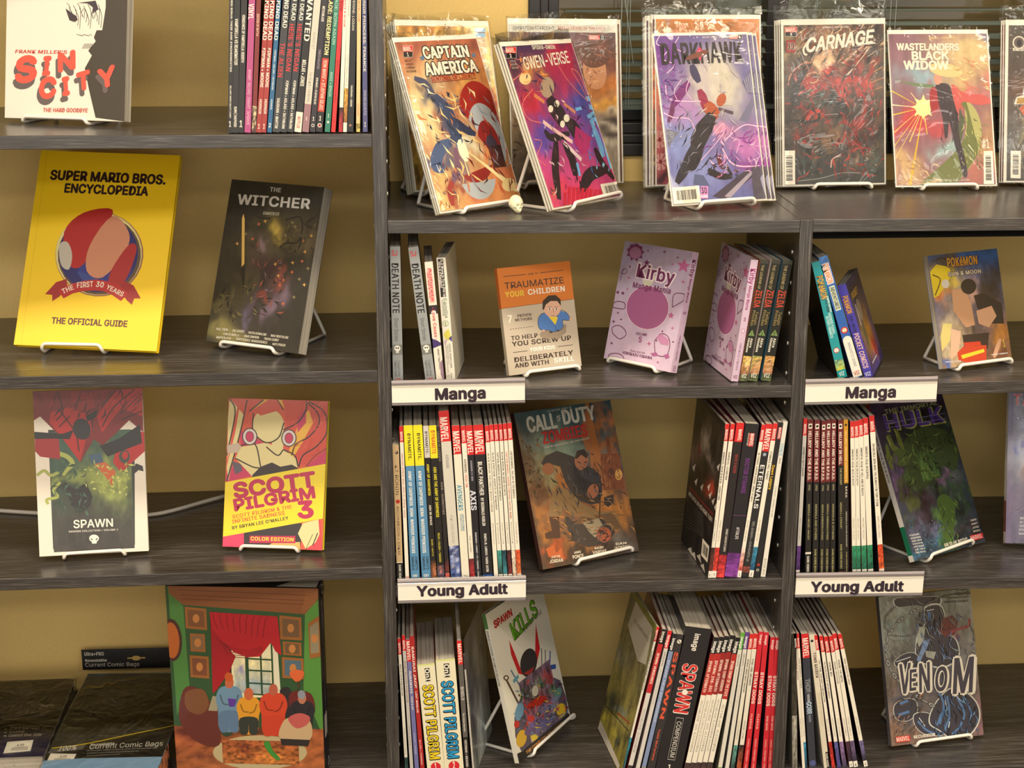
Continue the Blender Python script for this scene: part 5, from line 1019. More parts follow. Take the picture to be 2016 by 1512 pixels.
A.ell(700, 1208, 36, 28, (232, 226, 214)); A.poly([(680, 1222), (722, 1220), (718, 1246), (686, 1247)], (232, 226, 214)); A.poly([(672, 1205), (694, 1218), (680, 1222)], (52, 50, 48)); A.poly([(728, 1203), (708, 1218), (722, 1221)], (52, 50, 48))
P4 = (-.6519, .0635, -1.0486)
face_book(P4, 6.1, 14.3, .6, w, h, .016, A, 'white-bordered book with red swirling cloth and green smoke picture', base=(222, 214, 200), pg=(215, 208, 192))
stand(P4, 6.1, 14.3, w, .016, -1.0605, 'white wire easel under the white-bordered book', .22, .78)

# ---- 5 pink and yellow hardcover
Q = [(207, 1210), (918, 1235), (955, 180), (255, 155)]; w, h = .1773, .2605
A = Art(w, h, Q); A.rect(0, 0, 1500, 1500, (214, 84, 60)); MG = (196, 44, 92); CR = (222, 208, 150); OL = (40, 26, 28)
A.poly([(640, 150), (960, 170), (945, 640), (700, 620)], (206, 70, 56))
A.poly([(760, 300), (820, 240), (850, 330), (780, 460), (720, 560), (690, 640), (640, 640), (700, 470)], (232, 176, 60)); A.poly([(740, 300), (800, 230), (800, 330), (740, 400)], MG)
A.poly([(800, 640), (950, 520), (948, 640)], MG); A.poly([(240, 660), (380, 610), (430, 700), (230, 750)], MG); A.poly([(330, 380), (480, 460), (520, 540), (340, 480)], MG)
A.poly([(262, 160), (330, 160), (290, 330), (245, 600), (244, 300)], CR); A.poly([(340, 170), (390, 165), (320, 440), (250, 740), (238, 640), (300, 400)], CR)
A.ell(535, 350, 112, 118, CR, -12); A.poly([(560, 430), (640, 400), (640, 540), (560, 540)], CR); A.poly([(340, 500), (520, 470), (640, 520), (740, 590), (740, 650), (420, 710), (300, 580)], CR)
A.poly([(420, 700), (480, 640), (560, 610), (620, 640), (700, 625), (745, 650), (740, 700), (420, 740)], OL)
A.poly([(260, 155), (650, 165), (620, 240), (480, 280), (420, 230), (380, 300), (350, 260)], (208, 76, 56)); A.poly([(500, 165), (540, 165), (420, 240)], (232, 176, 60)); A.poly([(600, 165), (650, 235), (630, 165)], (232, 176, 60))
for pts in ([(800, 180), (800, 240), (740, 330), (640, 380)], [(810, 190), (880, 260), (890, 340), (820, 430), (730, 480), (700, 560)], [(820, 180), (930, 260), (945, 400), (870, 500), (780, 560), (750, 640)], [(945, 510), (860, 570), (800, 640)], [(430, 260), (425, 380), (480, 450), (540, 470), (610, 430), (645, 330)], [(340, 490), (440, 480), (480, 640)], [(300, 580), (420, 640), (480, 650)], [(520, 500), (600, 560), (640, 520)], [(385, 170), (330, 420), (240, 740)], [(262, 160), (300, 260), (240, 560)], [(600, 165), (640, 240)], [(500, 170), (400, 250)], [(640, 520), (720, 560), (745, 640)]): A.line(pts, 9, OL)
for cx, cy in ((403, 427), (680, 438)):
    A.ell(cx, cy, 54, 62, OL); A.ell(cx, cy, 47, 55, (214, 200, 196)); A.ell(cx, cy, 30, 38, OL); A.ell(cx, cy, 26, 34, MG)
A.poly([(240, 490), (320, 470), (345, 500), (320, 540), (245, 545)], (196, 176, 160)); A.poly([(275, 600), (340, 620), (350, 670), (300, 695)], (90, 84, 100))
A.poly([(200, 1100), (362, 1110), (362, 1250), (200, 1250)], (214, 56, 96)); A.poly([(360, 1080), (780, 1040), (760, 1230), (360, 1218)], (44, 36, 38)); A.poly([(770, 1040), (900, 1010), (925, 1240), (800, 1235)], (206, 60, 70))
A.poly([(780, 1040), (890, 1015), (898, 1120), (870, 1180), (800, 1225), (745, 1115)], CR); A.line([(800, 1230), (850, 1120)], 7, OL); A.line([(850, 1200), (885, 1110)], 7, OL); A.poly([(500, 1220), (560, 1185), (760, 1175), (760, 1235)], (206, 176, 100))
A.strokes((700, 180, 940, 600), 30, [(226, 110, 80), (190, 60, 50)], 5, 120, 9, -40)
A.poly([(225, 750), (945, 620), (922, 1008), (210, 1140)], (234, 210, 30))
MT = (182, 26, 78)
A.text('SCOTT', (290, 862), (876, 775), 100, MT, outline=(MT, .07)); A.text('PILGRIM', (288, 955), (876, 856), 78, MT, outline=(MT, .07)); A.text('3', (740, 1004), (868, 994), 112, MT, outline=(MT, .06))
A.text('SCOTT PILGRIM & THE', (280, 1010), (705, 935), 25, (206, 96, 40)); A.text('INFINITE SADNESS', (278, 1046), (655, 980), 27, (206, 96, 40)); A.text("BY BRYAN LEE O'MALLEY", (276, 1088), (680, 1014), 23, (50, 36, 30))
A.rect(400, 1132, 728, 1184, MT); A.text('COLOR EDITION', (408, 1165), (718, 1172), 26, (236, 214, 60))
P5 = (-.3424, .0925, -1.0494)
face_book(P5, -8.5, 18.7, .4, w, h, .017, A, 'pink and yellow hardcover with large magenta title and numeral three', name='hardcover', base=(230, 206, 40), hard=True)
stand(P5, -8.5, 18.7, w, .017, -1.059, 'white wire easel under the pink and yellow hardcover', .18, .76)

# ---- 6 boxed set with a painted room (plain generic picture)
zt = -1.478; H6 = .364; W6 = .2696; D6 = .052
A = Art(W6, H6, [(150, 1540), (1310, 1568), (1252, 112), (58, 90)])
A.rect(0, 0, 1600, 1700, (42, 74, 42)); A.poly([(80, 90), (200, 250), (250, 900), (150, 1100)], (70, 118, 56)); A.poly([(1252, 200), (1150, 300), (1140, 900), (1310, 1280), (1320, 400)], (78, 130, 54))
A.poly([(80, 90), (1252, 105), (1255, 190), (1150, 312), (200, 238), (90, 150)], (126, 76, 42))
for y0, y1 in ((120, 150), (160, 205), (190, 258)): A.line([(110+y0*.4, y0), (1240-y0*.5, y0+45)], 6, (96, 54, 30))
for k in range(8): A.line([(1130+k*14, 300-k*10), (1160+k*14, 130)], 4, (150, 96, 50))
A.grid(40, 24, ((150, 80, 44), (168, 96, 52)), [(800, 1380, 330, 110, (146, 84, 44), 0, .9), (300, 1250, 160, 130, (96, 40, 32)), (700, 1250, 300, 40, (60, 40, 26), 0, .8)], .35, region=[(100, 1180), (1320, 1600)], seed=6)
A.ell(800, 1390, 370, 135, (176, 160, 120)); A.grid(60, 30, ((150, 80, 44), (160, 92, 40)), [(700, 1350, 90, 30, (110, 50, 30)), (900, 1420, 90, 30, (190, 120, 50))], .6, sc=(16, 10), region=[(500, 1290), (1110, 1490)], seed=16)
A.poly([(405, 290), (935, 330), (960, 500), (880, 560), (700, 640), (440, 900), (420, 600)], (60, 24, 24))
A.poly([(575, 520), (900, 480), (960, 960), (580, 960)], (214, 206, 170)); A.grid(24, 20, ((206, 200, 160), (150, 160, 160)), [(700, 700, 100, 30, (226, 214, 160)), (640, 740, 26, 40, (140, 136, 170)), (760, 860, 120, 30, (150, 170, 180))], .15, region=[(590, 640), (890, 930)], seed=2)
FG = (36, 66, 40)
for x in (690, 800, 888): A.line([(x, 500), (x+16, 940)], 26 if x == 690 else 14, FG)
for y in (520, 655, 745, 845, 930): A.line([(690, y), (900, y+12)], 13, FG)
A.poly([(895, 540), (940, 620), (960, 900), (915, 900)], (206, 200, 176))
RC = (166, 24, 34)
A.poly([(405, 292), (935, 328), (968, 630), (920, 600), (885, 530), (800, 640), (700, 645), (600, 610), (480, 500), (420, 420)], RC); A.poly([(415, 400), (500, 520), (610, 640), (560, 760), (460, 900), (430, 930)], (150, 22, 32))
for k in range(9): A.line([(430+k*55, 300+k*4), (440+k*50, 360), (470+k*44, 420+k*9)], 7, (128, 16, 26))
for k in range(5): A.line([(440+k*20, 470+k*24), (560, 560+k*18), (700, 590+k*14), (820, 560+k*10)], 5, (128, 16, 26))
for q, c in (([(212, 250), (380, 268), (388, 434), (220, 420)], (110, 70, 40)), ([(252, 458), (368, 465), (375, 606), (258, 598)], (120, 90, 60)), ([(250, 628), (398, 640), (404, 812), (258, 800)], (110, 64, 40)), ([(950, 318), (1122, 336), (1128, 514), (958, 505)], (104, 76, 50)), ([(976, 520), (1122, 532), (1126, 636), (982, 626)], (100, 74, 48)), ([(970, 642), (1140, 655), (1145, 818), (975, 806)], (74, 96, 110)), ([(1175, 380), (1262, 320), (1275, 640), (1190, 656)], (130, 120, 96))):
    A.poly(q, (140, 88, 40)); m_ = np.mean(q, 0); A.poly([tuple(m_+(np.array(p_)-m_)*.76) for p_ in q], c); A.ell(m_[0], m_[1], 26, 34, (176, 116, 60))
A.ell(110, 510, 80, 165, (70, 36, 28), -4); A.ell(108, 512, 62, 140, (170, 90, 36), -4)
def sitter(cx, top, w, h, coat, legs, skin, hat=None, hr=30):
    A.blob([(cx-w*.30, top+h*.20), (cx-w*.5, top+h*.40), (cx-w*.42, top+h*.62), (cx-w*.34, top+h*.98), (cx+w*.34, top+h*.98), (cx+w*.42, top+h*.62), (cx+w*.5, top+h*.40), (cx+w*.30, top+h*.20)], coat)
    A.blob([(cx-w*.36, top+h*.66), (cx-w*.34, top+h), (cx-w*.04, top+h), (cx, top+h*.8), (cx+w*.04, top+h), (cx+w*.34, top+h), (cx+w*.36, top+h*.66)], legs)
    A.ell(cx, top+h*.12, hr, hr*1.35, skin)
    if hat: A.ell(cx-4, top+h*.02, hr*.95, hr*1.1, hat, -10)
    d = tuple(int(c*.7) for c in coat); A.line([(cx-w*.34, top+h*.34), (cx-w*.22, top+h*.5), (cx, top+h*.52)], 12, d); A.line([(cx+w*.34, top+h*.34), (cx+w*.22, top+h*.5), (cx+w*.02, top+h*.55)], 12, d)
A.blob([(200, 900), (300, 880), (400, 980), (470, 1080), (480, 1330), (300, 1300), (170, 1130)], (92, 40, 34)); A.blob([(215, 930), (300, 890), (370, 910), (400, 1020), (330, 1090), (230, 1050)], (112, 70, 42)); A.blob([(470, 1080), (540, 1080), (590, 1200), (560, 1260), (500, 1240)], (44, 64, 50))
A.poly([(430, 945), (485, 955), (465, 1065), (395, 1060)], (146, 138, 112)); A.poly([(470, 985), (525, 990), (525, 1080), (470, 1070)], (150, 30, 34))
sitter(560, 790, 210, 430, (98, 130, 156), (84, 110, 140), (176, 92, 60), (176, 78, 34), 34); A.poly([(548, 965), (610, 970), (604, 1030), (560, 1030)], (84, 50, 140))
sitter(712, 890, 190, 350, (202, 140, 36), (44, 50, 44), (182, 90, 56), None, 36)
A.blob([(960, 900), (1040, 900), (1040, 1100), (960, 1080)], (40, 34, 38)); sitter(905, 850, 220, 400, (190, 62, 36), (184, 58, 34), (168, 84, 62), None, 34)
A.blob([(1040, 920), (1200, 930), (1220, 1100), (1050, 1080)], (96, 32, 30)); sitter(1130, 930, 200, 300, (36, 34, 42), (44, 40, 44), (170, 110, 84), (128, 134, 146), 32)
A.blob([(980, 1150), (1050, 1115), (1190, 1140), (1190, 1290), (960, 1280)], (184, 156, 120)); A.blob([(1030, 1110), (1110, 1080), (1190, 1110), (1170, 1170), (1090, 1200), (1030, 1150)], (176, 84, 80)); A.poly([(960, 1280), (1190, 1290), (1180, 1340), (970, 1330)], (40, 36, 36))
A.blob([(1030, 770), (1080, 740), (1145, 760), (1120, 820), (1080, 835)], (200, 92, 48)); A.line([(1095, 830), (1105, 860), (1095, 890)], 12, (70, 50, 36)); A.blob([(830, 1320), (870, 1300), (900, 1370), (955, 1430), (940, 1450), (880, 1400)], (56, 130, 50))
M6 = Matrix.Translation(Vector((-.4435, .0744, -1.478+.0006))) @ Matrix.Rotation(math.radians(-6.2), 4, 'Z')
root = empty('boxed_set', M6, 'big dark blue slipcase with painted green room and red curtain', 'box')
mb = MB(); NB = (36, 32, 42); mb.box((0, 0, 0), (W6, .0025, H6), NB); mb.box((0, D6-.0025, 0), (W6, D6, H6), NB); mb.box((W6-.0025, .0025, 0), (W6, D6-.0025, H6), NB); mb.box((0, .0025, 0), (.0025, D6-.0025, H6), NB); mb.box((.0025, .0025, 0), (W6-.0025, D6-.0025, .003), NB); mb.box((.0025, .0025, H6-.003), (W6-.0025, D6-.0025, H6), NB)
V = [(W6*.72, .006, H6+.0002), (W6*.985, .004, H6+.0002), (W6*.99, D6*.9, H6+.0002), (W6*.86, D6*.8, H6+.0002)]; mb.add(V, [(0, 1, 2, 3)], (214, 208, 196)); A.emit(mb, fr_map); mb.build('slipcase', M_GLOSS, root)
mb = MB(); s2 = Art(D6, H6, [(0, 100), (100, 100), (100, 0), (0, 0)]); s2.rect(30, 70, 76, 82, (214, 208, 200))
for k in range(5): s2.rect(38, 71.5+k*2, 68, 72.1+k*2, (120, 116, 120))
s2.emit(mb, lambda v, o: np.c_[np.full(len(v), W6+.0003+o), v[:, 0], v[:, 1]]); mb.build('price_sticker', M_PAPER, root)
mb = MB(); v, f = tube([(W6+.0012, D6*.52, .02), (W6+.0012, D6*.5, H6*.5), (W6+.0012, D6*.42, H6-.01)], .0007, 5); mb.add(v, f, (200, 196, 190), 0, True)
for z in (.015, H6-.012):
    v, f = tube([(W6+.001, D6*.4, z-.012), (W6+.005, D6*.52, z), (W6+.001, D6*.62, z+.012)], .0022, 6); mb.add(v, f, (200, 196, 190), 0, True)
mb.build('shrink_wrap_seam', M_SHRINK, root)

# ---- 7 packs lying on the bottom left shelf
def flat_pack(name, quad_px, z, thick, label, art_fn, side_col, seed):
    P = [unZ(*q, z) for q in quad_px]; bl_, br, tr, tl = P
    w = (br-bl_).length; hh = ((tr-br).length+(tl-bl_).length)/2; yaw = math.degrees(math.atan2(br.y-bl_.y, br.x-bl_.x))
    M = Mrot((bl_.x, bl_.y, z), yaw, 90, 0); root = empty(name, M, label, 'pack', 'packs lying on the bottom left shelf')
    mb = MB(); mb.box((.002, .0005, .002), (w-.002, .0012, hh-.002), (30, 28, 32)); A = art_fn(w, hh); A.emit(mb, lambda v, o: np.c_[v[:, 0], np.full(len(v), .0005-o), v[:, 1]]); mb.build('printed_card', M_GLOSS, root)
    mb = MB(); mb.box((.003, .0013, .003), (w-.003, thick-.0008, hh-.003), side_col); mb.build('contents', M_PGY if side_col[0] > 180 else M_PAPER, root)
    r = np.random.RandomState(seed); mb = MB(); nx, nz = 16, 22; V = []
    for j in range(nz):
        for i in range(nx): V.append((-.002+(w+.004)*i/(nx-1), -.0008-abs(r.randn())*.0007, -.002+(hh+.004)*j/(nz-1)))
    mb.add(V, [(j*nx+i, j*nx+i+1, (j+1)*nx+i+1, (j+1)*nx+i) for j in range(nz-1) for i in range(nx-1)], (255, 255, 255), 0, True)
    for (xa, za, xb, zb) in ((-.002, -.002, w+.002, -.002), (w+.002, -.002, w+.002, hh+.002), (-.002, hh+.002, -.002, -.002)):
        V = []; n = 26
        for j in range(7):
            for i in range(n):
                t = i/(n-1); e = r.randn()*.0009; V.append((xa+(xb-xa)*t+(e if za != zb else 0), -.001+(thick+.001)*j/6, za+(zb-za)*t+(e if za == zb else 0)))
        mb.add(V, [(j*n+i, j*n+i+1, (j+1)*n+i+1, (j+1)*n+i) for j in range(6) for i in range(n-1)], (255, 255, 255), 0, True)
    mb.build('shrink_wrap', M_SHRINK, root)
    return root, w, hh
def sticker(A, quad):
    A.poly(quad, (226, 220, 206)); tl, tr, br, bl_ = [np.array(q, float) for q in quad]
    for k in range(14):
        u = .26+k*.045; P = lambda a, b: tuple((tl*(1-a)+tr*a)*(1-b)+(bl_*(1-a)+br*a)*b)
        A.poly([P(u, .55), P(u+.02, .55), P(u+.02, .85), P(u, .85)], (120, 106, 110))
    A.text('$9.99', tuple(tl*.5+bl_*.5+(tr-tl)*.35), tuple(tr*.5+br*.5-(tr-tl)*.3), 18, (130, 110, 110))
def boards_art(w, h):
    A = Art(w, h, [(-500, 1447), (350, 1415), (560, 795), (-255, 822)]); A.grid(24, 30, ((62, 54, 48), (30, 28, 66)), [(100, 1100, 500, 140, (36, 32, 32), 0, .9), (100, 900, 400, 60, (72, 62, 52), 0, .6)], .2, seed=3)
    GL = (168, 158, 138)
    A.ell(135, 856, 66, 26, GL); A.ell(135, 856, 58, 21, (60, 52, 46)); A.text('CSP', (100, 868), (170, 866), 26, (150, 140, 120), shear=.2)
    A.text('COMIC', (-40, 922), (232, 918), 28, GL, shear=.2); A.text('100', (5, 972), (165, 968), 36, GL, shear=.2); A.rect(188, 942, 235, 946, GL); A.text('STORAGE', (-60, 1006), (236, 1004), 28, (110, 108, 130), shear=.2); A.text('BOARDS', (-140, 1086), (345, 1082), 70, GL, shear=.2, outline=(GL, .04)); A.poly([(-60, 1098), (330, 1092), (325, 1106), (-65, 1120)], (60, 58, 100))
    TXc = (186, 176, 160)
    for y, s_, x1 in ((1215, 'Size 6 3/4" x 10 1/2"'.replace('"', "''"), 380), (1242, 'Archival', 175), (1268, 'Coated One Side', 315)): A.ell(20, y-6, 12, 6, TXc); A.text(s_, (45, y), (x1, y-8), 20, TXc)
    A.text('MADE IN USA', (30, 1392), (180, 1388), 8, (120, 116, 140)); sticker(A, [(45, 1308), (255, 1292), (240, 1378), (22, 1396)])
    return A
flat_pack('board_pack', [(-123, 1496), (86, 1488), (137.8, 1335.6), (-63, 1342)], -1.420, .057, 'shrink-wrapped pack of comic backing boards with brown and navy card, bottom left', boards_art, (214, 206, 190), 4)
def bags_art(w, h):
    A = Art(w, h, [(345, 1640), (1210, 1625), (1500, 745), (690, 755)]); A.rect(0, 0, 2000, 2000, (34, 31, 30))
    A.grid(50, 50, ((64, 60, 52), (44, 42, 36)), [(900, 930, 200, 40, (84, 80, 70), -5, .7), (1200, 950, 200, 70, (70, 68, 60), 20, .7), (950, 1150, 300, 30, (44, 40, 36), -10, .9), (1000, 1190, 220, 60, (90, 86, 74), -15, .7), (800, 1260, 200, 20, (40, 38, 34), 0, .9)], .5, sc=(14, 14), ang=30, region=[(560, 770), (1500, 1350)], seed=5)
    A.poly([(660, 755), (1500, 745), (1490, 795), (1060, 797), (960, 820), (900, 815), (840, 825), (800, 860), (700, 870), (640, 905)], (96, 116, 122)); A.line([(640, 910), (690, 865), (790, 868), (838, 822), (880, 838), (920, 815), (1065, 797)], 15, (196, 166, 40))
    A.ell(900, 985, 90, 38, (134, 140, 136)); A.text('READY', (850, 990), (930, 985), 16, (40, 38, 36)); A.text('FIRE', (640, 1120), (830, 1100), 46, (24, 22, 22), shear=.2, outline=((88, 84, 72), .08))
    for pts in ([(1000, 960), (1390, 1010)], [(760, 1200), (900, 1120), (1080, 1110)], [(780, 1250), (1000, 1240), (1200, 1130), (1380, 1060)], [(1060, 1110), (1200, 1040)]): A.line(pts, 6, (26, 24, 22))
    for k in range(12): A.line([(1090+k*24, 920+k*6), (1130+k*22, 1040)], 3, (28, 26, 24))
    A.poly([(455, 1370), (700, 1335), (1360, 1175), (1500, 1150), (1500, 1700), (340, 1700)], (26, 24, 24)); A.line([(465, 1362), (700, 1330), (1000, 1262), (1360, 1182), (1500, 1150)], 10, (200, 176, 40))
    A.poly([(450, 1372), (712, 1335), (690, 1372), (440, 1402)], (92, 90, 88)); A.text('100%', (505, 1385), (645, 1372), 34, (206, 200, 186), shear=.2)
    A.text('Resealable', (745, 1345), (925, 1332), 18, (200, 196, 186)); A.text('Current Comic Bags', (735, 1368), (1278, 1340), 36, (214, 208, 196), False)
    for k in range(3): A.text('protects your comics for years to come with the best clear film', (725, 1385+k*20), (1230-k*130, 1362+k*24), 9, (176, 172, 160), False)
    sticker(A, [(460, 1403), (650, 1406), (622, 1466), (435, 1470)]); A.poly([(400, 1460), (700, 1440), (1290, 1425), (1300, 1700), (330, 1700)], (130, 164, 196))
    return A
z7 = -1.4105
r7, w7, h7 = flat_pack('bag_pack', [(62, 1545), (300, 1542), (372, 1324), (169.7, 1326)], z7, .066, 'pack of resealable comic bags with black card and blue bags, bottom left', bags_art, (110, 140, 170), 9)
# hanging header card standing up behind the pack, against the wall
a, b, c = unY(163, 1318.5, .392), unY(346, 1316.5, .392), unY(163, 1279.5, .392); wh, hh = (b-a).length, (c-a).length
A = Art(wh, hh, [(668, 722), (1400, 716), (1400, 570), (663, 567)]); A.rect(0, 0, 2000, 2000, (24, 22, 24)); A.text('Ultra•PRO', (686, 613), (850, 615), 26, (206, 200, 190)); A.text('Resealable', (690, 661), (872, 661), 20, (206, 200, 190)); A.text('Current Comic Bags', (688, 700), (1128, 702), 30, (206, 200, 190), False)
A.ell(1103, 642, 34, 18, (190, 160, 90)); A.rect(1034, 636, 1174, 646, (190, 160, 90))
mb = MB(); mb.box((0, 0, 0), (wh, .0012, hh), (24, 22, 24)); A.emit(mb, fr_map)
o = mb.build('header_card', M_GLOSS, r7); o.matrix_parent_inverse = Matrix.Identity(4); o.matrix_local = r7.matrix_world.inverted() @ Matrix.Translation(a)
mb = MB(); k7 = r7.matrix_world.inverted(); q7 = [a, b, Vector((b.x+.008, .362, z7)), Vector((a.x-.004, .362, z7))]
mb.add([tuple(k7 @ q) for q in q7]+[tuple(k7 @ (q+Vector((0, .001, -.0004)))) for q in q7], [(0, 1, 2, 3), (7, 6, 5, 4)], (170, 178, 180)); mb.build('bag_flap', M_SHRINK, r7)
# ------------------------------------------------------------------ bagged comics on top of the low bookcases
# ---- back stack at the left
Q = [(240, 1290), (870, 1275), (730, 140), (85, 130)]
pb, yb, lb, rb, w, h = (.0065, .2027, -.4454), 24.6, 20.5, 2.5, .1831, .3047
A = Art(w, h, Q); A.grid(40, 60, ((214, 166, 70), (186, 150, 80)), [(300, 190, 200, 30, (150, 60, 30), 0, .7), (700, 300, 60, 100, (206, 150, 60)), (740, 400, 40, 50, (220, 210, 80)), (780, 640, 40, 60, (180, 40, 50)), (760, 560, 30, 60, (226, 206, 120)), (220, 800, 40, 120, (110, 80, 60)), (270, 1100, 60, 80, (206, 180, 80)), (250, 900, 40, 60, (180, 80, 60)), (600, 180, 60, 30, (230, 210, 150))], .5, sc=(14, 14), seed=21)
A.rect(636, 190, 710, 215, (80, 150, 200)); A.rect(640, 228, 708, 254, (80, 150, 200)); A.rect(640, 216, 708, 227, (40, 70, 110))
comic(pb, yb, lb, rb, w, h, A, 'bagged comic with blue tag and fiery yellow cover, front of the leftmost back stack', 2, .012, inset=(.012, .03, .985, .965))
for k in range(1, 8):
    c = [(206, 196, 180), (120, 60, 56), (90, 100, 110), (60, 54, 60), (176, 160, 130), (110, 60, 70), (200, 190, 176)][k-1]
    comic(pb, yb, lb, rb, w, h*(1-.008*(k % 3)), None, f'bagged comic seen edge on, {ORD[k]} from front in the leftmost back stack', 20+k, .010, c, dx=-.0006*k-(.001 if k % 2 else 0), dn=.0035*k, t=.002, amp=.0008)

stand(pb, yb, lb, w, .034, M1z(.02), 'low white wire easel under the leftmost back stack of bagged comics', .1, .9, back=.10, top=.05)
# ---- front comic, orange and blue
Q = [(400, 1445), (962, 1364), (640, 230), (80, 250)]; pc, yc, lc, rc_, w, h = (.0454, .0179, -.4509), 38.7, 24.0, .7, .1801, .2985
A = Art(w, h, Q)
A.grid(60, 90, ((176, 96, 64), (214, 150, 90)), [(300, 700, 130, 260, (236, 214, 160), -18, .95), (420, 1300, 120, 120, (222, 186, 120)), (700, 300, 120, 60, (120, 60, 56), 0, .8), (200, 300, 110, 60, (140, 66, 60), 0, .7), (560, 560, 120, 60, (226, 170, 90), -20, .8), (540, 1010, 60, 90, (244, 236, 196)), (870, 1200, 60, 90, (210, 120, 80), 0, .9), (640, 1320, 100, 50, (200, 110, 80), 0, .8), (360, 640, 60, 60, (60, 76, 110), -30, .9), (470, 800, 60, 130, (52, 70, 106), -20, .95), (400, 1080, 70, 80, (62, 80, 120), 10, .9), (510, 1120, 34, 90, (110, 80, 110), 20, .8), (470, 1290, 34, 80, (150, 50, 50), 8, .9), (280, 560, 60, 26, (90, 64, 80), 30, .8), (390, 750, 40, 40, (176, 96, 70), 0, .8), (440, 880, 22, 60, (160, 60, 50), -20, .7)], .14, seed=31)
for cx, cy, rx, ry, c, a0, a1 in ((700, 860, 150, 330, (164, 40, 36), -150, 40), (720, 930, 110, 250, (178, 184, 190), -140, 60), (740, 980, 70, 180, (150, 38, 40), -150, 60), (650, 1180, 120, 170, (176, 182, 188), 20, 170), (640, 1120, 110, 110, (150, 44, 40), 10, 160), (760, 1010, 40, 110, (70, 60, 80), -150, 60)): A.ell(cx, cy, rx, ry, c, -17, a0=a0, a1=a1)
A.grid(24, 24, ((60, 44, 50), (90, 50, 44)), [(700, 1050, 60, 40, (150, 60, 50))], .4, region=[(720, 980), (850, 1120)], seed=8)
for pts, wd, c in (([(225, 520), (300, 560), (350, 640), (390, 700)], 50, (66, 70, 104)), ([(360, 640), (440, 740), (500, 880), (490, 960)], 90, (48, 64, 100)), ([(470, 950), (400, 1000), (370, 1110), (430, 1140)], 80, (66, 88, 132)), ([(500, 990), (520, 1120), (480, 1240)], 46, (120, 84, 110)), ([(480, 1220), (470, 1300), (485, 1390)], 44, (160, 52, 46)), ([(470, 780), (560, 860), (640, 900)], 50, (52, 60, 90))): A.line(pts, wd, c)
for x, y, x2, y2, wd in ((400, 880, 900, 1240, 9), (420, 900, 760, 1140, 6), (560, 1000, 930, 1280, 14), (520, 940, 600, 1180, 6)): A.poly([(x, y), (x2, y2), (x2-wd*1.2, y2+wd*1.2)], (244, 226, 168))
A.ell(555, 1010, 30, 80, (250, 240, 206), -20); A.ell(868, 1245, 48, 46, (236, 210, 150))
A.strokes((300, 600, 620, 950), 50, [(40, 52, 84), (90, 110, 150), (30, 36, 60)], 10, 60, 11, 60); A.strokes((560, 620, 900, 1250), 46, [(120, 30, 30), (196, 80, 60), (150, 156, 166), (70, 50, 56)], 10, 110, 12, 75); A.strokes((120, 560, 600, 1350), 60, [(236, 206, 140), (206, 130, 80), (240, 224, 170)], 12, 120, 13, 50); A.strokes((400, 1080, 540, 1380), 20, [(120, 40, 40), (80, 70, 110)], 8, 60, 14, 80)
for s_, a_, b_, c_ in (('CAPTAIN', (292, 392), (600, 380), 76), ('AMERICA', (306, 503), (655, 478), 80)):
    A.text(s_, a_, b_, c_, (30, 26, 34), outline=((30, 26, 34), .13)); A.text(s_, a_, b_, c_, (232, 224, 206), outline=((232, 224, 206), .03))
star(A, 280, 388, 22, (80, 120, 160)); star(A, 622, 372, 20, (80, 120, 160)); A.text('SENTINEL OF LIBERTY', (343, 545), (640, 516), 32, (176, 44, 40)); A.line([(345, 552), (640, 524)], 3, (150, 40, 36))
marvel_box(A, 152, 305, 62, 76, '1')
for k, s_ in enumerate(('KELLY', 'LANZING', 'CARNERO', 'WOODARD')): A.text(s_, (165+k*3, 412+k*24), (212+k*10, 409+k*24), 14, (60, 44, 44), False)
comic(pc, yc, lc, rc_, w, h, A, 'bagged comic with warm orange glow and red and white rings, beside the skull', 3, .014)
for k in (1, 2): comic(pc, yc, lc, rc_, w, h*.995, None, f'bagged comic hidden directly behind the orange ringed one, {ORD[k]} from front', 60+k, .01, dn=.0042*k, dx=-.001*k, t=.002, amp=.0006)
stand(pc, yc, lc, w, .012, M1z(.05), 'white wire easel under the orange ringed comic beside the skull', .26, .86, back=.115, top=.13)

# ---- second back pair, upright behind
Q = [(130, 1250), (860, 1235), (845, 130), (100, 120)]; ps, ys, ls, rs, w, h = (.1782, .2896, -.4483), 10.7, 11.2, 1.3, .2040, .2929
A = Art(w, h, Q); A.rect(0, 0, 1200, 1400, (226, 220, 208)); A.rect(100, 158, 800, 1300, (206, 204, 192))
A.grid(50, 70, ((96, 74, 84), (170, 158, 140)), [(720, 400, 150, 160, (124, 66, 52), 0, .9), (700, 600, 200, 80, (190, 116, 50), 0, .9), (750, 720, 200, 40, (214, 156, 60), 0, .9), (680, 330, 110, 50, (88, 56, 42), -10, .9), (760, 370, 40, 70, (124, 70, 44), 0, .9), (200, 900, 120, 120, (160, 140, 110), 0, .8), (170, 780, 60, 80, (120, 92, 70), 0, .8), (250, 1050, 60, 60, (50, 44, 44), 0, .8), (240, 1180, 60, 50, (60, 56, 56), 10, .8), (780, 760, 90, 16, (210, 196, 170), 0, .9), (780, 850, 90, 16, (200, 188, 170), 0, .9), (780, 810, 80, 22, (58, 52, 50), 0, .9), (780, 900, 80, 24, (60, 54, 54), 0, .9), (780, 980, 90, 30, (186, 176, 156), 0, .9)], .22, region=[(104, 216), (845, 1240)], seed=14)
A.ell(690, 480, 78, 130, (196, 140, 100), -8); A.ell(700, 400, 90, 60, (104, 62, 44), -14)
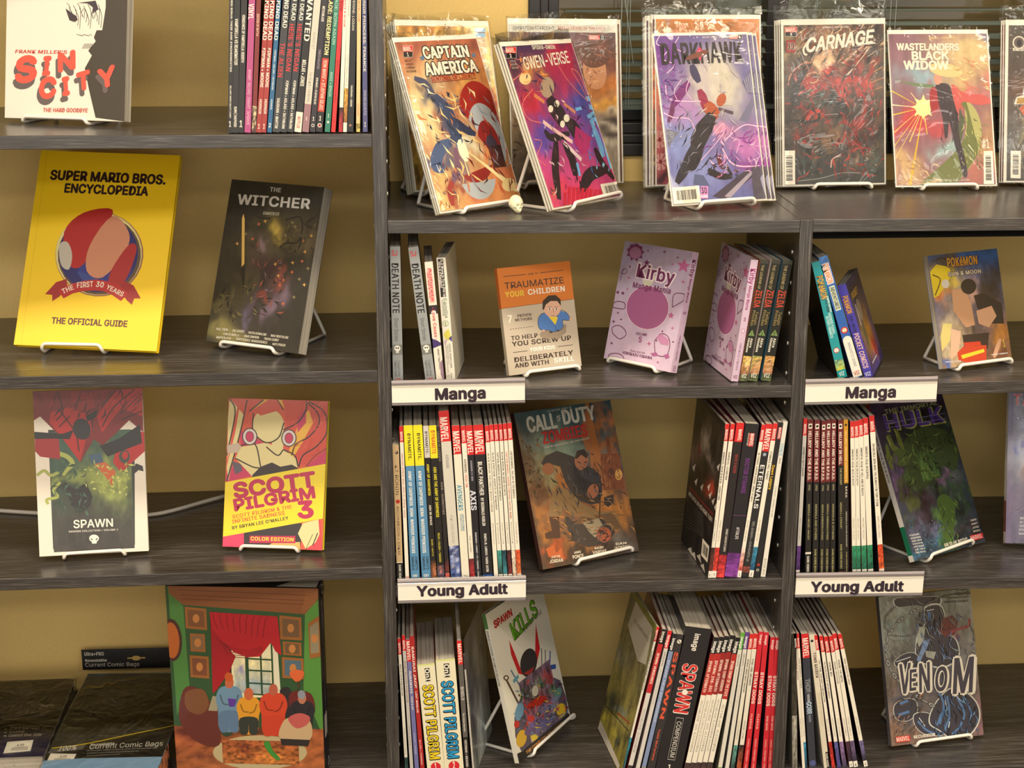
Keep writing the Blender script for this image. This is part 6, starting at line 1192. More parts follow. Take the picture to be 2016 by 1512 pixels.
A.strokes((600, 300, 840, 420), 30, [(70, 44, 34), (150, 90, 60), (110, 66, 50)], 8, 80, 15, 30); A.strokes((640, 430, 760, 600), 16, [(176, 110, 76), (140, 84, 60), (210, 160, 120)], 8, 50, 16); A.strokes((110, 600, 400, 1230), 90, [(120, 100, 76), (170, 156, 130), (70, 60, 52), (90, 84, 80)], 14, 70, 17)
A.text('OPERATION STARLIGHT:', (136, 200), (427, 202), 24, (60, 56, 60), False); A.text('REFLECTIONS OF THE LOST', (440, 202), (762, 210), 24, (186, 66, 56), False)
marvel_box(A, 652, 240, 108, 32, '12', horiz=True)
comic(ps, ys, ls, rs, w, h, A, 'bagged comic titled Operation Starlight with brown sunset cover, standing at the back', 4, .008, inset=(.012, .03, .985, .965))
comic(ps, ys, ls, rs, w, h, None, 'bagged comic directly behind the brown sunset one', 5, .006, (120, 84, 70), dx=.008, dn=.006)
stand(ps, ys, ls, w, .010, M1z(.2), 'white wire easel behind the brown sunset comic', .12, .8, back=.06, top=.10)

# ---- crimson and blue comic
Q = [(410, 1420), (875, 1330), (530, 262), (45, 280)]; pg_, yg, lg, rg, w, h = (.2290, .0218, -.4475), 49.5, 23.9, 1.7, .2010, .2871
A = Art(w, h, Q)
A.grid(60, 90, ((46, 44, 84), (206, 70, 120)), [(480, 400, 90, 200, (176, 40, 76), -14, .95), (560, 560, 80, 60, (176, 40, 76), 0, .9), (230, 760, 90, 120, (190, 40, 60), -20, .95), (310, 480, 60, 70, (206, 140, 60), 0, .8), (220, 530, 46, 60, (226, 170, 110), 0, .9), (600, 700, 110, 120, (54, 80, 170), 0, .9), (330, 960, 110, 110, (76, 76, 176), 0, .9), (620, 900, 100, 120, (110, 70, 160), 0, .9), (420, 1150, 120, 100, (186, 74, 140), 0, .9), (560, 1280, 160, 90, (214, 56, 96), 0, .9), (790, 1120, 60, 90, (176, 60, 130), 0, .9), (760, 900, 40, 120, (90, 90, 190), -15, .8), (120, 400, 40, 90, (70, 46, 60), 0, .8), (420, 1330, 60, 40, (220, 110, 90), 0, .8)], .10, seed=41)
for q in ((220, 530, 40, 40, (236, 206, 150)), (370, 590, 46, 70, (170, 150, 130))): A.ell(*q)
for pts, wd, c in (([(380, 660), (440, 760), (500, 830)], 110, (50, 40, 48)), ([(500, 810), (560, 880), (600, 960)], 90, (46, 38, 46)), ([(430, 950), (425, 1150), (450, 1350)], 54, (44, 34, 42)), ([(480, 960), (540, 1080), (560, 1190)], 60, (44, 34, 42)), ([(760, 1150), (660, 1180), (600, 1290)], 70, (44, 34, 42)), ([(690, 1000), (740, 1100), (820, 1210)], 46, (44, 34, 42)), ([(350, 880), (400, 930), (520, 900)], 40, (46, 38, 48)), ([(280, 640), (350, 690)], 40, (206, 130, 90)), ([(480, 700), (560, 760)], 36, (196, 130, 100)), ([(340, 820), (420, 880), (540, 960)], 22, (226, 190, 190)), ([(480, 960), (600, 1080)], 24, (220, 200, 206))): A.line(pts, wd, c)
for cx, cy, rx, ry in ((392, 735, 17, 24), (434, 700, 17, 24), (472, 838, 16, 24), (500, 798, 20, 26)): A.ell(cx, cy, rx, ry, (226, 220, 206))
A.poly([(560, 850), (670, 930), (640, 1040), (600, 1040), (550, 960)], (170, 44, 110))
for pts, wd in (([(640, 790), (700, 770), (660, 830)], 30), ([(670, 830), (720, 960), (750, 1060)], 40), ([(690, 800), (740, 900), (770, 1040), (800, 1140)], 16), ([(630, 670), (660, 665)], 24), ([(650, 720), (680, 730)], 26), ([(560, 740), (600, 730)], 16), ([(570, 1100), (590, 1190)], 18)): A.line(pts, wd, (110, 176, 226))
for pts in ([(440, 440), (520, 560), (640, 680), (600, 590), (530, 470), (580, 500), (640, 640)], [(270, 600), (200, 700), (240, 800), (330, 830)], [(150, 420), (200, 480), (140, 540)], [(280, 940), (330, 960), (300, 1060), (360, 1120)], [(60, 330), (160, 400), (260, 380)]): A.line(pts, 4, (230, 130, 120))
A.strokes((340, 640, 620, 1300), 60, [(70, 60, 70), (30, 24, 32), (226, 200, 206), (110, 60, 90)], 8, 70, 18, 70); A.strokes((100, 300, 420, 620), 40, [(226, 160, 90), (60, 50, 90), (200, 90, 70)], 8, 80, 19); A.strokes((640, 780, 800, 1180), 24, [(150, 206, 240), (70, 120, 200)], 10, 70, 20, 70)
for k in range(9): A.rect(480+k*30, 1300-(k*37) % 40, 500+k*30, 1400, (196, 40, 66))
A.text('SPIDER-GWEN:', (268, 334), (428, 332), 26, (226, 220, 206)); A.text('GWEN-VERSE', (218, 470), (524, 424), 84, (232, 224, 210), False, shear=.1, outline=((232, 224, 210), .02))
marvel_box(A, 88, 318, 68, 74, '2')
for k, s_ in enumerate(('SEELEY', 'NISHIJIMA', 'SILEE')): A.text(s_, (118+k*5, 420+k*22), (158+k*8, 418+k*22), 13, (206, 196, 180), False)
barcode(A, [(725, 1246), (866, 1222), (902, 1302), (752, 1340)])
comic(pg_, yg, lg, rg, w, h, A, 'bagged comic with crimson and blue cover and long black limbs, turned sharply left', 6, .014)
for k in (1, 2): comic(pg_, yg, lg, rg, w, h*.995, None, f'bagged comic hidden directly behind the crimson and blue one, {ORD[k]} from front', 70+k, .01, (200, 190, 180), dn=.0042*k, dx=-.002*k, t=.002, amp=.0006)
stand(pg_, yg, lg, w, .012, M1z(.25), 'white wire easel under the crimson and blue comic', .26, .98, back=.12, top=.13)

# ---- upright back stack behind the violet comic
Q = [(170, 1255), (890, 1250), (885, 100), (170, 100)]; po, yo, lo, ro, w, h = (.4355, .2798, -.4521), -.9, 14.3, .2, .1914, .3050
A = Art(w, h, Q); A.grid(40, 60, ((206, 130, 60), (196, 96, 116)), [(230, 900, 60, 90, (206, 120, 130)), (240, 1060, 60, 60, (176, 80, 96), 0, .8), (200, 750, 40, 60, (80, 110, 150), 0, .8), (220, 1180, 50, 30, (50, 40, 50), 0, .9), (300, 150, 30, 30, (150, 150, 170), 0, .9), (210, 160, 30, 30, (200, 170, 110), 0, .8)], .12, seed=15)
for cx, cy in ((200, 940), (205, 1090)):
    for k in range(8): A.poly([(cx, cy), (cx+50*math.cos(k*.785), cy+60*math.sin(k*.785)), (cx+50*math.cos(k*.785+.5), cy+60*math.sin(k*.785+.5))], (222, 170, 170))
    A.ell(cx, cy, 12, 16, (150, 50, 60))
A.ell(215, 175, 36, 36, (190, 160, 110)); A.ell(215, 175, 28, 28, (206, 130, 60)); A.poly([(180, 140), (885, 128), (885, 136), (180, 148)], (200, 120, 50))
comic(po, yo, lo, ro, w, h, A, 'bagged comic with plain orange top strip, front of the stack behind the violet comic', 7, .018, inset=(.012, .03, .985, .975))
for k in range(1, 7):
    c = [(206, 60, 40), (200, 190, 176), (90, 60, 80), (60, 50, 60), (190, 176, 150), (120, 90, 70)][k-1]
    A = None
    if k == 1:
        A = Art(w, h); A.grid(16, 60, ((90, 50, 60), (110, 70, 50)), [(4, 40, 6, 8, (206, 60, 40)), (6, 52, 6, 4, (210, 90, 40)), (4, 30, 5, 4, (200, 150, 60)), (5, 75, 6, 8, (190, 150, 60)), (5, 62, 6, 3, (60, 50, 60)), (4, 90, 5, 5, (70, 50, 50))], .6, sc=(10, 30), seed=5)
    comic(po, yo, lo, ro, w, h*(1+.004*(k % 2)), A, f'bagged comic, {ORD[k]} from front in the stack behind the violet comic', 30+k, .03 if k == 3 else .014, c, dx=-.0050*k if k < 4 else -.0145-.001*(k-3), dn=.0048*k, t=.002, amp=.0008)

stand(po, yo, lo, w, .034, M1z(.5), 'low white wire easel under the stack behind the violet comics', .1, .9, back=.10, top=.05)
# ---- violet comic, three copies
Q = [(290, 1395), (930, 1355), (800, 215), (150, 225)]; pd, yd, ld, rd_, w, h = (.4308, .0620, -.4509), 19.5, 18.3, .6, .1834, .2900
def violet():
    A = Art(w, h, Q)
    A.grid(60, 90, ((96, 84, 150), (110, 116, 176)), [(600, 560, 170, 200, (206, 200, 184), 10, .95), (230, 380, 110, 150, (110, 50, 140), 0, .9), (350, 760, 120, 160, (190, 140, 196), 0, .8), (330, 950, 100, 120, (136, 150, 206), 0, .9), (480, 1150, 140, 110, (140, 150, 206), 0, .9), (800, 950, 120, 110, (196, 120, 190), 0, .9), (830, 1120, 100, 60, (150, 70, 160), 0, .9), (240, 1230, 60, 60, (186, 190, 220), 0, .9), (820, 520, 70, 90, (104, 100, 160), 0, .8), (640, 860, 60, 40, (220, 150, 180), 0, .9), (880, 1250, 80, 80, (90, 84, 120), 0, .8)], .08, seed=51)
    BG_ = (104, 100, 140)
    A.poly([(760, 560), (840, 460), (850, 640), (800, 640)], BG_); A.poly([(740, 820), (870, 640), (880, 700), (800, 830)], (120, 118, 150)); A.poly([(240, 870), (330, 900), (260, 1000), (250, 940)], (120, 120, 140)); A.poly([(215, 560), (260, 440), (300, 470), (250, 620), (225, 680)], (126, 100, 160))
    for k in range(6): A.line([(775+k*12, 540-k*14), (800+k*9, 630)], 3, (190, 190, 206)); A.line([(222+k*12, 640-k*34), (262+k*10, 640-k*34+10)], 4, (80, 54, 120)); A.line([(262+k*6, 895+k*16), (300, 905+k*13)], 4, (170, 180, 196))
    A.poly([(560, 1330), (800, 1140), (830, 1200), (640, 1350)], (74, 66, 86)); A.poly([(640, 1330), (820, 1160), (830, 1180), (680, 1340)], (170, 160, 176)); A.poly([(440, 1180), (500, 1190), (540, 1260), (430, 1250)], (90, 100, 140)); A.poly([(820, 1140), (960, 1110), (940, 1340), (840, 1350)], (84, 80, 100)); A.poly([(880, 1210), (900, 1180), (930, 1220), (920, 1330)], (150, 150, 180))
    DKp = (40, 34, 46)
    A.poly([(470, 318), (496, 350), (476, 420), (450, 350)], (206, 60, 100))
    for pts, wd, c in (([(420, 440), (440, 500), (470, 560)], 56, (60, 56, 96)), ([(400, 560), (340, 640), (290, 720)], 60, (120, 40, 120)), ([(290, 700), (285, 760), (262, 830)], 34, (110, 50, 100)), ([(470, 610), (500, 680), (520, 760)], 60, (150, 40, 80)), ([(520, 700), (560, 760), (600, 790)], 90, (176, 84, 56)), ([(560, 780), (480, 920), (440, 1010)], 110, (42, 38, 50)), ([(430, 990), (380, 1130), (320, 1240)], 64, (50, 48, 62)), ([(500, 950), (440, 1100), (400, 1150)], 60, (44, 40, 52)), ([(600, 1060), (620, 1130)], 60, (110, 50, 50)), ([(530, 1150), (600, 1190), (690, 1200)], 44, (40, 36, 46)), ([(650, 1120), (690, 1190)], 36, (50, 44, 60)), ([(600, 740), (700, 770)], 36, (90, 70, 90))): A.line(pts, wd, c)
    A.ell(620, 680, 30, 46, (176, 90, 60), 20); A.ell(455, 375, 82, 22, (120, 66, 56), -20); A.ell(455, 375, 60, 12, (170, 110, 100), -20)
    PK = (238, 190, 226)
    for pts, wd in (([(200, 240), (180, 300), (260, 330), (220, 400), (300, 440), (250, 500)], 6), ([(330, 250), (300, 320), (370, 360)], 5), ([(240, 580), (260, 670), (370, 690), (480, 690)], 8), ([(350, 540), (300, 620), (320, 680)], 5), ([(230, 770), (300, 800), (400, 810), (440, 880)], 7), ([(410, 520), (380, 620), (420, 680)], 5), ([(640, 960), (700, 900), (780, 850), (860, 860), (960, 880)], 8), ([(620, 1000), (680, 1100), (760, 1130), (880, 1120), (960, 1100)], 10), ([(880, 880), (890, 980), (830, 1000), (880, 1060), (800, 1100)], 6), ([(940, 900), (950, 1000), (900, 1040), (960, 1080)], 6), ([(480, 1090), (560, 1000), (640, 900)], 5), ([(560, 920), (630, 840), (620, 900), (560, 960)], 5), ([(700, 860), (680, 930), (740, 960), (720, 1040)], 5)): A.line(pts, wd, PK)
    A.text('DARKHAWK', (212, 438), (775, 420), 140, DKp); A.poly([(470, 318), (496, 350), (476, 420), (450, 350)], (206, 60, 100)); A.ell(455, 375, 82, 18, (120, 66, 56), -20)
    A.strokes((560, 900, 960, 1180), 60, [(216, 150, 206), (150, 60, 160), (240, 200, 230), (110, 70, 140)], 9, 90, 21); A.strokes((300, 780, 560, 1230), 40, [(70, 66, 86), (26, 22, 32), (150, 150, 170)], 8, 100, 22, -60); A.strokes((180, 450, 330, 720), 30, [(90, 40, 130), (150, 80, 170)], 8, 70, 23); A.strokes((420, 450, 700, 800), 16, [(226, 216, 196), (190, 180, 190)], 8, 90, 24); A.strokes((540, 1060, 740, 1220), 26, [(30, 26, 36), (120, 50, 50), (80, 76, 96)], 8, 50, 25)
    A.text('MAGGINI  RAMIREZ  ARCINIEGA', (490, 262), (662, 258), 14, (206, 196, 206)); marvel_box(A, 674, 238, 84, 28, '4', horiz=True)
    barcode(A, [(282, 1272), (468, 1258), (482, 1370), (295, 1384)]); A.rect(478, 1262, 528, 1345, (196, 130, 190)); A.text('30', (484, 1312), (524, 1310), 40, (30, 26, 30)); A.text('YEARS', (480, 1340), (528, 1336), 16, (236, 226, 220))
    return A
comic(pd, yd, ld, rd_, w, h, violet(), 'bagged comic with violet sky cover titled in black, foremost of three copies', 8, .020, inset=(.014, .03, .985, .984))
comic(pd, yd, ld, rd_, w, h, violet(), 'bagged violet comic just behind the foremost copy, showing its right edge', 9, .018, inset=(.014, .03, .985, .984), dx=.013, dn=.0050)
comic(pd, yd, ld, rd_, w, h, violet(), 'rearmost bagged copy of the violet comic, its right edge outermost', 10, .018, inset=(.014, .03, .985, .984), dx=.024, dn=.0105)
stand(pd, yd, ld, w, .016, M1z(.5), 'white wire easel under the three violet comics', .28, .86, back=.12, top=.13)

# ---- red and black comic
Q = [(125, 1390), (887, 1372), (882, 133), (105, 145)]; pk_, yk, lk, rk, w, h = (.6683, .2882, -.4565), 1.1, 11.2, -.5, .1909, .2971
A = Art(w, h, Q)
A.grid(90, 130, ((84, 66, 54), (38, 38, 36)), [(200, 300, 60, 110, (150, 130, 96), 0, .7), (450, 250, 200, 90, (150, 110, 84), 0, .7), (440, 460, 90, 90, (214, 176, 140), 0, .9), (820, 260, 60, 90, (60, 50, 44), 0, .8), (540, 760, 190, 180, (44, 36, 32), 0, .95), (210, 640, 60, 120, (52, 42, 38), 10, .95), (330, 620, 70, 60, (150, 40, 34), 0, .9), (480, 580, 60, 60, (170, 44, 36), -30, .9), (590, 650, 60, 50, (176, 44, 38), 0, .9), (700, 640, 50, 60, (190, 54, 44), 0, .9), (680, 470, 60, 80, (150, 50, 40), 40, .9), (370, 850, 60, 50, (180, 48, 38), -20, .9), (700, 900, 40, 90, (170, 44, 36), 20, .9), (420, 730, 60, 26, (90, 106, 94), -10, .7), (430, 1030, 80, 80, (124, 90, 64), 0, .9), (570, 1040, 34, 120, (90, 110, 106), 10, .8), (640, 1050, 50, 60, (150, 36, 36), 0, .9), (300, 1160, 60, 60, (60, 84, 76), 0, .8), (180, 1040, 60, 120, (54, 48, 44), 0, .9), (260, 1000, 30, 60, (140, 40, 34), 20, .8), (560, 1200, 60, 60, (70, 50, 60), 0, .8), (690, 1170, 40, 60, (120, 90, 76), 0, .9), (800, 1000, 30, 50, (120, 36, 34), 0, .8), (780, 1200, 60, 100, (70, 84, 80), 10, .6), (810, 720, 60, 160, (90, 66, 48), 0, .8), (400, 1290, 240, 30, (40, 38, 36), 0, .9)], .55, sc=(16, 16), ang=35, seed=61)
for pts, wd, c in (([(160, 640), (180, 560), (260, 480), (330, 470)], 8, (206, 130, 110)), ([(150, 900), (300, 910), (380, 900), (390, 850), (350, 820)], 22, (36, 30, 32)), ([(300, 900), (340, 840), (400, 830)], 26, (190, 54, 40)), ([(720, 700), (740, 800), (700, 900), (640, 960)], 18, (150, 40, 34)), ([(560, 480), (650, 400), (720, 340)], 14, (196, 150, 120)), ([(600, 560), (700, 440), (760, 360)], 10, (210, 180, 150)), ([(490, 1080), (560, 1060), (590, 980)], 14, (176, 60, 50)), ([(640, 1060), (700, 1100), (720, 1160)], 12, (160, 44, 40)), ([(480, 1250), (490, 1190), (560, 1150)], 10, (206, 170, 160)), ([(240, 1350), (400, 1330), (560, 1290), (700, 1290)], 5, (150, 150, 140)), ([(760, 560), (860, 500)], 8, (176, 120, 80)), ([(770, 620), (870, 580)], 8, (170, 110, 70)), ([(770, 680), (860, 650)], 6, (176, 120, 80)), ([(300, 560), (330, 620), (380, 600), (360, 540), (300, 560)], 9, (190, 150, 110))): A.line(pts, wd, c)
for pts, wd, c in (([(560, 620), (640, 590), (720, 640), (700, 720)], 50, (170, 40, 34)), ([(330, 560), (300, 640), (360, 680), (450, 620)], 40, (160, 38, 32)), ([(300, 500), (220, 640), (200, 800)], 60, (40, 32, 30)), ([(660, 640), (760, 560), (800, 480)], 30, (150, 44, 36)), ([(560, 900), (640, 960), (700, 1080)], 26, (130, 34, 32)), ([(480, 700), (560, 800), (600, 880)], 70, (36, 28, 28))): A.line(pts, wd, c)
A.strokes((140, 430, 860, 1340), 230, [(28, 24, 24), (150, 34, 30), (110, 30, 28), (60, 50, 40), (176, 60, 46), (96, 76, 56)], 14, 90, 26); A.strokes((200, 200, 860, 560), 80, [(176, 130, 96), (60, 46, 40), (150, 60, 44), (196, 160, 126)], 10, 100, 27, -50); A.strokes((380, 640, 560, 780), 16, [(110, 140, 130), (70, 100, 96)], 9, 50, 28)
A.text('CARNAGE', (285, 392), (790, 322), 100, (232, 222, 206), False, shear=.25, outline=((232, 222, 206), .05)); A.line([(300, 410), (280, 405), (275, 360), (330, 290)], 14, (232, 222, 206)); A.line([(700, 330), (806, 322)], 10, (232, 222, 206))
A.text('HANNA / ARCINIEGA', (415, 212), (606, 208), 14, (214, 200, 184)); marvel_box(A, 136, 206, 86, 66, '5'); A.rect(146, 302, 214, 396, (150, 34, 34)); A.text('30', (152, 372), (208, 372), 50, (40, 30, 30), outline=((226, 206, 190), .05))
barcode(A, [(130, 1126), (213, 1124), (216, 1382), (133, 1386)], True)
comic(pk_, yk, lk, rk, w, h, A, 'bagged comic with dense red and black cover, front of its stack by the window', 11, .036, inset=(.022, .03, .985, .965), amp=.0022)
for k in (1, 2, 3): comic(pk_, yk, lk, rk, w, h, None, f'bagged comic, {ORD[k]} from front behind the red and black one', 40+k, .022, (70, 60, 60), dx=-.0028*k, dn=.0050*k, t=.002, amp=.001)
stand(pk_, yk, lk, w, .020, -.4648, 'white wire easel under the red and black comic', .30, .86, back=.07, top=.11)

# ---- mauve comic with rays
Q = [(150, 1330), (885, 1315), (785, 225), (90, 225)]; pw, yw, lw_, rw, w, h = (.8704, .2691, -.4565), .9, 22.0, 0, .1880, .2916
A = Art(w, h, Q)
A.grid(70, 100, ((136, 96, 116), (140, 90, 100)), [(640, 380, 200, 130, (220, 196, 140), 10, .85), (600, 560, 170, 110, (206, 176, 120), 0, .8), (700, 640, 80, 60, (200, 120, 110), 0, .8), (320, 570, 120, 80, (150, 176, 190), -10, .95), (560, 1060, 90, 80, (160, 190, 190), -40, .9), (230, 1180, 140, 90, (200, 164, 116), 30, .95), (820, 1000, 70, 160, (190, 150, 110), 10, .9), (780, 1200, 90, 60, (176, 104, 90), 0, .9), (290, 880, 170, 60, (196, 56, 64), 0, .9), (620, 700, 70, 60, (206, 86, 84), 30, .9), (740, 700, 90, 24, (206, 120, 120), 15, .9), (420, 690, 40, 60, (160, 40, 50), 0, .95), (780, 260, 30, 60, (90, 110, 150), 0, .7)], .10, seed=71)
G1_ = (110, 116, 62)
P_ = [(640, 700), (720, 780), (760, 900), (750, 1040), (700, 1160), (620, 1250), (500, 1310), (340, 1318), (430, 1230), (540, 1130), (620, 1020), (650, 900), (640, 800)]
A.blob(P_, (176, 172, 110)); A.blob([(600, 720), (650, 790), (655, 900), (620, 1010), (520, 1130), (330, 1320), (560, 1318), (680, 1180), (740, 1060), (700, 900), (640, 700)], G1_); A.poly([(600, 740), (640, 860), (620, 1000), (590, 960), (600, 860)], (84, 92, 70)); A.poly([(140, 550), (180, 575), (300, 590), (420, 600), (410, 625), (280, 606), (170, 580)], (110, 130, 96))
for t0, t1, r0, r1, c in ((96, 100, 60, 620, (226, 176, 40)), (118, 122, 60, 420, (230, 206, 130)), (133, 136, 40, 380, (226, 186, 60)), (146, 149, 40, 330, (226, 196, 90)), (168, 172, 30, 300, (226, 186, 60)), (198, 203, 20, 330, (226, 190, 60)), (182, 187, 20, 240, (240, 226, 180)), (78, 84, 60, 190, (230, 190, 80)), (226, 232, 30, 140, (240, 220, 150)), (110, 113, 60, 260, (236, 200, 100))):
    a, b = math.radians(t0), math.radians(t1); m_ = (a+b)/2; cx, cy = 345, 760
    A.poly([(cx+r0*math.cos(a), cy+r0*math.sin(a)), (cx+r1*math.cos(m_-.012)*1, cy+r1*math.sin(m_-.012)), (cx+r1*math.cos(m_+.02), cy+r1*math.sin(m_+.02)), (cx+r0*math.cos(b), cy+r0*math.sin(b))], c)
A.ell(345, 760, 56, 60, (240, 224, 150)); star(A, 345, 755, 90, (240, 226, 160), .5, 0, 8)
DB = (58, 46, 56)
A.blob([(430, 605), (520, 595), (556, 690), (590, 820), (604, 960), (640, 1090), (668, 1230), (642, 1250), (606, 1130), (566, 1000), (530, 860), (520, 960), (500, 965), (482, 830), (446, 700)], DB); A.blob([(392, 640), (430, 620), (450, 720), (430, 800), (395, 760)], (160, 44, 54)); A.blob([(540, 600), (640, 660), (760, 670), (830, 720), (740, 740), (620, 720), (590, 800)], (200, 90, 88))
A.ell(445, 560, 30, 40, (206, 150, 130)); A.ell(500, 500, 120, 46, (222, 196, 140), 10)
A.strokes((520, 380, 840, 640), 40, [(230, 206, 150), (190, 150, 100), (206, 120, 100)], 10, 90, 29, 20); A.strokes((620, 800, 760, 1200), 40, [(130, 134, 70), (96, 104, 56), (196, 190, 120)], 8, 60, 30, 70); A.strokes((160, 1120, 420, 1300), 30, [(170, 130, 90), (214, 184, 136)], 9, 90, 31, 20); A.strokes((740, 960, 870, 1300), 30, [(160, 110, 80), (206, 160, 120)], 9, 80, 32, -30); A.strokes((470, 640, 620, 1100), 20, [(90, 76, 90), (36, 28, 36)], 7, 80, 33, 80)
WT = (230, 222, 206)
A.text('WASTELANDERS', (156, 362), (590, 366), 44, WT, outline=(WT, .04)); A.text('BLACK', (258, 428), (520, 428), 54, WT, outline=(WT, .05)); A.text('WIDOW', (206, 494), (520, 494), 56, WT, outline=(WT, .05)); A.text('MARVEL • HAWKEYE', (380, 292), (560, 290), 18, (226, 196, 150))
A.text('#1', (770, 1046), (824, 1044), 64, WT); A.text('LI • STEPHEN WILLIAMS • SEX • JACOBS', (340, 1290), (685, 1280), 13, WT, False)
barcode(A, [(778, 1066), (842, 1064), (860, 1310), (786, 1312)], True)
comic(pw, yw, lw_, rw, w, h, A, 'bagged comic with mauve sky, yellow rays and green curved horn on its cover', 12, .006, amp=.0016)
stand(pw, yw, lw_, w, .006, -.4648, 'white wire easel under the mauve comic with yellow rays', .26, .80, back=.09, top=.11)

# ---- comic cut off by the right picture edge
Q = [(405, 1345), (1130, 1340), (1150, 155), (430, 155)]; pr, yr, lr, rr, w, h = (1.0839, .3106, -.4565), -3, 13.0, 0, .1849, .2954
A = Art(w, h, Q); A.grid(50, 80, ((84, 74, 66), (66, 60, 54)), [(700, 700, 140, 160, (150, 90, 50), 0, .9)], .15, seed=81)
for k in range(22):
    r = random.Random(k); x, y, a, L = 460+r.random()*640, 220+r.random()*1080, r.random()*3.14, 90+r.random()*160; c, s_ = math.cos(a), math.sin(a); wd = 16+r.random()*14
    A.poly([(x-c*L, y-s_*L), (x-s_*wd, y+c*wd), (x+c*L, y+s_*L), (x+s_*wd, y-c*wd)], [(122, 108, 76), (112, 96, 70), (100, 92, 80)][k % 3])
A.ell(522, 322, 46, 48, (214, 206, 190)); A.ell(522, 322, 36, 38, (96, 84, 80)); A.ell(524, 325, 18, 26, (40, 34, 36)); A.poly([(476, 360), (568, 360), (564, 382), (480, 382)], (214, 206, 190)); A.text('35 YEARS', (488, 378), (556, 378), 12, (90, 80, 76))
A.poly([(545, 700), (560, 620), (640, 600), (700, 640), (640, 700)], (206, 206, 214)); A.poly([(485, 770), (500, 720), (560, 700), (640, 700), (640, 760), (560, 770)], (222, 214, 200)); A.poly([(500, 765), (510, 725), (600, 715), (640, 740), (600, 770)], (180, 140, 60)); A.poly([(520, 800), (560, 770), (700, 760), (720, 850), (620, 860), (550, 850)], (196, 96, 44))
barcode(A, [(458, 1112), (532, 1112), (528, 1316), (455, 1314)], True)
comic(pr, yr, lr, rr, w, h, A, 'bagged comic with brown leaf pattern cover, cut off by the right picture edge', 13, .040, inset=(.03, .03, .985, .965), amp=.0022)
for k in (1, 2): comic(pr, yr, lr, rr, w, h, None, f'bagged comic, {ORD[k]} from front behind the brown leaf patterned one', 50+k, .03, (120, 50, 56), dx=-.0026*k, dn=.005*k, t=.002)
stand(pr, yr, lr, w, .016, -.4648, 'white wire easel under the brown leaf patterned comic', .24, .8, back=.05, top=.10)

# ------------------------------------------------------------------ face-out books lower down
# ---- orange and grey small book
Q = [(1060, 1257), (1660, 1180), (1560, 305), (958, 376)]; P7 = (.1588, .0520, -.7359); w, h = .1379, .1824
A = Art(w, h, Q); GB = (186, 174, 156); OR = (206, 116, 40); A.rect(0, 0, 2000, 1500, GB); A.poly([(900, 200), (1640, 200), (1600, 622), (990, 708)], OR); A.line([(990, 706), (1600, 622)], 5, (70, 40, 30))
DBr = (62, 44, 40)
A.line([(1010, 442), (1196, 422)], 5, DBr); A.line([(1312, 408), (1506, 382)], 5, DBr); A.text('HOW TO', (1212, 427), (1298, 417), 14, DBr)
A.text('TRAUMATIZE', (1022, 545), (1515, 490), 52, DBr, False, outline=(DBr, .02)); A.text('YOUR', (1028, 612), (1185, 596), 44, (226, 196, 60)); A.text('CHILDREN', (1214, 590), (1526, 556), 44, (234, 228, 214))
A.text('7', (1048, 820), (1092, 815), 58, (234, 228, 214)); A.text('PROVEN', (1126, 775), (1243, 762), 22, DBr); A.text('METHODS', (1108, 810), (1250, 796), 22, DBr)
for k in range(9): A.line([(1065+k*22, 876-k*3), (1077+k*22, 874-k*3)], 4, DBr)
A.text('TO HELP', (1076, 966), (1298, 940), 34, DBr); A.text('YOU SCREW UP', (1084, 1016), (1576, 962), 38, DBr); A.line([(1090, 1066), (1208, 1052)], 4, DBr); A.line([(1460, 1018), (1585, 1003)], 4, DBr); A.text('YOUR KIDS', (1228, 1056), (1438, 1034), 28, (240, 234, 222), outline=((240, 234, 222), .04))
A.text('DELIBERATELY', (1100, 1146), (1592, 1084), 38, DBr); A.text('AND WITH', (1108, 1194), (1392, 1160), 36, DBr); A.text('SKILL', (1430, 1152), (1602, 1134), 36, (240, 234, 222))
A.ell(1420, 905, 112, 44, (150, 134, 116), -10); A.poly([(1440, 860), (1530, 830), (1530, 870), (1480, 950), (1440, 960)], (150, 134, 116))
OLN = (36, 40, 60)
body = [(1300, 780), (1330, 745), (1390, 740), (1430, 800), (1480, 720), (1530, 735), (1560, 780), (1550, 800), (1500, 800), (1505, 850), (1480, 880), (1420, 895), (1380, 880), (1345, 885), (1310, 870), (1296, 830)]
A.poly(body, (70, 120, 190)); A.line(body+[body[0]], 4, OLN); A.poly([(1375, 760), (1460, 775), (1440, 838)], (226, 200, 50)); A.line([(1440, 838), (1440, 890)], 3, OLN)
A.ell(1412, 690, 74, 84, (214, 170, 146), -4); A.poly([(1332, 710), (1335, 640), (1380, 596), (1440, 590), (1482, 625), (1486, 680), (1455, 640), (1400, 640), (1360, 670), (1345, 712)], (44, 32, 28))
for x in (1392, 1448): A.ell(x, 706, 15, 9, (232, 226, 216)); A.ell(x, 706, 6, 8, (60, 44, 36)); A.line([(x-16, 690), (x+14, 686)], 3, (60, 44, 36))
A.line([(1420, 700), (1426, 730), (1416, 732)], 3, (150, 96, 80)); A.line([(1405, 762), (1436, 760)], 4, (150, 80, 70)); A.ell(1342, 885, 12, 8, (214, 170, 146)); A.ell(1565, 788, 8, 14, (214, 170, 146)); A.ell(1402, 898, 14, 7, (50, 44, 50)); A.ell(1460, 885, 12, 7, (50, 44, 50))
S_ = Art(.011, h); S_.rect(0, 0, 100, 38, (190, 100, 36)); S_.rect(0, 38, 100, 100, (160, 150, 134))
face_book(P7, 21.1, 14.9, -.5, w, h, .011, A, 'small orange and grey paperback with rounded corners and cartoon boy', base=GB, mat=M_MATTE, spineart=S_, rnd=.009)
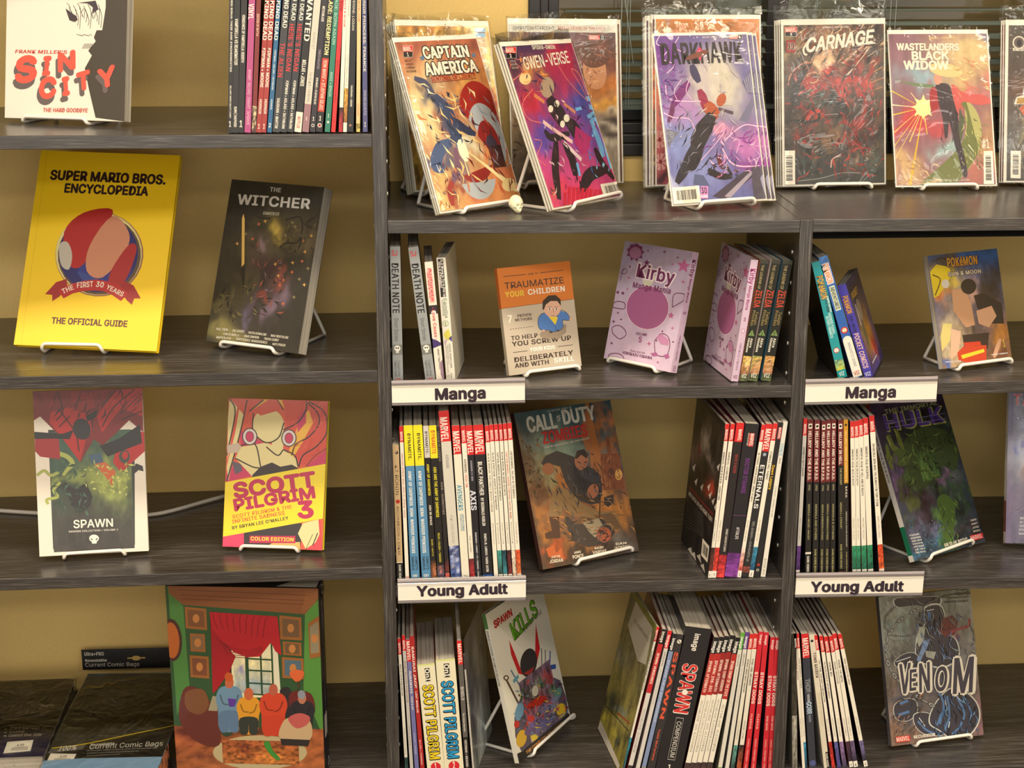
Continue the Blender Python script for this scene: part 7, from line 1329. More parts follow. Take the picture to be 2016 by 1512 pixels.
stand(P7, 21.1, 14.9, w, .011, M2z(.2), 'white wire easel under the small orange and grey paperback', .22, .96, back=.085, top=.085)

# ---- lilac book face out
P8 = (.3319, .1551, -.7356); w, h = .1433, .2087
S_ = Art(.019, h, [(0, 100), (100, 100), (100, 0), (0, 0)]); S_.rect(0, 0, 100, 100, (206, 182, 206))
def side_text(A, s_, u0, u1, sz, col, t):
    V, Tt, W = text_geo(s_, True); ch = sz/100*t; A.put(np.c_[t*.5-ch/2+V[:, 1]*ch, A.h*(1-u0/100)-V[:, 0]*(u1-u0)/100*A.h/W], Tt, col)
side_text(S_, 'Kirby', 6, 21, 62, (120, 50, 96), .019); side_text(S_, 'Manga Mania', 22, 42, 36, (120, 50, 96), .019); side_text(S_, '5', 49, 52, 44, (120, 50, 96), .019); side_text(S_, 'HIROKAZU HIKAWA', 69, 90, 24, (130, 80, 116), .019); side_text(S_, 'VIZ', 94, 99, 34, (130, 60, 100), .019)
face_book(P8, -44.2, 15.5, .1, w, h, .019, lilac_art(w, h, [(112, 1110), (680, 1235), (850, 232), (305, 145)]), 'lilac paperback with big plain purple circle, face out on wire easel', base=(204, 180, 206), spine='r', mat=M_MATTE, spineart=S_)
stand(P8, -44.2, 15.5, w, .019, M2z(.38), 'white wire easel under the lilac paperback', .08, .80, back=.105, top=.10)

# ---- blue and yellow book
Q = [(1180, 1220), (1725, 1143), (1600, 275), (1065, 335)]; P9 = (.9071, .0499, -.7366); w, h = .1494, .1967
A = Art(w, h, Q)
A.grid(60, 80, ((50, 96, 160), (120, 90, 60)), [(1450, 330, 200, 60, (40, 90, 160), 0, .8), (1200, 420, 90, 110, (70, 56, 30), 0, .9), (1560, 600, 110, 220, (38, 34, 30), 10, .95), (1180, 560, 80, 90, (206, 180, 40), 0, .95), (1150, 650, 40, 50, (200, 110, 50), 0, .9), (1220, 950, 80, 180, (190, 176, 150), 0, .9), (1300, 1000, 80, 200, (196, 170, 130), 0, .6), (1380, 620, 60, 90, (190, 150, 130), 0, .8), (1640, 900, 80, 100, (180, 120, 50), 0, .9), (1420, 1040, 80, 90, (42, 34, 34), 0, .95), (1640, 1080, 60, 60, (110, 60, 40), 0, .8), (1210, 1190, 60, 40, (50, 96, 170), 0, .9)], .22, seed=91)
A.poly([(1080, 460), (1130, 400), (1230, 420), (1250, 480), (1150, 640), (1110, 660)], (214, 190, 40)); A.line([(1100, 480), (1160, 520), (1120, 640)], 8, (60, 44, 30)); A.line([(1110, 380), (1180, 350), (1240, 400)], 7, (60, 50, 40))
A.poly([(1420, 640), (1500, 620), (1640, 700), (1660, 860), (1560, 860), (1450, 740)], (40, 36, 40)); A.poly([(1440, 760), (1560, 720), (1600, 800), (1540, 890), (1460, 860)], (204, 158, 128)); A.poly([(1250, 600), (1340, 580), (1400, 700), (1430, 870), (1360, 890), (1260, 760)], (198, 152, 118))
A.ell(1380, 570, 60, 60, (40, 36, 36)); A.ell(1200, 550, 30, 34, (206, 200, 190)); A.poly([(1180, 860), (1250, 860), (1230, 1000), (1170, 1080), (1160, 960)], (204, 190, 120)); A.poly([(1240, 900), (1320, 920), (1300, 1100), (1240, 1140)], (206, 170, 146))
A.poly([(1330, 950), (1540, 930), (1530, 1060), (1350, 1080)], (44, 34, 36)); A.poly([(1290, 1090), (1340, 1040), (1520, 1030), (1520, 1160), (1400, 1180), (1300, 1150)], (190, 60, 36)); A.poly([(1320, 1110), (1500, 1060), (1505, 1085), (1330, 1140)], (220, 196, 50)); A.poly([(1340, 1010), (1470, 1000), (1480, 1030), (1350, 1040)], (190, 54, 36)); A.line([(1630, 980), (1600, 1070), (1580, 1130)], 34, (196, 150, 120))
A.text('POKéMON', (1215, 420), (1455, 395), 66, (216, 160, 40), shear=0, outline=((60, 44, 90), .09)); A.text('SUN & MOON', (1222, 492), (1482, 464), 30, (210, 200, 180), outline=((40, 34, 44), .16)); A.text('1', (1655, 1045), (1672, 1042), 60, (206, 180, 50)); A.text('HIDENORI KUSAKA', (1195, 1170), (1320, 1160), 10, (220, 220, 226)); A.text('SATOSHI YAMAMOTO', (1560, 1112), (1690, 1098), 10, (220, 220, 226))
face_book(P9, 20.2, 18.4, -.4, w, h, .013, A, 'small blue and yellow paperback crowded with figures, on right Manga shelf', base=(60, 96, 150), spine='r', pg=(196, 180, 160), rnd=.0)
stand(P9, 20.2, 18.4, w, .013, R2z(.95), 'white wire easel under the small blue and yellow paperback', .20, .98, back=.09, top=.09)

# ---- teal and ochre book with a crouching man
Q = [(255, 1275), (970, 1137), (775, 62), (62, 120)]; P10 = (.2167, .0344, -1.0838); w, h = .2050, .2790
A = Art(w, h, Q)
A.grid(70, 100, ((40, 74, 86), (70, 56, 44)), [(400, 420, 240, 120, (104, 128, 116), 0, .9), (300, 620, 120, 160, (150, 146, 106), 0, .9), (480, 780, 300, 120, (150, 90, 50), 0, .9), (780, 860, 130, 160, (176, 116, 56), 0, .95), (270, 900, 90, 120, (166, 106, 50), 0, .95), (520, 1060, 160, 60, (150, 96, 50), 0, .8), (150, 450, 80, 160, (92, 70, 50), 0, .95), (210, 700, 80, 90, (100, 64, 44), 0, .95), (600, 1180, 400, 80, (58, 46, 40), -10, .95), (860, 1070, 90, 60, (90, 88, 84), 0, .8), (700, 300, 50, 240, (156, 98, 56), -8, .9), (780, 560, 90, 110, (126, 76, 50), 0, .95), (330, 1130, 70, 60, (170, 80, 40), 0, .9), (440, 640, 50, 70, (160, 110, 60), 0, .8)], .22, sc=(9, 12), seed=101)
A.poly([(590, 60), (620, 70), (700, 440), (720, 680), (640, 680), (620, 400)], (150, 94, 52)); A.poly([(600, 60), (560, 300), (600, 420), (640, 400)], (140, 88, 56)); A.poly([(740, 320), (765, 320), (780, 440), (752, 442)], (120, 74, 50)); A.poly([(700, 440), (835, 440), (870, 690), (715, 700)], (118, 68, 44)); A.ell(830, 590, 26, 40, (196, 150, 80)); A.ell(775, 580, 24, 40, (84, 50, 40)); A.poly([(372, 580), (430, 555), (470, 690), (400, 720)], (160, 100, 52))
JK = (52, 50, 54)
A.poly([(260, 490), (290, 440), (380, 405), (500, 450), (560, 500), (640, 540), (700, 590), (710, 700), (690, 790), (620, 800), (510, 760), (440, 640), (400, 520), (350, 505), (300, 540)], JK); A.poly([(500, 480), (560, 600), (640, 640), (600, 700), (500, 700)], (40, 38, 42)); A.line([(480, 700), (600, 760), (690, 770)], 34, (56, 44, 38))
A.ell(560, 480, 50, 70, (150, 98, 74), 6); A.poly([(510, 460), (530, 410), (580, 400), (608, 440), (600, 470), (560, 440), (525, 470)], (48, 38, 36)); A.line([(530, 490), (556, 500)], 7, (60, 40, 36)); A.line([(580, 498), (600, 490)], 7, (60, 40, 36)); A.line([(570, 545), (600, 543)], 6, (70, 40, 36)); A.line([(575, 500), (585, 525)], 5, (110, 66, 50))
A.ell(312, 535, 44, 44, (150, 96, 66)); A.ell(640, 705, 40, 54, (150, 92, 66), 20)
TR = (132, 104, 70)
A.poly([(300, 880), (340, 700), (390, 670), (470, 700), (560, 790), (680, 850), (800, 850), (850, 970), (760, 1000), (640, 900), (480, 870), (420, 830), (400, 885)], TR); A.poly([(640, 880), (780, 860), (850, 975), (760, 990)], (104, 80, 56)); A.poly([(310, 885), (385, 885), (392, 1040), (280, 1045), (275, 1005), (330, 985)], (70, 46, 40)); A.poly([(720, 750), (790, 730), (790, 790), (750, 820), (720, 800)], (50, 44, 44)); A.line([(685, 690), (690, 800), (682, 920)], 8, (34, 30, 30))
A.poly([(420, 900), (450, 880), (500, 940), (560, 940), (700, 900), (800, 1000), (740, 1080), (600, 1110), (480, 1060)], (56, 50, 50)); A.poly([(560, 930), (680, 900), (720, 970), (650, 1040), (610, 1000)], (150, 136, 110)); A.ell(715, 1020, 54, 56, (156, 84, 60), 20); A.ell(700, 1000, 30, 16, (70, 44, 40), 20)
A.poly([(280, 1120), (340, 1090), (360, 1150), (400, 1110), (410, 1190), (300, 1180)], (186, 92, 50))
A.strokes((80, 300, 260, 780), 60, [(70, 50, 36), (120, 86, 56), (50, 38, 30)], 12, 60, 34); A.strokes((640, 440, 860, 690), 40, [(96, 54, 38), (150, 96, 60)], 10, 60, 35, 90); A.strokes((280, 420, 700, 800), 50, [(36, 34, 40), (80, 78, 80), (60, 56, 58)], 10, 90, 36, 60); A.strokes((320, 700, 840, 960), 36, [(110, 84, 56), (156, 126, 86), (84, 64, 46)], 9, 90, 37, 20); A.strokes((240, 820, 920, 1000), 30, [(196, 136, 70), (150, 86, 44)], 7, 70, 38, 5); A.strokes((440, 900, 760, 1090), 30, [(40, 36, 38), (90, 80, 76)], 9, 70, 39)
A.text('THE OFFICIAL COMIC OF', (310, 128), (496, 104), 12, (170, 176, 170)); A.text('CALL', (165, 265), (390, 238), 108, (176, 178, 170), outline=((176, 178, 170), .03)); A.text('OF', (388, 196), (418, 192), 40, (176, 178, 170)); A.text('DUTY', (430, 218), (672, 190), 98, (186, 186, 178), outline=((186, 186, 178), .03))
A.text('ZOMBIES', (278, 352), (612, 304), 84, (170, 44, 46), outline=((170, 44, 46), .02)); A.text('STORY BY JASON BLUNDELL AND CRAIG HOUSTON', (285, 386), (620, 330), 13, (190, 184, 166))
NW = (222, 210, 186)
for a1, b1, x0, x1, y in (('JUSTIN', 'JORDAN', 306, 410, 1190), ('ANDRES', 'PONCE', 480, 566, 1158), ('MAURO', 'VARGAS', 632, 734, 1126), ('DAN', 'JACKSON', 786, 904, 1096)): A.text(a1, (x0+12, y), (x1-22, y-9), 16, NW); A.text(b1, (x0, y+38), (x1, y+24), 26, NW)
face_book(P10, 28.1, 24.2, 2.2, w, h, .012, A, 'teal and ochre book cover of a crouching man in dark jacket', base=(60, 50, 44))
stand(P10, 28.1, 24.2, w, .012, M3z(.3), 'white wire easel under the teal and ochre book', .34, .93, back=.12, top=.12)

# ---- dark green and purple book
Q = [(370, 1215), (908, 1068), (608, 25), (72, 50)]; P11 = (.8784, .0406, -1.0885); w, h = .2000, .2900
A = Art(w, h, Q)
A.grid(60, 90, ((40, 30, 54), (40, 52, 66)), [(120, 200, 60, 120, (60, 40, 80), 0, .8), (560, 200, 60, 120, (26, 22, 30), 0, .9), (460, 330, 200, 110, (34, 42, 30), 0, .95), (430, 560, 90, 120, (60, 84, 44), 0, .95), (250, 600, 60, 90, (96, 72, 110), 0, .9), (620, 560, 60, 60, (110, 80, 116), 0, .9), (660, 430, 60, 120, (46, 74, 44), -10, .9), (350, 740, 60, 100, (70, 76, 40), -10, .95), (470, 800, 60, 130, (50, 32, 44), 0, .95), (620, 860, 44, 160, (74, 104, 48), 0, .95), (740, 740, 50, 110, (40, 60, 36), -10, .95), (440, 1000, 120, 80, (84, 84, 110), 0, .7), (540, 1100, 120, 60, (60, 96, 120), 0, .8), (380, 1160, 60, 60, (40, 90, 120), 0, .8), (840, 1000, 60, 80, (40, 40, 44), 0, .9), (760, 960, 60, 60, (60, 56, 60), 0, .8), (640, 1110, 50, 40, (50, 96, 60), 0, .8)], .5, sc=(12, 18), ang=80, seed=111)
GN = (86, 96, 46)
A.blob([(330, 330), (460, 250), (640, 290), (720, 440), (690, 560), (610, 520), (500, 650), (400, 640), (330, 480)], (52, 66, 38)); A.grid(30, 30, ((58, 72, 40), (56, 84, 46)), [(440, 380, 50, 40, (40, 48, 30), 0, .9), (460, 560, 40, 80, (84, 112, 56), 0, .8), (600, 400, 40, 60, (36, 46, 32), 0, .8)], .5, sc=(10, 14), region=[(385, 330), (600, 600)], seed=17)
A.blob([(560, 760), (620, 720), (690, 800), (680, 960), (650, 1100), (600, 1090), (590, 900)], (66, 92, 44))
for pts, wd in (([(210, 270), (240, 360), (300, 400)], 40), ([(270, 240), (290, 310), (320, 390)], 36), ([(190, 340), (210, 430), (270, 470)], 34), ([(185, 410), (210, 470), (232, 520)], 30)): A.line(pts, wd, GN)
for pts, wd in (([(195, 280), (225, 350)], 14), ([(255, 235), (280, 290)], 12)): A.line(pts, wd, (120, 124, 66))
A.ell(300, 440, 70, 60, (66, 80, 44), 30)
A.strokes((330, 280, 720, 620), 90, [(40, 50, 30), (90, 110, 56), (60, 80, 44), (28, 32, 24)], 11, 70, 40); A.strokes((560, 740, 700, 1100), 30, [(90, 120, 56), (46, 66, 36)], 9, 90, 41, 80); A.strokes((130, 400, 330, 700), 40, [(96, 70, 116), (60, 44, 80)], 6, 110, 42, 85); A.strokes((350, 900, 650, 1180), 80, [(110, 110, 140), (50, 60, 80), (40, 90, 110)], 8, 40, 43)
LM, PU = (140, 146, 60), (70, 50, 120)
A.text('THE IMMORTAL', (190, 128), (585, 108), 30, (120, 124, 90), outline=((120, 124, 90), .02)); A.text('HULK', (190, 250), (640, 230), 118, LM, outline=(LM, .03)); A.text('HULK', (184, 244), (630, 222), 106, PU, outline=((120, 110, 150), .03)); A.text('HULK', (184, 244), (630, 222), 106, PU)
A.line([(190, 195), (630, 170)], 3, (120, 110, 150)); A.line([(195, 225), (632, 205)], 3, (120, 110, 150))
A.text('OR IS HE BOTH?', (608, 1104), (780, 1056), 24, (222, 214, 200)); A.poly([(796, 1022), (884, 1004), (890, 1042), (804, 1064)], (196, 40, 44)); A.text('MARVEL', (802, 1058), (886, 1036), 30, (226, 190, 186))
for k, s_ in enumerate(('EWING', 'BENNETT', 'JOSE', 'MOUNTS')): A.text(s_, (802+k*6, 922+k*26), (844+k*9, 912+k*26), 14, (206, 200, 190))
for k, s_ in enumerate(('A fantastic', 'and gruesome', 'scary return', 'to form for the', 'most famous', 'Hulk. This is', 'Big Horror.')): A.text(s_, (338+k*8, 1020+k*22), (418+k*8, 1008+k*22), 14, (206, 206, 200))
S_ = Art(.011, h, [(0, 100), (100, 100), (100, 0), (0, 0)]); S_.rect(0, 0, 100, 78, (222, 214, 204)); S_.rect(0, 0, 100, 12, (160, 40, 44)); S_.rect(0, 78, 100, 96, (30, 110, 80)); S_.rect(0, 96, 100, 100, (222, 214, 204))
side_text(S_, 'IMMORTAL HULK: OR IS HE BOTH?', 20, 50, 40, (50, 46, 60), .011)
face_book(P11, 34.0, 28.0, 3.0, w, h, .011, A, 'dark book with deep green and purple cover leaning steeply, right bookcase', base=(50, 44, 60), spineart=S_)
stand(P11, 34.0, 28.0, w, .011, R3z(.95), 'white wire easel under the dark green and purple book', .20, .82, back=.13, top=.13)

# ---- blue white book at the right picture edge
Q = [(465, 1322), (1210, 1345), (1200, 60), (410, 60)]; P12 = (1.0778, .1321, -1.0947); w, h = .1813, .2860
A = Art(w, h, Q)
A.grid(50, 80, ((60, 64, 110), (110, 96, 130)), [(700, 640, 240, 180, (206, 206, 214), 0, .95), (560, 520, 60, 120, (150, 160, 200), 0, .6), (640, 780, 60, 60, (170, 130, 90), 0, .9), (480, 590, 20, 40, (90, 100, 170), 0, .9), (560, 1000, 120, 120, (124, 106, 134), 0, .8), (620, 270, 60, 20, (30, 30, 40), 0, .9)], .12, seed=121)
A.text('TACTICS', (450, 205), (960, 212), 90, (186, 40, 60), outline=((206, 190, 200), .03))
for k in range(4): A.text(('overwhelming, so', 'epic and so fun', 'brilliant and', 'essential')[k], (515, 468+k*36), (740, 470+k*36), 16, (180, 166, 150), False)
for k, s_ in enumerate(('WENDIG', 'ALVAREZ', 'GEDGARD', 'PONSOR', 'MARTIN')): A.text(s_, (560, 1140+k*30), (660, 1142+k*30), 18, (222, 216, 214))
S_ = Art(.014, h, [(0, 100), (100, 100), (100, 0), (0, 0)]); S_.rect(0, 0, 100, 73, (206, 202, 200)); S_.rect(0, 73, 100, 93, (120, 40, 44)); S_.rect(0, 93, 100, 100, (216, 210, 204))
r12 = face_book(P12, -5.6, 13.5, 0, w, h, .014, A, 'shrink-wrapped blue and white book at the right picture edge', base=(70, 70, 110), spineart=S_)
sleeve_mesh(w, h, .014, .002, 77, .0016).build('shrink_wrap', M_SHRINK, r12)
stand(P12, -5.6, 13.5, w, .014, -1.104, 'white wire easel under the shrink-wrapped blue and white book', .30, .86, back=.11, top=.12)

# ---- white book leaning, turned
Q = [(1113, 1480), (1545, 1085), (1257, -90), (850, 205)]; P13 = (.1755, .0401, -1.4636); w, h = .2029, .2849
A = Art(w, h, Q); A.rect(-500, -500, 3000, 3000, (214, 210, 196))
A.text('SPAWN', (915, 315), (1052, 205), 60, (190, 50, 46), outline=((90, 24, 28), .08)); A.text('KILLS', (1062, 410), (1250, 190), 165, (96, 160, 40), outline=((34, 40, 24), .05)); A.text('EVERYONE', (1140, 345), (1280, 180), 46, (60, 56, 56), False)
A.poly([(1230, 270), (1268, 470), (1245, 600), (1230, 520)], (186, 34, 40)); A.poly([(1025, 405), (1065, 500), (1135, 690), (1100, 680), (1040, 520)], (186, 34, 40)); A.ell(1180, 590, 66, 120, (52, 48, 50), 6); A.poly([(1140, 680), (1225, 620), (1200, 700)], (150, 50, 50))
for x, y, x2, y2, wd, c in ((990, 700, 1100, 930, 16, (80, 60, 50)), (1040, 650, 1120, 800, 12, (90, 120, 150)), (1350, 490, 1350, 640, 12, (60, 90, 150)), (1310, 480, 1320, 700, 8, (70, 60, 60)), (1280, 470, 1290, 700, 8, (60, 60, 60)), (1300, 640, 1400, 620, 26, (50, 80, 150)), (1060, 750, 1100, 700, 22, (90, 150, 170))): A.line([(x, y), (x2, y2)], wd, c)
A.ell(1003, 715, 22, 22, (90, 70, 60)); A.ell(1003, 715, 12, 12, (214, 210, 196))
A.poly([(1070, 1060), (1100, 930), (1200, 720), (1350, 700), (1440, 740), (1500, 900), (1520, 1060), (1130, 1370), (1080, 1230)], (84, 74, 90))
A.grid(50, 44, ((110, 90, 110), (90, 80, 110)), [(1250, 930, 100, 60, (176, 44, 34), -25, .95), (1100, 1000, 40, 90, (100, 140, 170), 0, .9), (1460, 1000, 50, 60, (206, 170, 40), 0, .95), (1420, 800, 50, 60, (70, 120, 90), 0, .9), (1230, 840, 40, 60, (170, 160, 150), 0, .9), (1190, 860, 40, 70, (50, 50, 54), 0, .9), (1330, 980, 90, 50, (110, 106, 140), -30, .9), (1130, 1240, 50, 90, (200, 160, 50), 0, .95), (1210, 1170, 50, 60, (84, 70, 120), 0, .9), (1230, 1250, 26, 30, (214, 190, 60), 0, .9), (1090, 1120, 30, 40, (180, 50, 44), 0, .9), (1200, 1080, 30, 30, (200, 60, 60), 0, .9), (1300, 1110, 90, 50, (90, 84, 130), -30, .9), (1350, 720, 50, 50, (190, 60, 50), 0, .7), (1270, 760, 30, 40, (60, 96, 60), 0, .8)], .5, sc=(14, 14), region=[(1100, 760), (1480, 1130)], seed=131)
for q in ((1250, 930, 90, 36, (176, 44, 34), -30), (1458, 1005, 40, 62, (210, 176, 44)), (1110, 1010, 34, 80, (100, 140, 168), 10), (1130, 1250, 42, 80, (196, 156, 50), 8), (1320, 1120, 80, 34, (96, 90, 140), -35), (1235, 830, 26, 46, (196, 190, 176)), (1200, 1190, 50, 30, (100, 80, 120), -30), (1240, 1245, 26, 26, (214, 186, 60)), (1090, 1120, 22, 34, (176, 50, 44)), (1205, 1075, 26, 26, (196, 60, 56)), (1420, 860, 30, 60, (90, 130, 120), 20), (1380, 940, 20, 70, (120, 120, 150), 30), (1130, 860, 10, 60, (60, 80, 50), 10)): A.ell(*q)
A.strokes((1110, 760, 1500, 1200), 110, [(60, 54, 70), (120, 110, 150), (190, 60, 50), (206, 180, 60), (100, 140, 160), (40, 36, 40)], 12, 60, 44)
A.poly([(1060, 1420), (1130, 1372), (1520, 1030), (1545, 1085), (1600, 1100), (1113, 1500)], (36, 32, 32)); A.text('THE COMPLETE COLLECTION', (1172, 1398), (1482, 1130), 32, (214, 140, 60))
S_ = Art(.008, h, [(0, 100), (100, 100), (100, 0), (0, 0)]); S_.rect(0, 0, 100, 100, (206, 202, 190)); S_.rect(0, 0, 100, 10, (70, 110, 60)); side_text(S_, 'SPAWN KILLS EVERYONE: THE COMPLETE COLLECTION', 11, 48, 46, (60, 56, 56), .008)
face_book(P13, 57.0, 14.6, 1.2, w, h, .009, A, 'white book with green slanted title and orange lettered black foot, turned sharply', base=(206, 202, 190), spineart=S_)
stand(P13, 57.0, 14.6, w, .009, -1.478, 'white wire easel under the white book turned sharply left', .24, 1.05, back=.115, top=.13)

# ---- grey blue book with navy masses and chain
Q = [(905, 1340), (1655, 1235), (1545, 40), (790, 100)]; P14 = (.8697, .0630, -1.4662); w, h = .1910, .2759
A = Art(w, h, Q)
A.grid(80, 110, ((120, 128, 122), (110, 90, 84)), [(950, 300, 140, 120, (124, 146, 146), 0, .8), (900, 200, 90, 90, (140, 140, 136), 0, .7), (1230, 250, 70, 110, (48, 48, 66), 0, .95), (1200, 450, 110, 110, (50, 54, 76), 0, .95), (1320, 560, 110, 110, (44, 46, 66), 0, .95), (1040, 620, 110, 60, (44, 44, 62), -10, .95), (1150, 80, 130, 60, (50, 48, 60), 10, .9), (1470, 260, 110, 110, (136, 140, 136), 0, .6), (1530, 480, 60, 200, (110, 110, 112), 0, .8), (1250, 760, 260, 130, (56, 58, 82), 0, .8), (1010, 1010, 110, 100, (48, 56, 84), 0, .95), (1400, 1060, 190, 170, (40, 46, 66), 0, .97), (1180, 1140, 80, 70, (44, 66, 80), 30, .95), (920, 1200, 60, 110, (126, 96, 80), 0, .9), (1010, 1260, 120, 60, (110, 84, 74), 0, .8), (1630, 1100, 50, 160, (130, 92, 104), 0, .9), (880, 820, 40, 90, (96, 80, 74), 0, .8), (1400, 380, 60, 50, (110, 40, 50), 0, .9)], .28, sc=(12, 14), seed=141)
NV = (40, 43, 62)
for pts in ([(930, 120), (1060, 110), (1290, 110), (1270, 190), (1100, 175), (950, 185)], [(1180, 200), (1300, 180), (1340, 300), (1290, 400), (1420, 450), (1450, 600), (1330, 680), (1200, 660), (1110, 600), (1120, 420), (1180, 330)], [(930, 640), (1000, 580), (1090, 570), (1140, 640), (1080, 700), (960, 690)], [(925, 1010), (1000, 950), (1100, 960), (1110, 1060), (1040, 1125), (945, 1110)], [(1090, 1080), (1190, 1060), (1290, 1120), (1340, 1230), (1200, 1240), (1110, 1180)], [(1230, 1060), (1300, 940), (1400, 860), (1520, 900), (1605, 1000), (1610, 1130), (1520, 1250), (1400, 1265), (1300, 1200), (1225, 1150)]):
    m_ = np.mean(pts, 0); A.blob([tuple(m_+(np.array(q)-m_)*1.05) for q in pts], (196, 198, 190)); A.blob(pts, NV)
for pts, c in (([(1130, 350), (1180, 360), (1165, 470), (1130, 520), (1110, 470)], (156, 160, 150)), ([(1180, 550), (1270, 560), (1250, 620), (1190, 600)], (156, 160, 150)), ([(1160, 470), (1220, 450), (1200, 510), (1130, 660), (1110, 620), (1150, 530)], (110, 136, 176))): A.poly(pts, c)
for pts, wd in (([(1250, 820), (1330, 980), (1300, 1150)], 18), ([(1360, 920), (1380, 1080), (1340, 1200)], 16), ([(1440, 930), (1500, 1060), (1460, 1180)], 18), ([(1530, 980), (1560, 1080)], 14), ([(1120, 1130), (1190, 1200), (1260, 1230)], 16), ([(970, 990), (1040, 960)], 24), ([(960, 1080), (1050, 1050)], 20), ([(1210, 230), (1220, 300)], 26), ([(1330, 540), (1340, 620)], 30), ([(1460, 1180), (1400, 1230)], 14), ([(1310, 1060), (1280, 1160)], 12)): A.line(pts, wd, (70, 110, 160))
for pts, wd in (([(1340, 930), (1352, 1000)], 6), ([(1420, 900), (1470, 960)], 6), ([(1380, 1130), (1372, 1180)], 7), ([(1130, 1100), (1180, 1170)], 6), ([(1190, 220), (1250, 210)], 7), ([(940, 640), (1060, 600)], 6)): A.line(pts, wd, (196, 206, 214))
A.poly([(1310, 290), (1400, 260), (1450, 310), (1420, 420), (1340, 440), (1290, 380)], (92, 36, 48)); A.line([(1380, 400), (1460, 370), (1530, 350), (1540, 290)], 22, (130, 50, 66))
def chain(pts, sz, c):
    for (x0, y0), (x1, y1) in zip(pts[:-1], pts[1:]):
        L = math.hypot(x1-x0, y1-y0); n = max(1, int(L/(sz*1.25))); a = math.degrees(math.atan2(y1-y0, x1-x0))
        for k in range(n):
            t = (k+.5)/n; x, y = x0+(x1-x0)*t, y0+(y1-y0)*t; A.ell(x, y, sz*.85, sz*(.5 if k % 2 else .24), (50, 48, 52), a, 14); A.ell(x, y, sz*.7, sz*(.38 if k % 2 else .15), c, a, 14)
            if k % 2: A.ell(x, y, sz*.34, sz*.14, (44, 42, 46), a, 10)
chain([(1160, 180), (1050, 240), (950, 310), (870, 420), (850, 560), (880, 680), (940, 780), (1040, 870), (1150, 950), (1260, 1010)], 40, (140, 144, 146)); chain([(930, 180), (850, 260), (840, 350), (890, 400)], 22, (110, 112, 112)); chain([(890, 420), (1000, 430), (1110, 410)], 18, (100, 102, 104)); chain([(1540, 340), (1570, 400), (1580, 480), (1545, 520)], 22, (96, 98, 104)); chain([(1160, 180), (1280, 120), (1400, 90), (1540, 80)], 26, (90, 88, 92))
A.strokes((1120, 200, 1440, 680), 50, [(60, 72, 110), (24, 26, 40), (90, 110, 150)], 10, 90, 45, 70); A.strokes((1240, 880, 1600, 1250), 60, [(24, 28, 44), (56, 90, 130), (90, 130, 170)], 12, 90, 46, 75); A.strokes((800, 100, 1540, 560), 60, [(150, 156, 150), (96, 102, 104), (120, 130, 130)], 5, 140, 47, 55); A.strokes((890, 900, 1130, 1320), 50, [(140, 106, 90), (80, 66, 62), (56, 50, 50)], 9, 90, 48, -50)
OW = (222, 216, 200); IN = (48, 50, 72)
for s_, a_, b_, c_ in (('V', (960, 905), (1060, 890), 240), ('E', (1040, 880), (1110, 870), 170), ('N', (1120, 890), (1230, 870), 230), ('O', (1250, 880), (1360, 870), 190), ('M', (1390, 900), (1580, 880), 280)): A.text(s_, a_, b_, c_, OW, shear=.14, outline=(OW, .075)); A.text(s_, a_, b_, c_, IN, shear=.14)
for k, s_ in enumerate(('AL EWING', 'RAM V', 'BRYAN HITCH', 'ANDREW CURRIE')): A.text(s_, (1430-k*34+(20 if k == 1 else 0), 66+k*31), (1530, 58+k*31), 17, (70, 66, 66))
for k in range(5): A.text('a tour de force of terrifying symbiote tales', (915, 470+k*18), (1060, 462+k*18), 8, (80, 78, 78), False)
A.poly([(934, 1258), (1052, 1244), (1055, 1292), (938, 1308)], (190, 44, 40)); A.text('MARVEL', (940, 1300), (1050, 1284), 36, (226, 196, 186)); A.text('RECURSION', (1082, 1272), (1260, 1246), 24, (226, 220, 206))
face_book(P14, 11.4, 20.2, .9, w, h, .012, A, 'grey blue book with navy masses, grey chain and white outlined title', base=(96, 92, 96))
stand(P14, 11.4, 20.2, w, .012, -1.478, 'white wire easel under the grey blue book with chain', .26, .86, back=.13, top=.12)

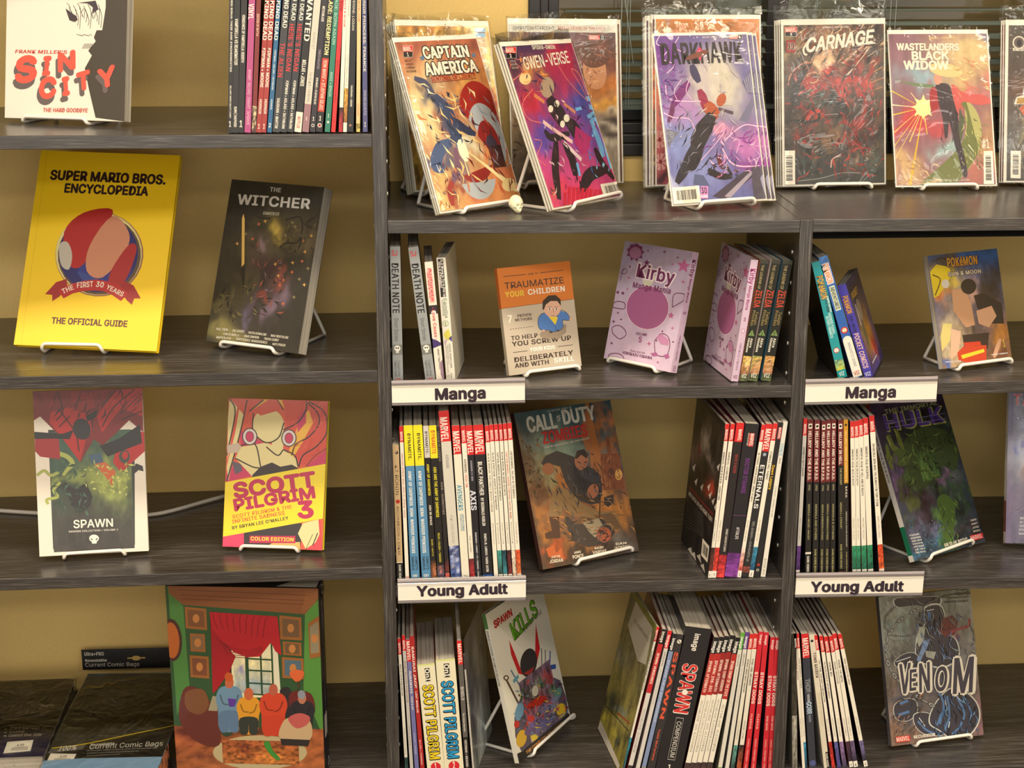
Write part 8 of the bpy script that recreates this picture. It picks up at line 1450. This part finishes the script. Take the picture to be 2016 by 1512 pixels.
# ------------------------------------------------------------------ little skull
def skull():
    bm = __import__('bmesh').new(); import bmesh
    bmesh.ops.create_icosphere(bm, subdivisions=5, radius=1)
    def g(d2, s): return math.exp(-d2/(2*s*s))
    for v in bm.verts:
        n = v.co.normalized(); x, y, z = n    # face looks to -y
        r = 1.0+.10*max(0, y)-.05*abs(x)
        if z < -.1: r *= 1-.28*min(1, (-.1-z)*1.2)*(1 if y > -.2 else .45)
        def dent(cx, cy, cz, s, a):
            nonlocal r
            r -= a*g((x-cx)**2+(y-cy)**2+(z-cz)**2, s)
        for sx in (-1, 1):
            dent(sx*.36, -.88, -.06, .135, .34); dent(sx*.62, -.66, -.42, .12, .12); dent(sx*.36, -.86, .22, .09, -.07); dent(sx*.60, -.74, -.20, .09, -.10)
        dent(0, -.93, -.34, .075, .22); dent(0, -.97, -.13, .05, -.05); dent(0, -.80, -.62, .26, -.26); dent(0, -.52, -.86, .30, -.10)
        if y < -.55 and -.74 < z < -.56:
            r -= .03*max(0, math.cos(x*38)) ; r -= .05*g((z+.65)**2, .02)
        v.co = n*r
    me = bpy.data.meshes.new('skull_ornament'); bm.to_mesh(me); bm.free()
    for p in me.polygons: p.use_smooth = True
    me.materials.append(M_SKULL); return me
o = bpy.data.objects.new('skull_ornament', skull()); COL.objects.link(o)
o.scale = (.0118, .0135, .0150); o.rotation_euler = (math.radians(4), 0, math.radians(30)); sk = unZ(1017, 421, -.4605); o.location = (sk.x, sk.y+.012, -.4603+.0142)
tag(o, 'tiny ivory resin skull at the foot of the orange ringed comic', 'skull')

# ------------------------------------------------------------------ white cable on the third left shelf
pts = [unZ(-60, 1000, -1.0585), unZ(10, 1006, -1.0580), unZ(75, 1010, -1.0575), unZ(190, 1016, -1.0565), unZ(300, 1014, -1.0555), unZ(345, 1004, -1.0550), unZ(400, 988, -1.0545), unZ(452, 974, -1.0540)]
v, f = tube([tuple(p) for p in pts], .0038, 8, False, .03); mb = MB(); mb.add(v, f, (214, 206, 194), 0, True)
tag(mb.build('cable', M_CABLE), 'thick white cable running behind the books on the third left shelf', 'cable')
